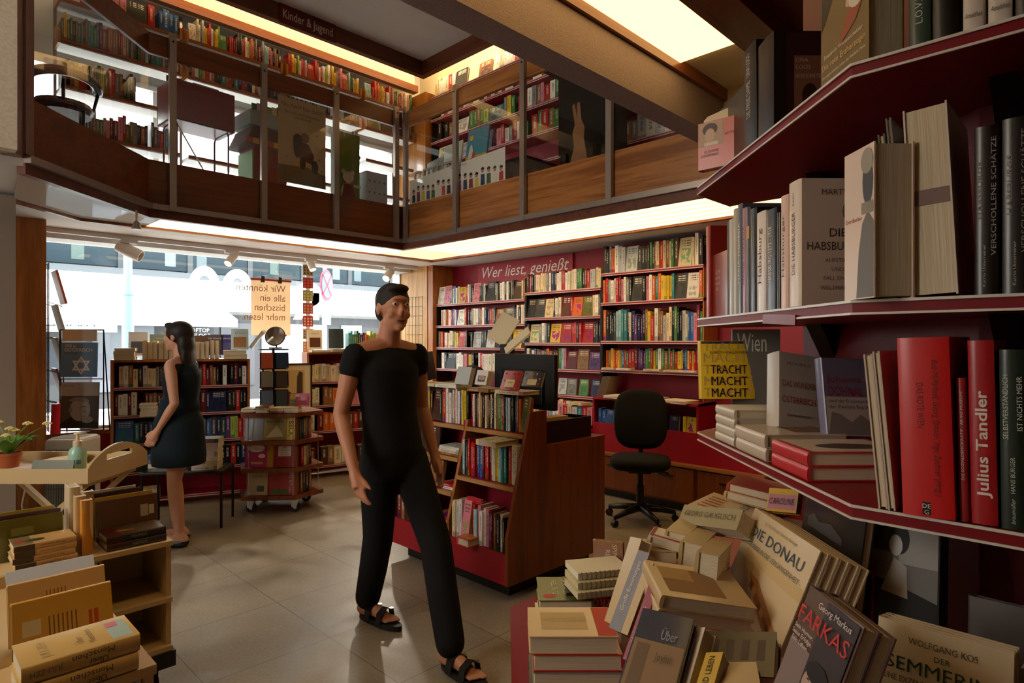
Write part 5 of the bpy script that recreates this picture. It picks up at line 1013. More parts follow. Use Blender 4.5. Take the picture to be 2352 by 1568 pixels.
# ------------------------------------------------------------------ things standing on the gallery
GF = 2.881
t = thing('book_bin', 'dark red leather book bin on tubular red legs behind the gallery glass', 'book bin', (1.78, 5.95, GF), .06)
RL = mat('red_leather', '#7d1420', .3, coat=.3)
part('bin_body', MB().box(0, .56, 0, .36, .60, .62).box(0, .56, 0, .02, .60, .96).box(0, .56, .34, .36, .60, .96).box(0, .02, .02, .34, .60, .96).box(.54, .56, .02, .34, .60, .96), RL, t, bevel=.008)
for x in (.05, .51):
    part('leg', MB().tube([(x, .03, 0), (x, .03, .57), (x, .06, .60), (x, .3, .60), (x, .33, .57), (x, .33, 0)], .009), C('#6a1018', .3), t, smooth=True)
part('cross_brace', MB().tube([(.05, .04, .58), (.51, .32, .1)], .007), METAL, t)
mb_ = Matrix.Translation(t.location) @ Matrix.Rotation(.06, 4, 'Z')
for i, (x, w, h, c_, nm) in enumerate(((.03, .13, .42, '#202c40', 'navy'), (.17, .1, .40, '#1c2238', 'midnight blue'), (.285, .24, .45, '#b5bdc0', 'pale grey')) ):
    o_ = big_book('%s picture book standing in the red book bin' % nm, mb_ @ frame((0, -1, .05), (0, .05, 1), (x, .2+.03*i, .625)), .012, h, w, c_, 'picture_book', .002, 0)
    if i == 2:
        for k, (a, c2) in enumerate(((.05, '#c8963a'), (.11, '#a84a3a'), (.17, '#5a6a74'))): patch(o_, 'printed_animal', 'f', .012, 0, 0, 0, 0, c2, poly=ell(a, .38, .018, .026, 8))
for i in range(5): big_book('%s spine in the row at the end of the red book bin' % ('grey', 'green', 'white', 'black', 'tan')[i], mb_ @ frame((1, 0, 0), (0, 0, 1), (.30+.028*i, .045, .622)), .012, .3, .12, ('#777777', '#5a7a4a', '#c9c9c4', '#222222', '#8a6a48')[i], 'picture_book', .002, 0)
t = thing('toy_house', 'colourful cardboard display house with red roof on the gallery', 'display', (2.48, 5.90, GF), .05)
part('wall_box', MB().box(0, .34, 0, .3, 0, .50), C('#7a1c1c', .5), t); part('painted_side', MB().box(-.012, 0, .0, .3, 0, .46), C('#6f9a4a', .5), t); part('roof_slab', MB().prism([(-.10, .50), (.4, .50), (.34, .68), (-.02, .68)], -.34, .04, RX), C('#4a1e14', .6), t); part('gable_tray', MB().box(-.04, .42, -.02, .34, .70, .84), C('#8fa0a0', .6), t)
for i in range(7): part('roof_tile', MB().box(-.10+.07*i, -.04+.07*i, -.052, -.041, .51, .56), C(('#a83a2a', '#c9962a', '#4a6a3a')[i % 3], .5), t)
for i in range(6): big_book('small %s book in the tray on the toy house' % ('green', 'white', 'red', 'lime', 'cream', 'teal')[i], frame((0, -1, 0), (0, 0, 1), (2.50+.05*i, 6.0, GF+.842)), .01, .1+.01*(i % 3), .05, ('#4a7a3a', '#d8d8d0', '#b03030', '#8aa03a', '#d8c8a0', '#3a7a7a')[i], 'picture_book', .002, 0)
def hang(name, label, cat, x0, x1, z0, z1, col, y=GY+.026):
    t = thing(name, label, cat, (x0, y, z0)); part('sheet', MB().box(0, x1-x0, 0, .003, 0, z1-z0), C(col, .6), t); return t, x1-x0, z1-z0
a, c_ = at(639, 225, Y=5.526), at(748, 420, Y=5.526)
t, w, h = hang('poster', 'beige poster with two riders on a dark toy car hanging behind the gallery glass', 'poster', a.x, c_.x, 2.99, at(690, 232, Y=5.526).z, '#b7a078')
lettering('Fahr, Fahr!! Fahr doch!!!', C('#7a2c1c', .6), t, (w/2, -.001, h-.07), (1, 0, 0), (0, 0, 1), .05, fit=w*.86); lettering('Da vorne sind haufenweise\nneue Bücher!', C('#4a3826', .6), t, (w/2, -.001, h-.15), (1, 0, 0), (0, 0, 1), .036, fit=w*.72)
def fl(par, nm, poly, col, k=1): part(nm, MB().add([(x, -.0008*k, z) for x, z in poly], [list(range(len(poly)))]), C(col, .6), par)
fl(t, 'ground', [(0, 0), (w, 0), (w, h*.16), (w*.6, h*.22), (0, h*.2)], '#6a5a36'); fl(t, 'car_body', [(w*.3, h*.42), (w*.45, h*.52), (w*.62, h*.50), (w*.74, h*.38), (w*.72, h*.26), (w*.5, h*.3), (w*.34, h*.34)], '#4a2418', 2)
for x, z, r_ in ((.38, .36, .05), (.5, .26, .08), (.76, .24, .09)): fl(t, 'wheel', ell(w*x, h*z, w*r_*.8, w*r_*1.5), '#2a1c16', 3)
fl(t, 'rider', ell(w*.4, h*.53, w*.1, h*.07), '#2e2018', 3); fl(t, 'rider', ell(w*.55, h*.57, w*.09, h*.06), '#6a4a34', 3); fl(t, 'rider_coat', [(w*.3, h*.5), (w*.5, h*.5), (w*.52, h*.38), (w*.32, h*.38)], '#3a281e', 2)
for x, z in ((.82, .33), (.88, .2), (.78, .62), (.15, .3)): fl(t, 'bird', [(w*x, h*z), (w*(x+.06), h*(z+.03)), (w*(x+.03), h*z), (w*(x+.08), h*(z-.01))], '#5a4a30', 2)
a, c_ = at(778, 300, Y=5.62), at(826, 372, Y=5.62)
tag(MB().box(0, c_.x-a.x, 0, .16, 0, a.z-GF).obj('crate', C('#6f7a1e', .5)), 'olive green crate standing on the gallery beside the poster', 'crate').location = (a.x, 5.62, GF)
t = thing('teddy_cutout', 'small white cardboard bear shape in red dress behind the gallery glass', 'cut-out', (3.30, 5.56, GF)); w = .006
def cut(nm, poly, col, y0=0., y1=.005): part(nm, MB().prism(poly, -y1, -y0, RX), C(col, .6), t)
cut('body', ell(0, .12, .075, .12), '#c9b9a6'); cut('head', ell(0, .29, .06, .055), '#d0c2ae', -.004, .001); cut('ear', ell(-.05, .34, .024, .024), '#c0b09c'); cut('ear', ell(.05, .34, .024, .024), '#c0b09c'); cut('dress', [(-.05, .22), (.05, .22), (.08, .06), (-.08, .06)], '#7a2a24', -.008, -.004); cut('arm', ell(.1, .21, .05, .016), '#c9b9a6', .001, .004); cut('foot', ell(-.05, .012, .04, .02), '#d6cabb', -.01, -.002); cut('foot', ell(.05, .012, .04, .02), '#d6cabb', -.01, -.002)
# banner of seated children along the side gallery glass
t = thing('banner', 'white banner with a row of seated children along the side gallery glass', 'banner', (GX+.016, 0, 0))
part('sheet', MB().add([(0, 5.40, 2.97), (0, 3.95, 2.97), (0, 3.95, 3.27), (0, 5.40, 3.22)], [(0, 1, 2, 3)]), C('#d8d2c4', .7), t)
cols = ['#26304a', '#7a2430', '#c8b43a', '#2a3a5a', '#3a5a3a', '#d8d0c0', '#b84038', '#1e2430', '#8a9ab0', '#c86a8a']
for i in range(17):
    y = 5.33-.083*i; hh = .10+.03*((i*7) % 4)/3
    f_ = part('printed_child', MB().add([(-.0006, y-s, z) for s, z in ((-.03, 2.975), (.03, 2.975), (.026, 2.98+hh*.75), (-.026, 2.98+hh*.75))], [(0, 1, 2, 3)]), C(cols[i % 10], .7), t)
    part('printed_head', MB().add([(-.0009, q_[0], q_[1]) for q_ in ell(y, 2.985+hh, .02, .026, 10)][::-1], [list(range(10))]), C('#a8785a', .7), f_); part('printed_hair', MB().add([(-.0012, q_[0], q_[1]) for q_ in ell(y, 2.992+hh, .024, .024, 10, 0, PI)][::-1], [list(range(11))]) if False else MB().add([(-.0012, y+.024*math.cos(PI*k/8), 2.99+hh+.024*math.sin(PI*k/8)) for k in range(9)][::-1], [list(range(9))]), C('#1c1410', .7), f_)
lettering('Unsere Kinder lesen', C('#6a6a6a', .6), t, (-.001, 4.6, 3.225), (0, -1, .0), (0, .0, 1), .03)
# displays behind that banner
b_ = big_book('large blue and yellow picture book standing behind the side gallery glass', frame((-1, 0, .15), (.15, 0, 1), (4.02, 4.58, 3.17)), .02, .42, .3, '#2f8aa0', 'picture_book')
patch(b_, 'yellow_field', 'f', .02, .0, .3, 0, .14, '#c9a02a'); patch(b_, 'red_shape', 'f', .02, 0, 0, 0, 0, '#b8402a', poly=ell(.1, .14, .04, .04), lift=.0008); patch(b_, 'sun', 'f', .02, 0, 0, 0, 0, '#d8b83a', poly=ell(.06, .33, .03, .03), lift=.0008); patch(b_, 'horse', 'f', .02, 0, 0, 0, 0, '#d8d0c0', poly=[(.03, .12), (.09, .12), (.1, .2), (.07, .27), (.05, .24), (.04, .18)], lift=.0009)
b_ = big_book('white picture book with little black figures behind the side gallery glass', frame((-1, 0, .2), (.2, .1, 1), (4.04, 4.95, 3.2)), .015, .32, .28, '#b9c0b0', 'picture_book')
for i in range(4): patch(b_, 'little_figure', 'f', .015, 0, 0, 0, 0, '#2a2a28', poly=ell(.06+.05*i, .09+.02*(i % 2), .012, .026, 8))
big_book('grey picture book leaning beside the white one behind the gallery glass', frame((-1, 0, .25), (.25, .15, 1), (4.05, 5.25, 3.18)), .015, .24, .26, '#8f9690', 'picture_book')
t = thing('book_desk', 'black desk with thin legs carrying picture books on the side gallery', 'desk', (4.0, 0, GF))
part('desk_top', MB().box(0, .5, 3.75, 5.42, .26, .285), BLACK, t)
for y in (3.8, 5.36): part('leg', MB().box(.03, .07, y, y+.03, 0, .26), BLACK, t); part('leg', MB().box(.43, .47, y, y+.03, 0, .26), BLACK, t)
t = thing('piano', 'black upright desk block with a lamp shelf on the side gallery', 'desk', (4.28, 3.35, GF)); part('body', MB().box(0, .35, -.25, .25, .30, 1.12), C('#100e0d', .35), t); part('top_board', MB().box(-.22, .38, -.3, .45, 1.12, 1.15), C('#1a1512', .3), t); part('leg', MB().box(-.02, .03, -.2, -.15, 0, .30), BLACK, t); part('leg', MB().box(-.02, .03, .15, .2, 0, .30), BLACK, t); part('leg', MB().box(.3, .35, -.2, -.15, 0, .30), BLACK, t)
tag(MB().box(0, .16, 0, .22, 0, .02).obj('paper_pad', C('#9a9aa4', .6)), 'grey paper pad lying on the black desk block of the gallery', 'paper').location = (4.08, 3.42, GF+1.151)
t = thing('rabbit_cutout', 'brown plywood rabbit silhouette behind the side gallery glass', 'cut-out', (GX+.09, 3.16, GF+.0))
part('silhouette', MB().prism([(-.10, 0), (.10, 0), (.09, .12), (.055, .24), (.07, .36), (.045, .42), (.075, .58), (.055, .60), (.015, .46), (.02, .60), (-.005, .6), (-.02, .45), (-.055, .38), (-.045, .3), (-.075, .16)], 0, .008, RY), C('#8a5c34', .6), t)
t = thing('ladder', 'low white wooden lattice leaning behind the banner on the side gallery', 'lattice', (GX+.06, 0, GF)); part('rail', MB().box(0, .015, 4.66, 5.38, .42, .44), C('#a8a090', .6), t); part('rail', MB().box(0, .015, 4.66, 5.38, .0, .02), C('#a8a090', .6), t)
for i in range(10): part('slat', MB().box(0, .015, 4.67+.077*i, 4.69+.077*i, .02, .42), C('#a8a090', .6), t)
t = thing('armchair', 'black curved chair back behind the chamfered gallery panel', 'chair', (.95, 5.70, GF)); part('backrest', MB().tube([(.22*math.cos(a), .22*math.sin(a), .56-.04*math.sin(a)) for a in [PI*.9+PI*1.1*k/16 for k in range(17)]], .035, 10), mat('black_leather', '#121111', .25), t, smooth=True); part('seat', MB().lathe([(.001, .34), (.18, .34), (.2, .38), (.18, .42), (.001, .42)], 22), mat('black_leather', '#121111'), t, angle=40)
for a in (.6, 2.2, 3.8, 5.4): part('leg', MB().tube([(.16*math.cos(a), .16*math.sin(a), 0), (.16*math.cos(a), .2*math.sin(a), .36)], .012), BLACKM, t)
for a in (PI*.95, PI*1.45, PI*1.95): part('back_post', MB().tube([(.18*math.cos(a), .18*math.sin(a), .36), (.22*math.cos(a), .22*math.sin(a), .54)], .012), BLACKM, t)
t = thing('picture_crate', 'white box with dotted print near the gallery corner', 'box', (3.55, 5.62, GF)); part('box_body', MB().box(0, .26, 0, .14, 0, .42), C('#a9abb0', .6), t)
for i in range(12): part('dot', MB().add([(x, -.0008, z) for x, z in ell(.04+.06*(i % 4), .08+.12*(i//4), .012, .012, 8)], [list(range(8))]), C('#5a5a78', .6), t)
t = thing('globe_lamp', 'small brass reading lamp on a red stool behind the bear shape', 'lamp', (3.52, 6.02, GF)); part('stool', MB().lathe([(.13, 0), (.13, .2), (.001, .2)], 20), C('#5a1018', .5), t, angle=40); part('lamp_shade', MB().lathe([(.09, .22), (.05, .28), (.02, .3)], 20), mat('brass', '#b98a4a', .3, .8), t, smooth=True); part('stem', MB().tube([(0, 0, .2), (0, 0, .29)], .008), BLACKM, t)
# sign on the ceiling frame
t = thing('ceiling_sign', 'dark red sign with white lettering on the ceiling frame', 'sign', (0, 6.168, 0)); a, c_ = at(641, 10, Y=6.16), at(771, 70, Y=6.16)
part('panel', MB().box(a.x, c_.x, -.012, 0, 4.80, 5.0), C('#5a1014', .5), t); lettering('Kinder & Jugend', C('#c9b8a8', .5), t, ((a.x+c_.x)/2, -.0125, 4.90), (1, 0, 0), (0, 0, 1), .13, fit=(c_.x-a.x)*.88, bold=.01)
# ------------------------------------------------------------------ red corner shelf close to the camera
KK = Vector((1.21, .336, 0)); av = Vector((q, q, 0)); n1 = Vector((-q, q, 0)); bv = Vector((0, -1, 0)); n2 = Vector((-1, 0, 0)); UP = Vector((0, 0, 1))
EE = Vector((1.832, .958, 0))
REDN = mat('red_shelf', '#780c18', .42, spec=.3)
MTRIM = mat('aluminium_trim', '#d6d0c9', .35, .15)
t = thing('corner_shelf', 'dark red shelf unit with angled corner and pale metal edges', 'shelf', (0, 0, 0))
def sh_poly(i=0.0): return [(EE.x+i*.3, EE.y-i), (KK.x+i, KK.y-i*.414), (KK.x+i, -.95), (1.55, -.95), (1.55, .195), (2.07, .715), (2.07, EE.y-i)]
def ccw(p): return p if sum(p[i][0]*p[(i+1) % len(p)][1]-p[(i+1) % len(p)][0]*p[i][1] for i in range(len(p))) > 0 else p[::-1]
for z in (1.996, 1.573, 1.208):
    b_ = part('shelf_board', MB().prism(ccw(sh_poly(.003)), z-.024, z), REDN, t)
    def line(i): return [(2.07, EE.y-i), (EE.x+i*.3, EE.y-i), (KK.x+i, KK.y-i*.414), (KK.x+i, -.95)]
    for z0, z1 in ((z-.004, z+.0008), (z-.0255, z-.0215)):
        part('edging', MB().prism(ccw(line(-.0015)+line(.002)[::-1]), z0, z1), MTRIM, b_)
part('back_panel', MB().prism(ccw([(1.55, -.95), (1.55, .195), (2.07, .715), (2.09, .70), (1.57, .18), (1.57, -.95)]), .6, 3.15), mat('red_back', '#5e0d18', .5), t)
for p_ in ((1.50, .14), (1.50, -.4), (1.93, .60)):
    for z in (1.972, 1.549): part('bracket', MB().add([(p_[0]+.04, p_[1]-.02, z-.12), (p_[0]+.04, p_[1]+.02, z-.12), (p_[0]+.04, p_[1]+.02, z), (p_[0]+.04, p_[1]-.02, z), (p_[0]-.12, p_[1]-.02, z), (p_[0]-.12, p_[1]+.02, z)], [(0, 1, 2, 3), (0, 3, 4), (1, 5, 2), (3, 2, 5, 4), (0, 4, 5, 1)]), BLACK, t)
P_ = at(1725, 712, n=n1, p=KK); P2_ = at(1792, 712, n=n1, p=KK)
part('label_holder', MB().box(0, (P2_-P_).length, -.004, .0, 1.545, 1.567, frame(P2_-P_, UP, (P_.x, P_.y, 0))), C('#7a1020', .3), t)
def proj(P):
    v = Vector(P)-Vector((0, 0, CAMH)); f = v.x*ca+v.y*sa; r_ = v.x*sa-v.y*ca; return CX+FPX*r_/f, CY-FPX*v.z/f
def ground(x, inset, seg): 
    n = n1 if seg == 1 else n2
    return at(x, 800, n=n, p=KK-n*inset)
def spine_px(label, xl, xr, yt, zb, color, seg=1, inset=.012, d=.15, out=False, lean=0.0, kind='hardback_book', **k):
    """book on a shelf board, spine (or fore edge when out) to the front, width and height read from the photo"""
    n = n1 if seg == 1 else n2; a = ground(xl, inset, seg); c_ = ground(xr, inset, seg); w = (c_-a).length*.96; r = UP.cross(n)
    ctr = (a+c_)/2; dep = (ctr.x*ca+ctr.y*sa); h = CAMH+(CY-yt)*dep/FPX-zb
    u = (UP + r*lean).normalized(); rr = (r - u*r.dot(u)).normalized(); o = Vector((a.x, a.y, zb+.0015)) + UP*max(0, lean)*w
    if not out: m = frame(rr, u, o)
    else: m = frame(-rr, u, o+rr*w)
    b_ = big_book(label, m, w, h, d, color, kind, round_=0 if out else .004, **k); b_['w'] = w
    if out: b_.matrix_world = b_.matrix_world @ Matrix.Translation((0, -d, 0))
    return b_, w, h
def face_px(label, P0, xr, h, nrm, zb, tk, color, back=.0, roll=0.0, kind='hardback_book', **k):
    """cover to the front with its foot-left corner at P0; nrm = direction the cover faces, back = lean"""
    nrm = Vector(nrm).normalized(); r = UP.cross(nrm); lo, hi = .02, .6
    P0 = Vector((P0[0], P0[1], zb+.001))
    for _ in range(40):
        w = (lo+hi)/2
        if proj(P0+r*w)[0] < xr: lo = w
        else: hi = w
    n = (nrm+UP*back).normalized(); u = (UP-nrm*back).normalized()
    if roll: u = (u + r*roll).normalized()
    b_ = big_book(label, frame(n, u, P0-n*tk), tk, h, w, color, kind, **k)
    return b_, w
# middle board, from its far end to the angled corner and beyond
Z2 = 1.573
spine_px('dull red tall book at the far end of the middle red shelf', 1623, 1632, 521, Z2, '#9c2618')
b_, w = face_px('rust red cover with pale title at the far end of the middle red shelf', ground(1633, .02, 1), 1671, .19, n1, Z2, .02, '#8c2a18')
for i, s_ in enumerate(('Zu Mi', 'um zu', 'war d', 'erle')): on_front(b_, s_, .02, w*.3, .135-.017*i, .016, '#d9b8a0')
L2 = [(1672, 1676, 510, '#1a1a1c', 'thin black', ''), (1676, 1686, 505, '#b8aea2', 'silver grey', ''), (1686, 1696, 481, '#a39a8c', 'pale stone', ''), (1696, 1707, 470, '#4d4a58', 'slate violet', 'MARIA THERESIA'), (1707, 1717, 479, '#a06a78', 'dusty pink', 'MARIA THERESIA'), (1717, 1725, 478, '#16121a', 'black and gold', ''), (1725, 1739, 480, '#120d0d', 'plain black', ''), (1739, 1761, 488, '#d9c9c0', 'white', 'Habsburg'), (1761, 1786, 482, '#17181a', 'glossy black', 'HABSBURG 1273 - 1918'), (1787, 1794, 490, '#1c1512', 'narrow black', ''), (1795, 1812, 451, '#dcb6a6', 'salmon', 'Habsburger')]
for x0, x1, y, c_, nm, ti in L2:
    b_, w, h = spine_px('%s spine on the middle red shelf%s' % (nm, ', beside the salmon one' if nm == 'narrow black' else (', third from the rust cover' if nm == 'pale stone' else '')), x0, x1, y, Z2, c_)
    if ti: on_spine(b_, ti, w, h*.55, w*.5, '#d8d0c8' if srgb(c_)[0] < .2 else '#4a3434', fit=h*.55)
    if nm == 'black and gold': patch(b_, 'gold_band', 's', w, .001, w-.001, h*.7, h*.82, '#b8862a', lift=-.0005)
b_, w, h = spine_px('large cream book on the Habsburgs with grey lettering on the middle red shelf', 1813, 1843, 418, Z2, '#dcc6b6', 1, .0, .15); tk = w; w = .15

for s_, z, sz, c_ in (('MARTYN', .89, .017, '#5a4a44'), ('DIE', .57, .025, '#3a302c'), ('HABSBURGER', .465, .025, '#3a302c'), ('AUFSTIEG', .355, .012, '#6a5a54'), ('UND', .285, .012, '#6a5a54'), ('FALL EINER', .215, .012, '#6a5a54'), ('WELTMACHT', .14, .012, '#6a5a54')): on_front(b_, s_, tk, w*.5, h*z, sz, c_, 'CENTER', fit=w*.86 if 'HABSB' in s_ else None)
patch(b_, 'crest', 'f', tk, 0, 0, 0, 0, '#7a6a5a', poly=ell(w*.62, h*.74, .008, .018, 10)); on_spine(b_, 'DIE HABSBURGER', tk, h*.5, .02, '#5a4a44', fit=h*.5); on_spine(b_, 'RADY', tk, h*.86, .011, '#5a4a44')
b_, w = face_px('thick cream novel with a dark statue cover on the middle red shelf', ground(1940, .0, 1)+Vector((0, 0, 0)), 2008, .262, n1, Z2, .068, '#dcc0ac')
patch(b_, 'statue_robe', 'f', .068, 0, 0, 0, 0, '#6a5f55', poly=[(w*.42, .002), (w*.985, .002), (w*.985, .13), (w*.8, .15), (w*.62, .13), (w*.5, .08)]); patch(b_, 'statue_head', 'f', .068, 0, 0, 0, 0, '#3a3836', poly=ell(w*.8, .2, w*.17, .042)); patch(b_, 'turban', 'f', .068, 0, 0, 0, 0, '#9a8f7c', poly=ell(w*.78, .235, w*.2, .022), lift=.0008); patch(b_, 'collar', 'f', .068, w*.6, w*.98, .145, .165, '#8a7d6c', lift=.0008); on_front(b_, 'Der Barbar', .068, w*.06, .14, .011, '#a8402c')
spine_px('narrow grey book leaning with its pages to the room beside the thick white book', 2058, 2076, 300, Z2, '#4a4644', 2, .0, .15, True, -.10); spine_px('thin grey foil wrapped book leaning against the thick white book', 2076, 2090, 262, Z2, '#6a6460', 2, .0, .16, True, -.09)
b_, w, h = spine_px('very thick white foil wrapped book with its pages to the room', 2098, 2206, 240, Z2, '#d2c4bc', 2, .005, .2, True, -.05)
part('page_stripe', MB().box(.004, w-.004, .198, .1985, h*.48, h*.56), C('#8a706c', .8), b_)
for x0, x1, y, nm in ((2238, 2296, 292, 'first'), (2302, 2372, 272, 'second')):
    b_, w, h = spine_px('black thick book with grey vertical title, %s of the pair on the middle red shelf' % nm, x0, x1, y, Z2, '#141012', 2)
    on_spine(b_, 'VERSCHOLLENE SCHÄTZE', w, h*.58, w*.30, '#8a8480', dx=.010, fit=h*.7); on_spine(b_, 'HABSBURGS', w, h*.62, w*.26, '#8a8480', dx=-.008, fit=h*.34); on_spine(b_, 'Katrin Unterreiner', w, h*.17, w*.18, '#a09a94', dx=-.002, fit=h*.25)
# top board
Z1 = 1.996
pe = at(1604, 380, X=1.66)
b_, w = face_px('orange red book with a woman portrait at the far end of the top shelf', (pe.x, pe.y), 1697, .135, (-1, 0, 0), Z1, .03, '#c2492c'); h = .135
patch(b_, 'portrait_photo', 'f', .03, .002, w*.62, h*.48, h-.002, '#b8977c'); patch(b_, 'portrait_hair', 'f', .03, 0, 0, 0, 0, '#4a3226', poly=ell(w*.30, h*.83, w*.19, h*.13), lift=.0008); patch(b_, 'portrait_face', 'f', .03, 0, 0, 0, 0, '#c8a48a', poly=ell(w*.30, h*.70, w*.125, h*.15), lift=.0012); patch(b_, 'portrait_collar', 'f', .03, w*.16, w*.5, h*.485, h*.56, '#d8c8b4', lift=.0008)
on_front(b_, 'EUGENIE', .03, w*.52, h*.36, .011, '#6a2a1a', 'RIGHT'); on_front(b_, 'SCHWARZWALD', .03, w*.52, h*.28, .011, '#6a2a1a', 'RIGHT', fit=w*.46); on_front(b_, 'BETTINA', .03, w*.66, h*.66, .010, '#6a2a1a')
part('cream_flap', MB().prism([(0, 0), (w, 0), (w, .03), (w*.8, .042), (.012, .028), (0, .018)], -.026, -.003, Matrix.Translation((0, 0, h)) @ RY), C('#e0cba8', .7), b_)
b_, w = face_px('dark brown book leaning sideways against the black spine on the top red shelf', ground(1650, .02, 1), 1722, .19, n1, Z1, .02, '#3a2c1e', roll=-.0)
b_, w, h = spine_px('slim black foil wrapped book with white title on the top red shelf', 1709, 1741, 108, Z1, '#131112', 1, .015, lean=-.03); on_spine(b_, 'LINA LOOS', w, h*.82, w*.4, '#c9c4be', fit=h*.22); on_spine(b_, 'DIE FREIE DAME', w, h*.48, w*.4, '#c9c4be', fit=h*.36)
b_, w, h = spine_px('black and maroon book with a brown portrait label on the top red shelf', 1742, 1779, 92, Z1, '#1d1216', 1, .012, .125); tk = w; w = .125
patch(b_, 'maroon_board', 'f', tk, w*.24, w*.99, .004, h-.004, '#3a1a1c'); patch(b_, 'label_photo', 'f', tk, w*.38, w*.96, h*.2, h*.75, '#8a5a44', lift=.0008); patch(b_, 'portrait_shape', 'f', tk, 0, 0, 0, 0, '#3a221a', poly=ell(w*.68, h*.34, w*.15, h*.13), lift=.0012)
for s_, z in (('LINA', .70), ('LOOS', .63), ('DAS BUCH OHNE TITEL', .54)): lettering(s_, C('#d8b49a', .5), b_, (tk+.0016, w*.40, h*z), (0, 1, 0), (0, 0, 1), .014, 'LEFT', fit=w*.5 if len(s_) > 6 else None, name='title_lettering')
b_, w = face_px('large golden brown book with a woman in profile on the top red shelf', ground(1886, .02, 1), 1996, .30, n1, Z1, .062, '#7a6238')
h = .30
patch(b_, 'dark_drape', 'f', .062, 0, 0, 0, 0, '#241d14', poly=[(.002, .12), (w*.42, .2), (w*.4, h), (.002, h)]); patch(b_, 'lady_neck', 'f', .062, 0, 0, 0, 0, '#c8a684', poly=[(w*.55, .13), (w*.8, .11), (w*.86, .2), (w*.62, .2)], lift=.0008); patch(b_, 'lady_face', 'f', .062, 0, 0, 0, 0, '#d0b090', poly=ell(w*.66, .225, w*.16, .04), lift=.0012); patch(b_, 'lady_collar', 'f', .062, 0, 0, 0, 0, '#d8ccb8', poly=ell(w*.78, .135, w*.16, .022), lift=.0014); patch(b_, 'red_dress', 'f', .062, 0, 0, 0, 0, '#9c4a2c', poly=[(w*.4, .065), (w*.75, .09), (w*.92, .125), (w*.6, .12)], lift=.001)
on_front(b_, 'Friedrich Weissensteiner', .0635, w*.5, .066, .011, '#e0d4bc', 'CENTER', fit=w*.8); on_front(b_, 'Die rote Erzherzogin', .0635, w*.5, .047, .017, '#d8b070', 'CENTER', fit=w*.9); on_front(b_, 'Das ungewöhnliche Leben der Elisabeth Marie', .0635, w*.5, .028, .007, '#e0d4bc', 'CENTER', fit=w*.9)
b_, w, h = spine_px('dark teal spine with white vertical title on the top red shelf', 2088, 2140, -60, Z1, '#39483c', 2); on_spine(b_, 'L.O.V.E.', w, h*.5, w*.5, '#c8ccc4'); on_spine(b_, 'LMW', w, .016, .012, '#b8862a', dx=0) if False else None
spine_px('plain dark book between the teal spine and the white pair on the top red shelf', 2142, 2205, -80, Z1, '#17100f', 2)
for x0, x1, nm in ((2212, 2264, 'first'), (2270, 2328, 'second')):
    b_, w, h = spine_px('white book with small grey italic imprint, %s of the pair on the top red shelf' % nm, x0, x1, -120, Z1, '#cfc2b6', 2)
    lettering('Amalthea', C('#4a4440', .5), b_, (w/2, -.0045, .024), (1, 0, 0), (0, 0, 1), .012, shear=.25, fit=w*.8, name='spine_lettering')
spine_px('black book after the white pair on the top red shelf', 2332, 2400, -140, Z1, '#191316', 2)
# lowest board
Z3 = 1.208
def stack_px(lab, s, o, La, Ld, n_, t_, col, mats=None):
    out = []
    for i in range(n_):
        C0 = KK+av*s+n1*o+UP*(Z3+.001+i*(t_+.001)); j = av*R.uniform(-.004, .004)
        # long open edges: spine at the back, fore edge to the room
        m = frame(UP, av*-1 if False else av, C0+j)
        ey = av.cross(UP)
        m = frame(UP, -av, C0+j+av*La) if ey.dot(n1) > 0 else m
        b_ = big_book('%s, %s of the pile on the lowest red shelf' % (lab, ABOVE[i] if i < n_-1 else 'topmost'), m, t_, La, Ld, col); out.append(b_)
    return out
stack_px('wide pale book at far end', .585, -.012, .15, .25, 4, .025, '#cbbfae')
sb = stack_px('book with dark blue spine edge', .385, -.012, .19, .20, 2, .032, '#c9b7a4')
sc = stack_px('red edged book with dark photo cover', .178, -.012, .17, .22, 2, .030, '#c23038')
patch(sc[1], 'cover_print', 'f', .030, .012, .21, .006, .165, '#cbb9a6'); patch(sc[1], 'dark_photo', 'f', .030, 0, 0, 0, 0, '#4a3a34', poly=ell(.12, .07, .07, .035), lift=.0008); patch(sb[1], 'cover_photo', 'f', .032, .09, .19, .04, .18, '#7a5c48')
PW = ground(1622, .13, 1)
b_, w = face_px('big grey foil wrapped book with white title at the back of the lowest red shelf', ground(1640, .06, 1)-n1*.06, 1792, .33, (-.9, -.35, 0), Z3, .03, '#5d5850')
on_front(b_, 'Wien', .03, w*.42, .285, .085, '#c9c0b0', 'CENTER', fit=w*.62)
zt = Z3+4*.026+.003
b_, w = face_px('yellow book with bold black title standing on the pale pile', ground(1612, .012, 1)+n1*.0, 1734, .186, (-.72, -.69, 0), zt, .028, '#e0b81e', back=.08)
h = .186
for i in range(5): on_front(b_, ('TRACHT', 'MACHT')[i % 2], .028, w*.52, h*(.9-.2*i), .042, '#d9b06a', 'CENTER', fit=w*.95)
lettering('ELSBETH WALLNÖFER', C('#1d1a14', .5), b_, (.0288, w*.52, h*.80), (0, 1, 0), (0, 0, 1), .011, fit=w*.7, name='title_lettering')
for s_, z in (('TRACHT', .5), ('MACHT', .3), ('MACHT', .1)): lettering(s_, C('#14120e', .5), b_, (.0288, w*.52, h*z), (0, 1, 0), (0, 0, 1), .04, fit=w*.68, name='title_lettering')
patch(b_, 'blue_top', 'f', .028, .002, w-.002, h*.955, h-.001, '#2a3a54', lift=.0006)
b_, w = face_px('pale grey thick book with red title leaning on the flat books', at(1789, 925, n=n1, p=KK-n1*.10), 1880, .205, (-.55, -.83, .0), Z3+.068, .055, '#c8beb4', back=.22, roll=.16)
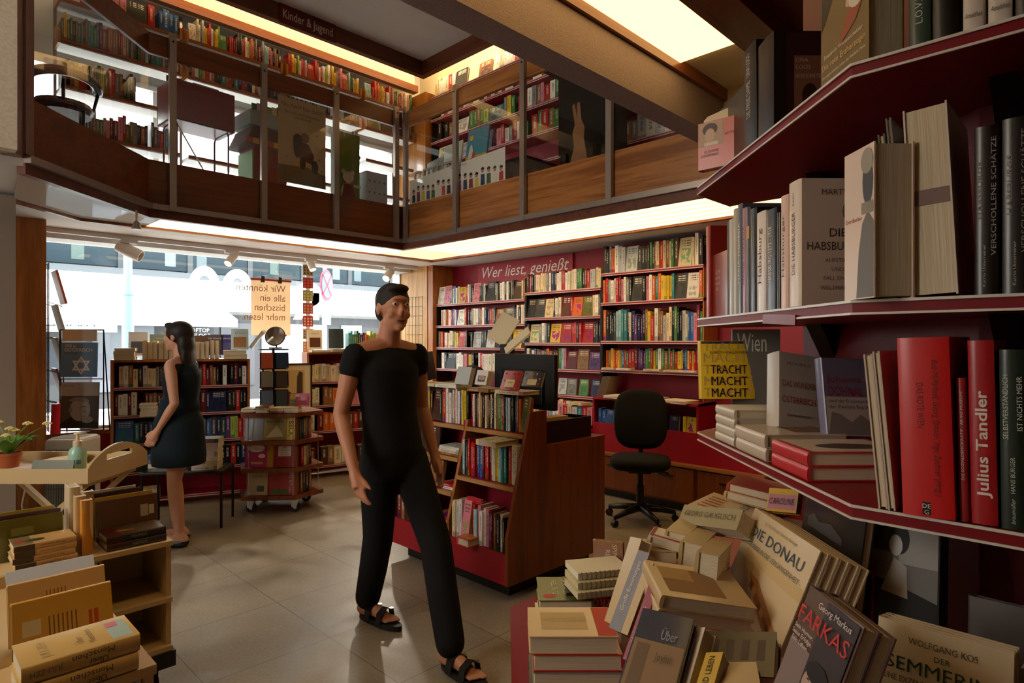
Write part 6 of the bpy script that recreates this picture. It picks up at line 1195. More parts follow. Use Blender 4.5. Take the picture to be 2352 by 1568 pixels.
for s_, z, sz, c_ in (('IRONIMUS', .175, .010, '#5a5450'), ('DAS WUNDER', .118, .024, '#a02824'), ('ÖSTERREICH', .075, .024, '#a02824'), ('Geschichten & Karikaturen', .035, .010, '#3a3430')): on_front(b_, s_, .055, w*.5, z, sz, c_, 'CENTER', fit=w*(.84 if sz > .02 else .6))
b_, w = face_px('violet grey foil wrapped book with crimson title leaning behind the red edged books', at(1902, 960, n=n1, p=KK-n1*.17), 2030, .195, (-.62, -.78, 0), Z3+.06, .03, '#77718c', back=.2, roll=.04)
h = .195
patch(b_, 'white_lower_half', 'f', .03, .002, w-.002, .002, h*.5, '#c2b8b0'); patch(b_, 'printed_group', 'f', .03, 0, 0, 0, 0, '#8a7f7c', poly=[(w*.02, .004), (w*.98, .004), (w*.95, .05), (w*.8, .035), (w*.62, .055), (w*.45, .035), (w*.25, .055), (w*.1, .06)], lift=.0008)
for s_, z, sz, c_ in (('Johanna', h*.72, .024, '#a01838'), ('DOHNAL', h*.56, .034, '#a01838'), ('und die Frauenpolitik', h*.445, .012, '#2a2430'), ('der Zweiten Republik', h*.37, .012, '#2a2430')): lettering(s_, C(c_, .5), b_, (.0312, w*.06, z), (0, 1, 0), (0, 0, 1), sz, 'LEFT', fit=w*.8 if sz < .02 else w*.62, name='title_lettering')
spine_px('cream book with red page lines leaning, pages to the room, beside the big red spine', 2018, 2040, 815, Z3, '#c9b4a4', 2, .0, .15, True, -.09); spine_px('second leaning cream book touching the big red spine', 2040, 2058, 808, Z3, '#bfae9e', 2, .0, .15, True, -.09)
b_, w, h = spine_px('very thick bright red spine with dark vertical title on the lowest red shelf', 2074, 2200, 778, Z3, '#c41a1e', 2, -.004, .2, lean=-.03, round_=.004) if False else spine_px('very thick bright red spine with dark vertical title on the lowest red shelf', 2074, 2200, 778, Z3, '#c41a1e', 2, -.004, .2, lean=-.03)
on_spine(b_, 'DAS ROTE WIEN', w, h*.62, .014, '#5a1012', True, dx=-.006, fit=h*.25); on_spine(b_, 'Rob McFarland, Georg Spitaler, Ingo Zechner (Hrsg.)', w, h*.5, .013, '#5a1012', True, dx=.016, shear=.2, fit=h*.75); patch(b_, 'publisher_box', 's', w, w*.40, w*.56, .004, h*.085, '#161212', lift=-.0004)
lettering('DE\nG', C('#d8d0cc', .5), b_, (w*.48, -.0046, h*.045), (1, 0, 0), (0, 0, 1), .010, name='spine_lettering')
b_, w, h = spine_px('slim red spine with small white title beside the bright red one', 2204, 2228, 870, Z3, '#a01a24', 2, lean=-.02); on_spine(b_, 'DIE SOZIALDEMOKRATIE - AB INS MUSEUM?', w, h*.6, w*.4, '#d8c4c0', fit=h*.62)
b_, w, h = spine_px('foil wrapped red spine with large white vertical name on the lowest red shelf', 2232, 2296, 784, Z3, '#a3141e', 2, lean=-.02); on_spine(b_, 'Julius Tandler', w, h*.44, w*.62, '#dccfc9', fit=h*.58, bold=.02)
b_, w, h = spine_px('dark green spine with pale vertical title at the end of the lowest red shelf', 2300, 2362, 805, Z3, '#14261f', 2, lean=-.01); on_spine(b_, 'SELBSTVERSTÄNDLICH', w, h*.68, w*.30, '#b8beb4', dx=-.008, fit=h*.36); on_spine(b_, 'IST NICHTS MEHR', w, h*.70, w*.30, '#b8beb4', dx=.009, fit=h*.30); on_spine(b_, 'HANS BÜRGER', w, h*.30, w*.26, '#b8beb4', fit=h*.2); on_spine(b_, 'braumüller', w, h*.1, w*.24, '#b8beb4', shear=.2, fit=h*.14)
# ------------------------------------------------------------------ sloping display below
t = thing('display_table', 'sloping red display table heaped with books below the corner shelf', 'table', (0, 0, 0))
def dline(o): 
    e = EE+av*.35
    return [(e.x+n1.x*o, e.y+n1.y*o), (KK.x-o*1.0 if False else KK.x-o, KK.y+o*.414), (KK.x-o, -.95)]
lo_, hi_ = dline(.60), dline(-.28)
m = MB(); vv = [(x, y, .50) for x, y in lo_]+[(x, y, .83) for x, y in hi_]+[(x, y, .46) for x, y in lo_]+[(x, y, .46) for x, y in hi_]
m.add(vv, [(0, 3, 4, 1), (1, 4, 5, 2), (6, 7, 10, 9), (7, 8, 11, 10), (0, 1, 7, 6), (1, 2, 8, 7), (3, 9, 10, 4), (4, 10, 11, 5), (0, 6, 9, 3), (2, 5, 11, 8)]); part('sloping_top', m, REDN, t)
ip, op = dline(.5), dline(-.2); part('base_cabinet', MB().prism(ccw(ip+op[::-1]), 0, .46), mat('dark_cabinet', '#2a100e', .5), t)
def Q(x, y, d): return ray(x, y)*d + Vector((0, 0, CAMH))
def slab3(label, A, B, D, t_, color, kind='hardback_book', copies=0, short=None, **k):
    """book with cover corner A, height edge A-B and width edge A-D, thickness away from the viewer"""
    A, B, D = Vector(A), Vector(B), Vector(D); ez = (B-A).normalized(); w = (D-A); ey = (w-ez*w.dot(ez)).normalized(); h = (B-A).length; wd = w.dot(ey); n = ey.cross(ez)
    flip = n.dot(Vector((0, 0, CAMH))-A) < 0
    if flip: A2_, ez2 = B, -ez
    else: A2_, ez2 = A, ez
    n = ey.cross(ez2); out = []
    for i in range(copies+1):
        lab = label if i == 0 else '%s copy behind the %s' % (ORD[i-1], short or label)
        b_ = big_book(lab, frame(n, ez2, A2_-n*(t_*(i+1)+.0012*i)), t_, h, wd, color, kind, **k); out.append(b_)
    return out[0], wd, h
def front_text(b_, t_, wd, h, lines):
    for s_, y, z, sz, c_, ft in lines: lettering(s_, C(c_, .5), b_, (t_+.0012, wd*y, h*z), (0, 1, 0), (0, 0, 1), sz, 'CENTER', fit=wd*ft if ft else None, name='title_lettering')
# large landscape book facing the aisle, several copies
TLd, TRd = Q(1735, 1165, 1.45), Q(1886, 1262, 1.15); upd = (UP*math.cos(.39)-n1*-math.sin(.39)*-1)
upd = (UP*math.cos(.39)+(-n1)*math.sin(.39)); H_ = .215
b_, wd, h = slab3('large cream landscape book on a river with blue title on the display', TLd-upd*H_, TLd, TRd-upd*H_, .019, '#d9c29c', short='large cream landscape book on the river', copies=4)
patch(b_, 'river_sky', 'f', .019, .002, wd-.002, h*.5, h*.62, '#cdb283'); patch(b_, 'river', 'f', .019, 0, 0, 0, 0, '#b9a67a', poly=[(.002, .03), (wd*.55, .002), (wd*.3, h*.5), (.002, h*.5)]); patch(b_, 'river_town', 'f', .019, 0, 0, 0, 0, '#a87850', poly=[(wd*.28, h*.42), (wd*.45, h*.40), (wd*.98, h*.08), (wd*.98, .004), (wd*.8, .004), (wd*.5, h*.2)], lift=.0008)
for i in range(9): patch(b_, 'town_house', 'f', .019, 0, 0, 0, 0, ('#7a4c30', '#c49a68', '#93603c')[i % 3], poly=[(wd*(.36+.065*i), h*(.37-.038*i)), (wd*(.42+.065*i), h*(.34-.038*i)), (wd*(.41+.065*i), h*(.27-.034*i)), (wd*(.36+.065*i), h*(.30-.034*i))], lift=.0011)
front_text(b_, .019, wd, h, (('Hg. Maria Petschar, Elisabeth Dirninger', .5, .92, .010, '#8a7c64', .5), ('DIE DONAU', .5, .78, .034, '#3c5068', .8), ('- EINE REISE IN DIE VERGANGENHEIT -', .5, .645, .015, '#6a6454', .9)))
TLf, TRf = Q(1862, 1343, .92), Q(1987, 1437, .785); uf = (UP*math.cos(.36)-n1*math.sin(.36)); H_ = .20
b_, wd, h = slab3('brown book with red title and a smiling man in a suit on the display', TLf-uf*H_, TLf, TRf-uf*H_, .022, '#6a5450', short='brown book with the smiling man in a suit', copies=1)
patch(b_, 'panelled_wall', 'f', .024, .003, wd*.42, .003, h*.6, '#84716c'); patch(b_, 'dark_door', 'f', .024, wd*.42, wd-.003, .003, h-.003, '#3a2c2a')
patch(b_, 'suit', 'f', .024, 0, 0, 0, 0, '#1c1615', poly=[(wd*.08, .003), (wd*.97, .003), (wd*.95, h*.22), (wd*.72, h*.31), (wd*.5, h*.31), (wd*.18, h*.2)], lift=.0008); patch(b_, 'shirt', 'f', .024, 0, 0, 0, 0, '#c0b2a8', poly=[(wd*.52, h*.3), (wd*.72, h*.3), (wd*.66, h*.02), (wd*.56, h*.02)], lift=.0011); patch(b_, 'tie', 'f', .024, 0, 0, 0, 0, '#221a1a', poly=[(wd*.6, h*.28), (wd*.65, h*.28), (wd*.66, h*.03), (wd*.58, h*.03)], lift=.0014)
patch(b_, 'man_face', 'f', .024, 0, 0, 0, 0, '#b5968a', poly=ell(wd*.62, h*.43, wd*.17, h*.13), lift=.0014); patch(b_, 'man_hair', 'f', .024, 0, 0, 0, 0, '#231a18', poly=ell(wd*.64, h*.53, wd*.19, h*.07), lift=.0018); patch(b_, 'man_smile', 'f', .024, 0, 0, 0, 0, '#5a3a34', poly=[(wd*.54, h*.375), (wd*.68, h*.385), (wd*.62, h*.355)], lift=.0018); patch(b_, 'man_nose', 'f', .024, 0, 0, 0, 0, '#94766a', poly=[(wd*.60, h*.45), (wd*.64, h*.41), (wd*.585, h*.41)], lift=.0018); patch(b_, 'man_eye', 'f', .024, wd*.52, wd*.57, h*.455, h*.465, '#2a1c18', lift=.0018); patch(b_, 'man_eye', 'f', .024, wd*.65, wd*.71, h*.455, h*.465, '#2a1c18', lift=.0018)
front_text(b_, .026, wd, h, (('Georg Markus', .62, .93, .013, '#d8ccc6', .6), ('FARKAS', .5, .80, .032, '#c8302c', .92))); front_text(b_, .026, wd, h, (('Sein Humor.\nSeine Erfolge.\nSein Leben.', .24, .66, .009, '#d8ccc6', .4),))
ps = at(2022, 1415, X=1.08); pr = at(2330, 1500, X=1.08); H_ = .23; us = Vector((.22, 0, 1)).normalized()
b_, wd, h = slab3('cream book with bold green title standing at the near end of the display', ps-us*H_, ps, Vector((ps.x, pr.y, ps.z))-us*H_, .02, '#cdbb9c', short='cream book with bold green title', copies=2)
front_text(b_, .02, wd, h, (('WOLFGANG KOS', .5, .90, .013, '#5a5448', .52), ('DER', .5, .83, .011, '#2a4a3a', .12), ('SEMMERING', .53, .745, .027, '#24483a', .92), ('EINE EXZENTRISCHE LANDSCHAFT', .5, .655, .012, '#5a5448', .9))); patch(b_, 'blue_view', 'f', .02, .004, wd-.004, .004, h*.58, '#8090ac'); patch(b_, 'snow_hill', 'f', .02, 0, 0, 0, 0, '#b8b4ac', poly=[(.004, .004), (wd*.9, .004), (wd*.6, h*.4), (wd*.35, h*.3)], lift=.0008)
p0 = at(1972, 1440, X=1.36); p1 = at(2155, 1440, X=1.36)
b_, wd, h = slab3('book with a black and white street photo of a laughing woman under the lowest shelf', (1.36, p0.y, .93), (1.385, p0.y, 1.165), (1.36, p1.y, .93), .02, '#1b1a1a', short='black and white photo book of a laughing woman', copies=3)
patch(b_, 'street', 'f', .02, .003, wd-.003, h*.3, h*.97, '#77746f'); patch(b_, 'facade', 'f', .02, wd*.5, wd-.003, h*.6, h*.97, '#a3a09a', lift=.0006); patch(b_, 'dark_street', 'f', .02, .003, wd*.4, h*.68, h*.97, '#2a2928', lift=.0006); patch(b_, 'car_door', 'f', .02, 0, 0, 0, 0, '#161616', poly=[(.003, .003), (wd-.003, .003), (wd-.003, h*.34), (wd*.4, h*.44), (.003, h*.48)], lift=.0008); patch(b_, 'woman_dress', 'f', .02, 0, 0, 0, 0, '#b2aea6', poly=[(wd*.28, h*.36), (wd*.62, h*.33), (wd*.6, h*.58), (wd*.44, h*.64)], lift=.001); patch(b_, 'woman_hair', 'f', .02, 0, 0, 0, 0, '#141313', poly=ell(wd*.5, h*.8, wd*.13, h*.13), lift=.0012); patch(b_, 'woman_face', 'f', .02, 0, 0, 0, 0, '#c2beb6', poly=ell(wd*.46, h*.74, wd*.085, h*.085), lift=.0016); patch(b_, 'red_stripe', 'f', .02, wd*.16, wd*.2, h*.04, h*.6, '#8a1c22', lift=.0014)
front_text(b_, .0216, wd, h, (('in Shanghai', .22, .90, .012, '#d8d4cc', .3),))
p0 = at(1826, 1270, n=n1, p=KK+n1*-.05); p1 = at(1958, 1270, n=n1, p=KK+n1*-.05)
b_, wd, h = slab3('black photo cover with red lower edge tucked under the lowest red shelf', (p0.x, p0.y, .95), (p0.x+.02, p0.y-.02, 1.17), (p1.x, p1.y, .95), .02, '#161314')
patch(b_, 'red_band', 'f', .02, .003, wd-.003, .004, .03, '#7a1418'); patch(b_, 'grey_faces', 'f', .02, 0, 0, 0, 0, '#4a4644', poly=[(wd*.1, h*.7), (wd*.2, h*.76), (wd*.3, h*.7), (wd*.5, h*.74), (wd*.7, h*.66), (wd*.7, h*.6), (wd*.1, h*.62)])
p0 = at(2222, 1380, X=1.24); b_, wd, h = slab3('grey book with wide spaced white letters at the near end under the shelf', (1.24, p0.y, .80), (1.27, p0.y, p0.z), (1.24, p0.y-.2, .80), .02, '#4a4444')
lettering('M A X', C('#c9c2ba', .5), b_, (.0215, .075, h*.7), (0, 1, 0), (0, 0, 1), .03, name='title_lettering')
# the heap between
def heap(label, A, B, D, t_, col, copies=0, **k): return slab3(label, Q(*A), Q(*B), Q(*D), t_, col, copies=copies, **k)
b_, wd, h = heap('big pale book with a faded street photo lying on the heap', (1523, 1366, 1.18), (1482, 1285, 1.315), (1779, 1450, 1.12), .028, '#c9ac7e', short='big pale book with the faded street photo', copies=1)
patch(b_, 'faded_photo', 'f', .028, wd*.1, wd*.72, h*.15, h*.85, '#9a744a'); patch(b_, 'pale_sky', 'f', .028, wd*.1, wd*.45, h*.5, h*.85, '#b8945e', lift=.0008)
b_, wd, h = heap('cream book with angled lettering lying at the back of the heap', (1580, 1158, 1.66), (1640, 1130, 1.86), (1712, 1222, 1.50), .022, '#d2b68c')
for i in range(5): patch(b_, 'orange_line', 'f', .022, wd*.08, wd*.34, h*(.15+.14*i), h*(.2+.14*i), '#b8683c')
lettering('WOTAN BLOM', C('#2a221a', .5), b_, (.0235, wd*.66, h*.5), (0, 0, 1), (0, -1, 0), .03, fit=h*.7, name='title_lettering')
b_, wd, h = heap('thick grey green book with engraved spine name in the heap', (1556, 1200, 1.55), (1572, 1158, 1.57), (1672, 1275, 1.36), .05, '#9c8f6c')
front_text(b_, .05, wd, h, (('GEORG GAUGUSCH', .5, .55, .02, '#6a6044', .85),))
for i, (x, y, dz) in enumerate(((1530, 1208, 0), (1565, 1232, -.07), (1602, 1256, -.14))): heap('foil wrapped cream book block, %s of three in the heap' % ORD[i], (x, y+8, 1.44+dz), (x+34, y-22, 1.56+dz), (x+38, y+34, 1.37+dz), .06, '#b8a070')
b_, wd, h = heap('white book with red frame leaning in the middle of the heap', (1492, 1228, 1.42), (1505, 1208, 1.5), (1604, 1318, 1.22), .02, '#d2c4b0'); patch(b_, 'red_frame', 'f', .02, wd*.03, wd*.97, h*.06, h*.2, '#a01c24'); patch(b_, 'red_spine', 'f', .02, .0, wd*.06, .0, h, '#8e1420', lift=.0006)
heap('tall cream book leaning on the aisle side of the heap', (1388, 1425, 1.38), (1448, 1232, 1.44), (1412, 1440, 1.33), .03, '#cbb084')
heap('cream book with curled pages lying behind the tall cream one', (1470, 1262, 1.40), (1452, 1236, 1.52), (1580, 1290, 1.30), .03, '#c8ab78', short='cream book with curled pages', copies=1)
b_, wd, h = heap('silver grey spine with white script leaning in the heap', (1398, 1440, 1.30), (1466, 1262, 1.36), (1424, 1452, 1.27), .10, '#8c8a92'); lettering('Große Erwartungen', C('#dcd6d0', .5), b_, (.1006, wd*.5, h*.55), (0, 0, 1), (0, -1, 0), .016, fit=h*.62, shear=.2, name='spine_lettering')
heap('cream page block beside the silver grey spine', (1425, 1452, 1.265), (1484, 1290, 1.32), (1440, 1462, 1.24), .10, '#c6ac80')
b_, wd, h = heap('dark red spine with white name leaning in the heap', (1430, 1512, 1.20), (1494, 1330, 1.27), (1452, 1518, 1.17), .09, '#8e2026'); lettering('GEORG MARKUS', C('#d8c8bc', .5), b_, (.0906, wd*.5, h*.42), (0, 0, 1), (0, -1, 0), .016, fit=h*.45, name='spine_lettering')
b_, wd, h = heap('navy and brown book with thin white title leaning low in the heap', (1412, 1600, 1.06), (1478, 1395, 1.16), (1536, 1640, 1.0), .02, '#2a2c3a')
patch(b_, 'brown_half', 'f', .02, .002, wd-.002, .002, h*.66, '#8a6c50'); patch(b_, 'piano_keys', 'f', .02, wd*.1, wd*.35, .01, h*.62, '#6a5440', lift=.0008); front_text(b_, .022, wd, h, (('Über', .66, .74, .026, '#8f96a4', .3), ('Joyful', .66, .5, .020, '#5a4434', .3)))
b_, wd, h = heap('white spine with red vertical lettering leaning low in the heap', (1528, 1640, 1.03), (1588, 1440, 1.12), (1560, 1650, 1.0), .03, '#cbbfb4'); lettering('Wiener Traditionsgeschäfte', C('#9c2030', .5), b_, (.0306, wd*.5, h*.55), (0, 0, 1), (0, -1, 0), .013, fit=h*.8, name='spine_lettering')
b_, wd, h = heap('dark shopfront photo book lying under the pale street book', (1572, 1545, 1.08), (1592, 1448, 1.16), (1775, 1590, .98), .03, '#241d1a'); 
for i in range(5): patch(b_, 'lit_window', 'f', .03, wd*(.08+.18*i), wd*(.17+.18*i), h*.35, h*.8, '#4a3a34')
b_, wd, h = heap('yellow spine with black capitals low in the heap', (1590, 1600, 1.0), (1622, 1498, 1.06), (1628, 1612, .97), .05, '#c9a648'); lettering('UND LEBEN', C('#2a2418', .5), b_, (.0506, wd*.5, h*.5), (0, 0, 1), (0, -1, 0), .016, fit=h*.8, name='spine_lettering')
heap('cream paperback pages low in the heap beside the yellow spine', (1640, 1600, .98), (1632, 1520, 1.05), (1760, 1640, .93), .04, '#c2a67c')
for i in range(2): heap('orange and dark red book lying under the corner shelf, %s of two' % ('upper', 'lower')[i], (1672-6*i, 1108+18*i, 1.80), (1700, 1086+18*i, 1.95), (1790, 1160+20*i, 1.62), .025, ('#a3402a', '#c2a070')[i])
b_, wd, h = heap('small pink and yellow cover with a bold name under the corner shelf', (1760, 1172, 1.52), (1768, 1120, 1.54), (1826, 1192, 1.45), .02, '#c9a02a'); patch(b_, 'pink_band', 'f', .02, .002, wd-.002, h*.1, h*.75, '#b0707c'); front_text(b_, .0216, wd, h, (('CAROLINE', .5, .42, .022, '#2a1c22', .85),))
# low stack at the aisle corner of the display
def lowstack(label, x, y, d, sp, cols, t_, h, w, z0):
    p = Q(x, y, d)
    for i, c_ in enumerate(cols):
        b_ = flat('hardback_book', '%s, %s in its stack' % (label, ABOVE[i] if i < len(cols)-1 else 'topmost'), (p.x+R.uniform(-.006, .006), p.y+R.uniform(-.006, .006), z0+i*(t_+.001)), sp, t_, h, w, c_, big=True)
    return b_
vd = Vector((-ca, -sa, 0))
b_ = lowstack('foil wrapped book at the aisle corner of the display', 1307, 1508, 1.57, vd*-1, ('#8d8a80', '#5d5a54', '#8d8a80', '#b8302c', '#d9bf94'), .040, .205, .155, .617)
patch(b_, 'red_cover_end', 'f', .04, .002, .153, .16, .204, '#b8241c'); patch(b_, 'faint_picture', 'f', .04, .03, .12, .03, .14, '#c4a878', lift=.0006); lettering('ENGLISH', C('#b8a070', .5), b_, (.0406, .07, .09), (0, 0, -1), (0, 1, 0), .03, fit=.1, name='title_lettering')
b_ = lowstack('green book on saving the world', 1352, 1400, 1.80, Vector((q, -q, 0)), ('#d2c09a', '#d2c09a', '#c9b48c', '#4a5a24'), .038, .17, .15, .625)
patch(b_, 'pink_sticker', 'f', .038, 0, 0, 0, 0, '#b83a4a', poly=ell(.12, .14, .018, .014)); 
for i, s_ in enumerate(('DIE WELT', 'IST NOCH', 'ZU RETTEN')): lettering(s_, C('#e0dcc4', .5), b_, (.0386, .04+.03*i, .08), (0, 0, -1), (0, 1, 0), .022, fit=.1, name='title_lettering')
b_ = lowstack('black and red book with white capitals by the spiral books', 1365, 1345, 1.74, vd, ('#1c1614',), .05, .16, .12, .739); patch(b_, 'red_wedge', 's', 0, 0, 0, 0, 0, '#b01c24', poly=[(.004, .01), (.046, .05), (.046, .12), (.004, .15)], lift=.0002); lettering('TYROL', C('#d8d0c8', .5), b_, (.025, -.006, .06), (0, 0, 1), (-1, 0, 0), .03, name='spine_lettering')
lowstack('plinth book hidden under the black and red one', 1365, 1345, 1.74, vd, ('#c9b890', '#b8a880', '#c9b890'), .03, .15, .115, .645)
for i in range(3):
    p = Q(1372, 1300+6*i, 1.76+.02*i); sp_ = part('wire_spiral', MB(), BLACK, None) if False else None
    o_ = MB().box(-.08, .08, -.055, .055, 0, .018).obj('spiral_notebook', C(('#d0c4a0', '#c9bd98', '#ddd4bc')[i], .6)); o_.matrix_world = Matrix.Translation((p.x, p.y, .791+.0195*i)) @ Matrix.Rotation(AZ-PI/2+.25, 4, 'Z'); tag(o_, 'ivory spiral notebook lying, %s of three by the black and red book' % ('lowest', 'middle', 'topmost')[i], 'notebook', 'spiral notebooks')
    s3 = MB()
    for k in range(11): s3.tube([(-.07+.014*k+.0, -.055+.008*math.cos(a), .009+.010*math.sin(a)) for a in [2*PI*j/8 for j in range(9)]], .0012, 4)
    part('wire_spiral', s3, C('#4a4a2a', .4), o_)
b_, wd, h = heap('brown cover with white vertical capitals standing behind the spiral notebooks', (1365, 1292, 1.90), (1363, 1240, 1.90), (1432, 1300, 1.86), .015, '#8f6244'); lettering('SPINO\nRE', C('#d8c8b4', .5), b_, (.0156, wd*.6, h*.5), (0, 0, -1), (0, 1, 0), .022, fit=h*.8, name='title_lettering')
# ------------------------------------------------------------------ people
SKIN = mat('skin', '#b97f62', .5, spec=.35); SKINW = mat('skin_fair', '#c99377', .5, spec=.35)
CLOTH = grainy('black_cloth', '#151518', '#0f0f11', 300, .9, .08); JEANS = grainy('black_trousers', '#141417', '#0d0d10', 260, .9, .08); DRESS = grainy('dark_teal_cloth', '#16252e', '#101b22', 260, .85, .08)
def fuse(name, mb, m, parent, vox, it=4):
    """grow one continuous surface over overlapping limbs"""
    me = bpy.data.meshes.new(name); me.from_pydata([tuple(v) for v in mb.v], [], mb.f)
    o = bpy.data.objects.new(name, me); COL.objects.link(o)
    r_ = o.modifiers.new('r', 'REMESH'); r_.mode = 'VOXEL'; r_.voxel_size = vox; s_ = o.modifiers.new('s', 'SMOOTH'); s_.factor = .5; s_.iterations = it
    bpy.context.view_layer.update(); me2 = bpy.data.meshes.new_from_object(o.evaluated_get(bpy.context.evaluated_depsgraph_get()))
    bpy.data.objects.remove(o); me2.name = name; me2.materials.clear(); me2.materials.append(m); me2.polygons.foreach_set('use_smooth', [True]*len(me2.polygons))
    o = bpy.data.objects.new(name, me2); COL.objects.link(o); o.parent = parent
    return o
def limb(mb, pts, rs, n=14):
    mb.tube(pts, rs, n)
    for p, r_ in zip(pts, rs): mb.ball(p, r_*.995, n, 8)
def loft(mb, secs, n=24):
    vv = [(x+rx*math.cos(2*PI*k/n), y+ry*math.sin(2*PI*k/n), z) for x, y, z, rx, ry in secs for k in range(n)]
    ff = [(i*n+k, i*n+(k+1) % n, (i+1)*n+(k+1) % n, (i+1)*n+k) for i in range(len(secs)-1) for k in range(n)]
    mb.add(vv, ff+[list(range(n))[::-1], list(range((len(secs)-1)*n, len(secs)*n))])
def hand(mb, w, d, side, fwd, L=.18, curl=.5):
    """relaxed hand: palm, four unequal curled fingers and a thumb from the side of the palm; d = pointing direction, side = towards the thumb"""
    w, d, side, fwd = Vector(w), Vector(d).normalized(), Vector(side).normalized(), Vector(fwd).normalized()
    pc = w+d*L*.30
    mb.tube([w, w+d*L*.2, w+d*L*.5], [.025, .029, .027], 10)
    for k in range(4): mb.tube([w+d*L*.15+side*(.012-.008*k), w+d*L*.52+side*(.030-.020*k)], [.014, .0125], 8); 
    for k, f_ in enumerate((.40, .46, .43, .34)):
        a = w+d*L*.50+side*(.030-.020*k); b = a+(d+fwd*curl*.3)*L*f_*.45; c_ = b+(d+fwd*curl)*L*f_*.32; e = c_+(d*.6+fwd*curl*1.4)*L*f_*.25
        mb.tube([a, b, c_, e], [.0095, .009, .008, .007], 8); mb.ball(e, .007, 8, 6)
    t0 = w+d*L*.14+side*.022; t1 = t0+side*.026+d*.026+fwd*.008; t2 = t1+d*.028+side*.008+fwd*.010; mb.tube([t0, t1, t2], [.014, .011, .0085], 8); mb.ball(t2, .0085, 8, 6)
def head(mb, c, f, s=1.0):
    """skull, jaw, nose, ears, lips; c = centre, f = facing"""
    c = Vector(c); f = Vector(f).normalized(); r_ = f.cross(UP)
    X = Matrix(((r_.x, f.x, 0, c.x), (r_.y, f.y, 0, c.y), (0, 0, 1, c.z), (0, 0, 0, 1)))
    mb.ball((0, -.012*s, .022*s), (.074*s, .095*s, .09*s), 20, 14, X); mb.ball((0, .022*s, -.045*s), (.056*s, .066*s, .072*s), 18, 12, X); mb.ball((0, .064*s, -.092*s), (.026*s, .022*s, .02*s), 12, 8, X)
    mb.tube([(0, .080*s, .022*s), (0, .098*s, -.016*s), (0, .086*s, -.028*s)], [.008*s, .014*s, .010*s], 8, True, X)
    for k in (-1, 1): mb.ball((k*.077*s, -.008*s, -.005*s), (.010*s, .02*s, .032*s), 10, 8, X); mb.ball((k*.036*s, .058*s, -.03*s), (.024*s, .022*s, .022*s), 10, 8, X)
    mb.ball((0, .084*s, .042*s), (.05*s, .012*s, .011*s), 12, 8, X)
    return X
def face_parts(t, X, s, par):
    for k in (-1, 1):
        e = part('eye', MB(X).ball((k*.031*s, .078*s, .018*s), (.013*s, .009*s, .009*s), 12, 8), C('#d8d0c8', .2), par, smooth=True); part('iris', MB(X).ball((k*.031*s, .0855*s, .018*s), (.0055*s, .003*s, .0055*s), 10, 6), C('#2a1c14', .2), e, smooth=True)
    part('mouth', MB(X).ball((0, .083*s, -.058*s), (.024*s, .008*s, .0075*s), 14, 8), C('#8a4a42', .5), par, smooth=True)
# man in black walking across the shop
t = thing('person', 'person in black top, black trousers and black sandals striding past the island', 'person', (0, 0, 0))
P = dict(pel=(1.80, 2.61, .93), rh=(1.725, 2.615, .90), lh=(1.89, 2.60, .90), rk=(1.775, 2.70, .50), lk=(1.87, 2.345, .51), ra=(1.825, 2.875, .095), la=(1.80, 2.155, .10), rs=(1.605, 2.64, 1.44), ls=(1.955, 2.62, 1.44), re=(1.54, 2.665, 1.15), le=(2.03, 2.67, 1.15), rw=(1.53, 2.53, .905), lw=(2.03, 2.56, .905))
P = {k: Vector(v) for k, v in P.items()}
b = MB()
b.ball((1.80, 2.61, .95), (.15, .105, .12)); b.ball((1.79, 2.62, 1.12), (.135, .095, .15)); b.ball((1.78, 2.63, 1.30), (.155, .105, .16)); limb(b, [(1.63, 2.64, 1.435), (1.78, 2.64, 1.47), (1.93, 2.625, 1.435)], [.058, .065, .058])
limb(b, [(1.785, 2.635, 1.46), (1.79, 2.615, 1.58)], [.062, .054])
fd = Vector((-.18, -1, 0)); X = head(b, (1.795, 2.59, 1.665), fd, 1.03)
for s_ in 'rl':
    limb(b, [P[s_+'h'], P[s_+'h'].lerp(P[s_+'k'], .5), P[s_+'k'], P[s_+'k'].lerp(P[s_+'a'], .3), P[s_+'a']], [.085, .075, .055, .056, .036])
    limb(b, [P[s_+'s'], P[s_+'s'].lerp(P[s_+'e'], .45), P[s_+'e'], P[s_+'e'].lerp(P[s_+'w'], .25), P[s_+'w']], [.052, .047, .037, .039, .026])
for w_, e_, sd in ((P['rw'], P['re'], (.25, -1, -.2)), (P['lw'], P['le'], (-.25, -1, -.2))): d_ = (w_-e_).normalized(); hand(b, w_, d_, sd, Vector((0.9 if sd[0] > 0 else -.9, -.1, 0)), .185, .35)
def foot(b, a, toe, z=.03):
    a = Vector(a); d = Vector((toe[0]-a.x, toe[1]-a.y, 0)); L = d.length; d.normalize(); s_ = Vector((-d.y, d.x, 0)); g = Vector((a.x, a.y, z))
    limb(b, [a, g-d*.035+UP*.03, ], [.036, .036]); limb(b, [g-d*.03+UP*.025, g+d*L*.35+UP*.035, g+d*L*.68+UP*.02], [.033, .033, .026])
    for k in range(5):
        p0 = g+d*L*.62+s_*(.034-.016*k)+UP*.012; ln = L*(.40-.045*k if k else .38); b.tube([p0, p0+d*ln*.6+UP*.002, p0+d*ln-UP*.004], [.0135 if not k else .0105, .012 if not k else .0095, .009 if not k else .007], 8); b.ball(p0+d*ln-UP*.004, .009 if not k else .007, 8, 6)
    return g, d, s_, L
rf = foot(b, P['ra'], (1.86, 2.68)); lf_ = foot(b, P['la'], (1.80, 1.955))
body = fuse('body', b, SKIN, t, .0065)
face_parts(t, X, 1.03, t)
h_ = MB(X); h_.ball((0, -.022, .040), (.084, .102, .092), 18, 12); h_.ball((0, -.05, -.01), (.078, .07, .07), 16, 10); h_.ball((0, .05, .098), (.06, .04, .024), 12, 8)
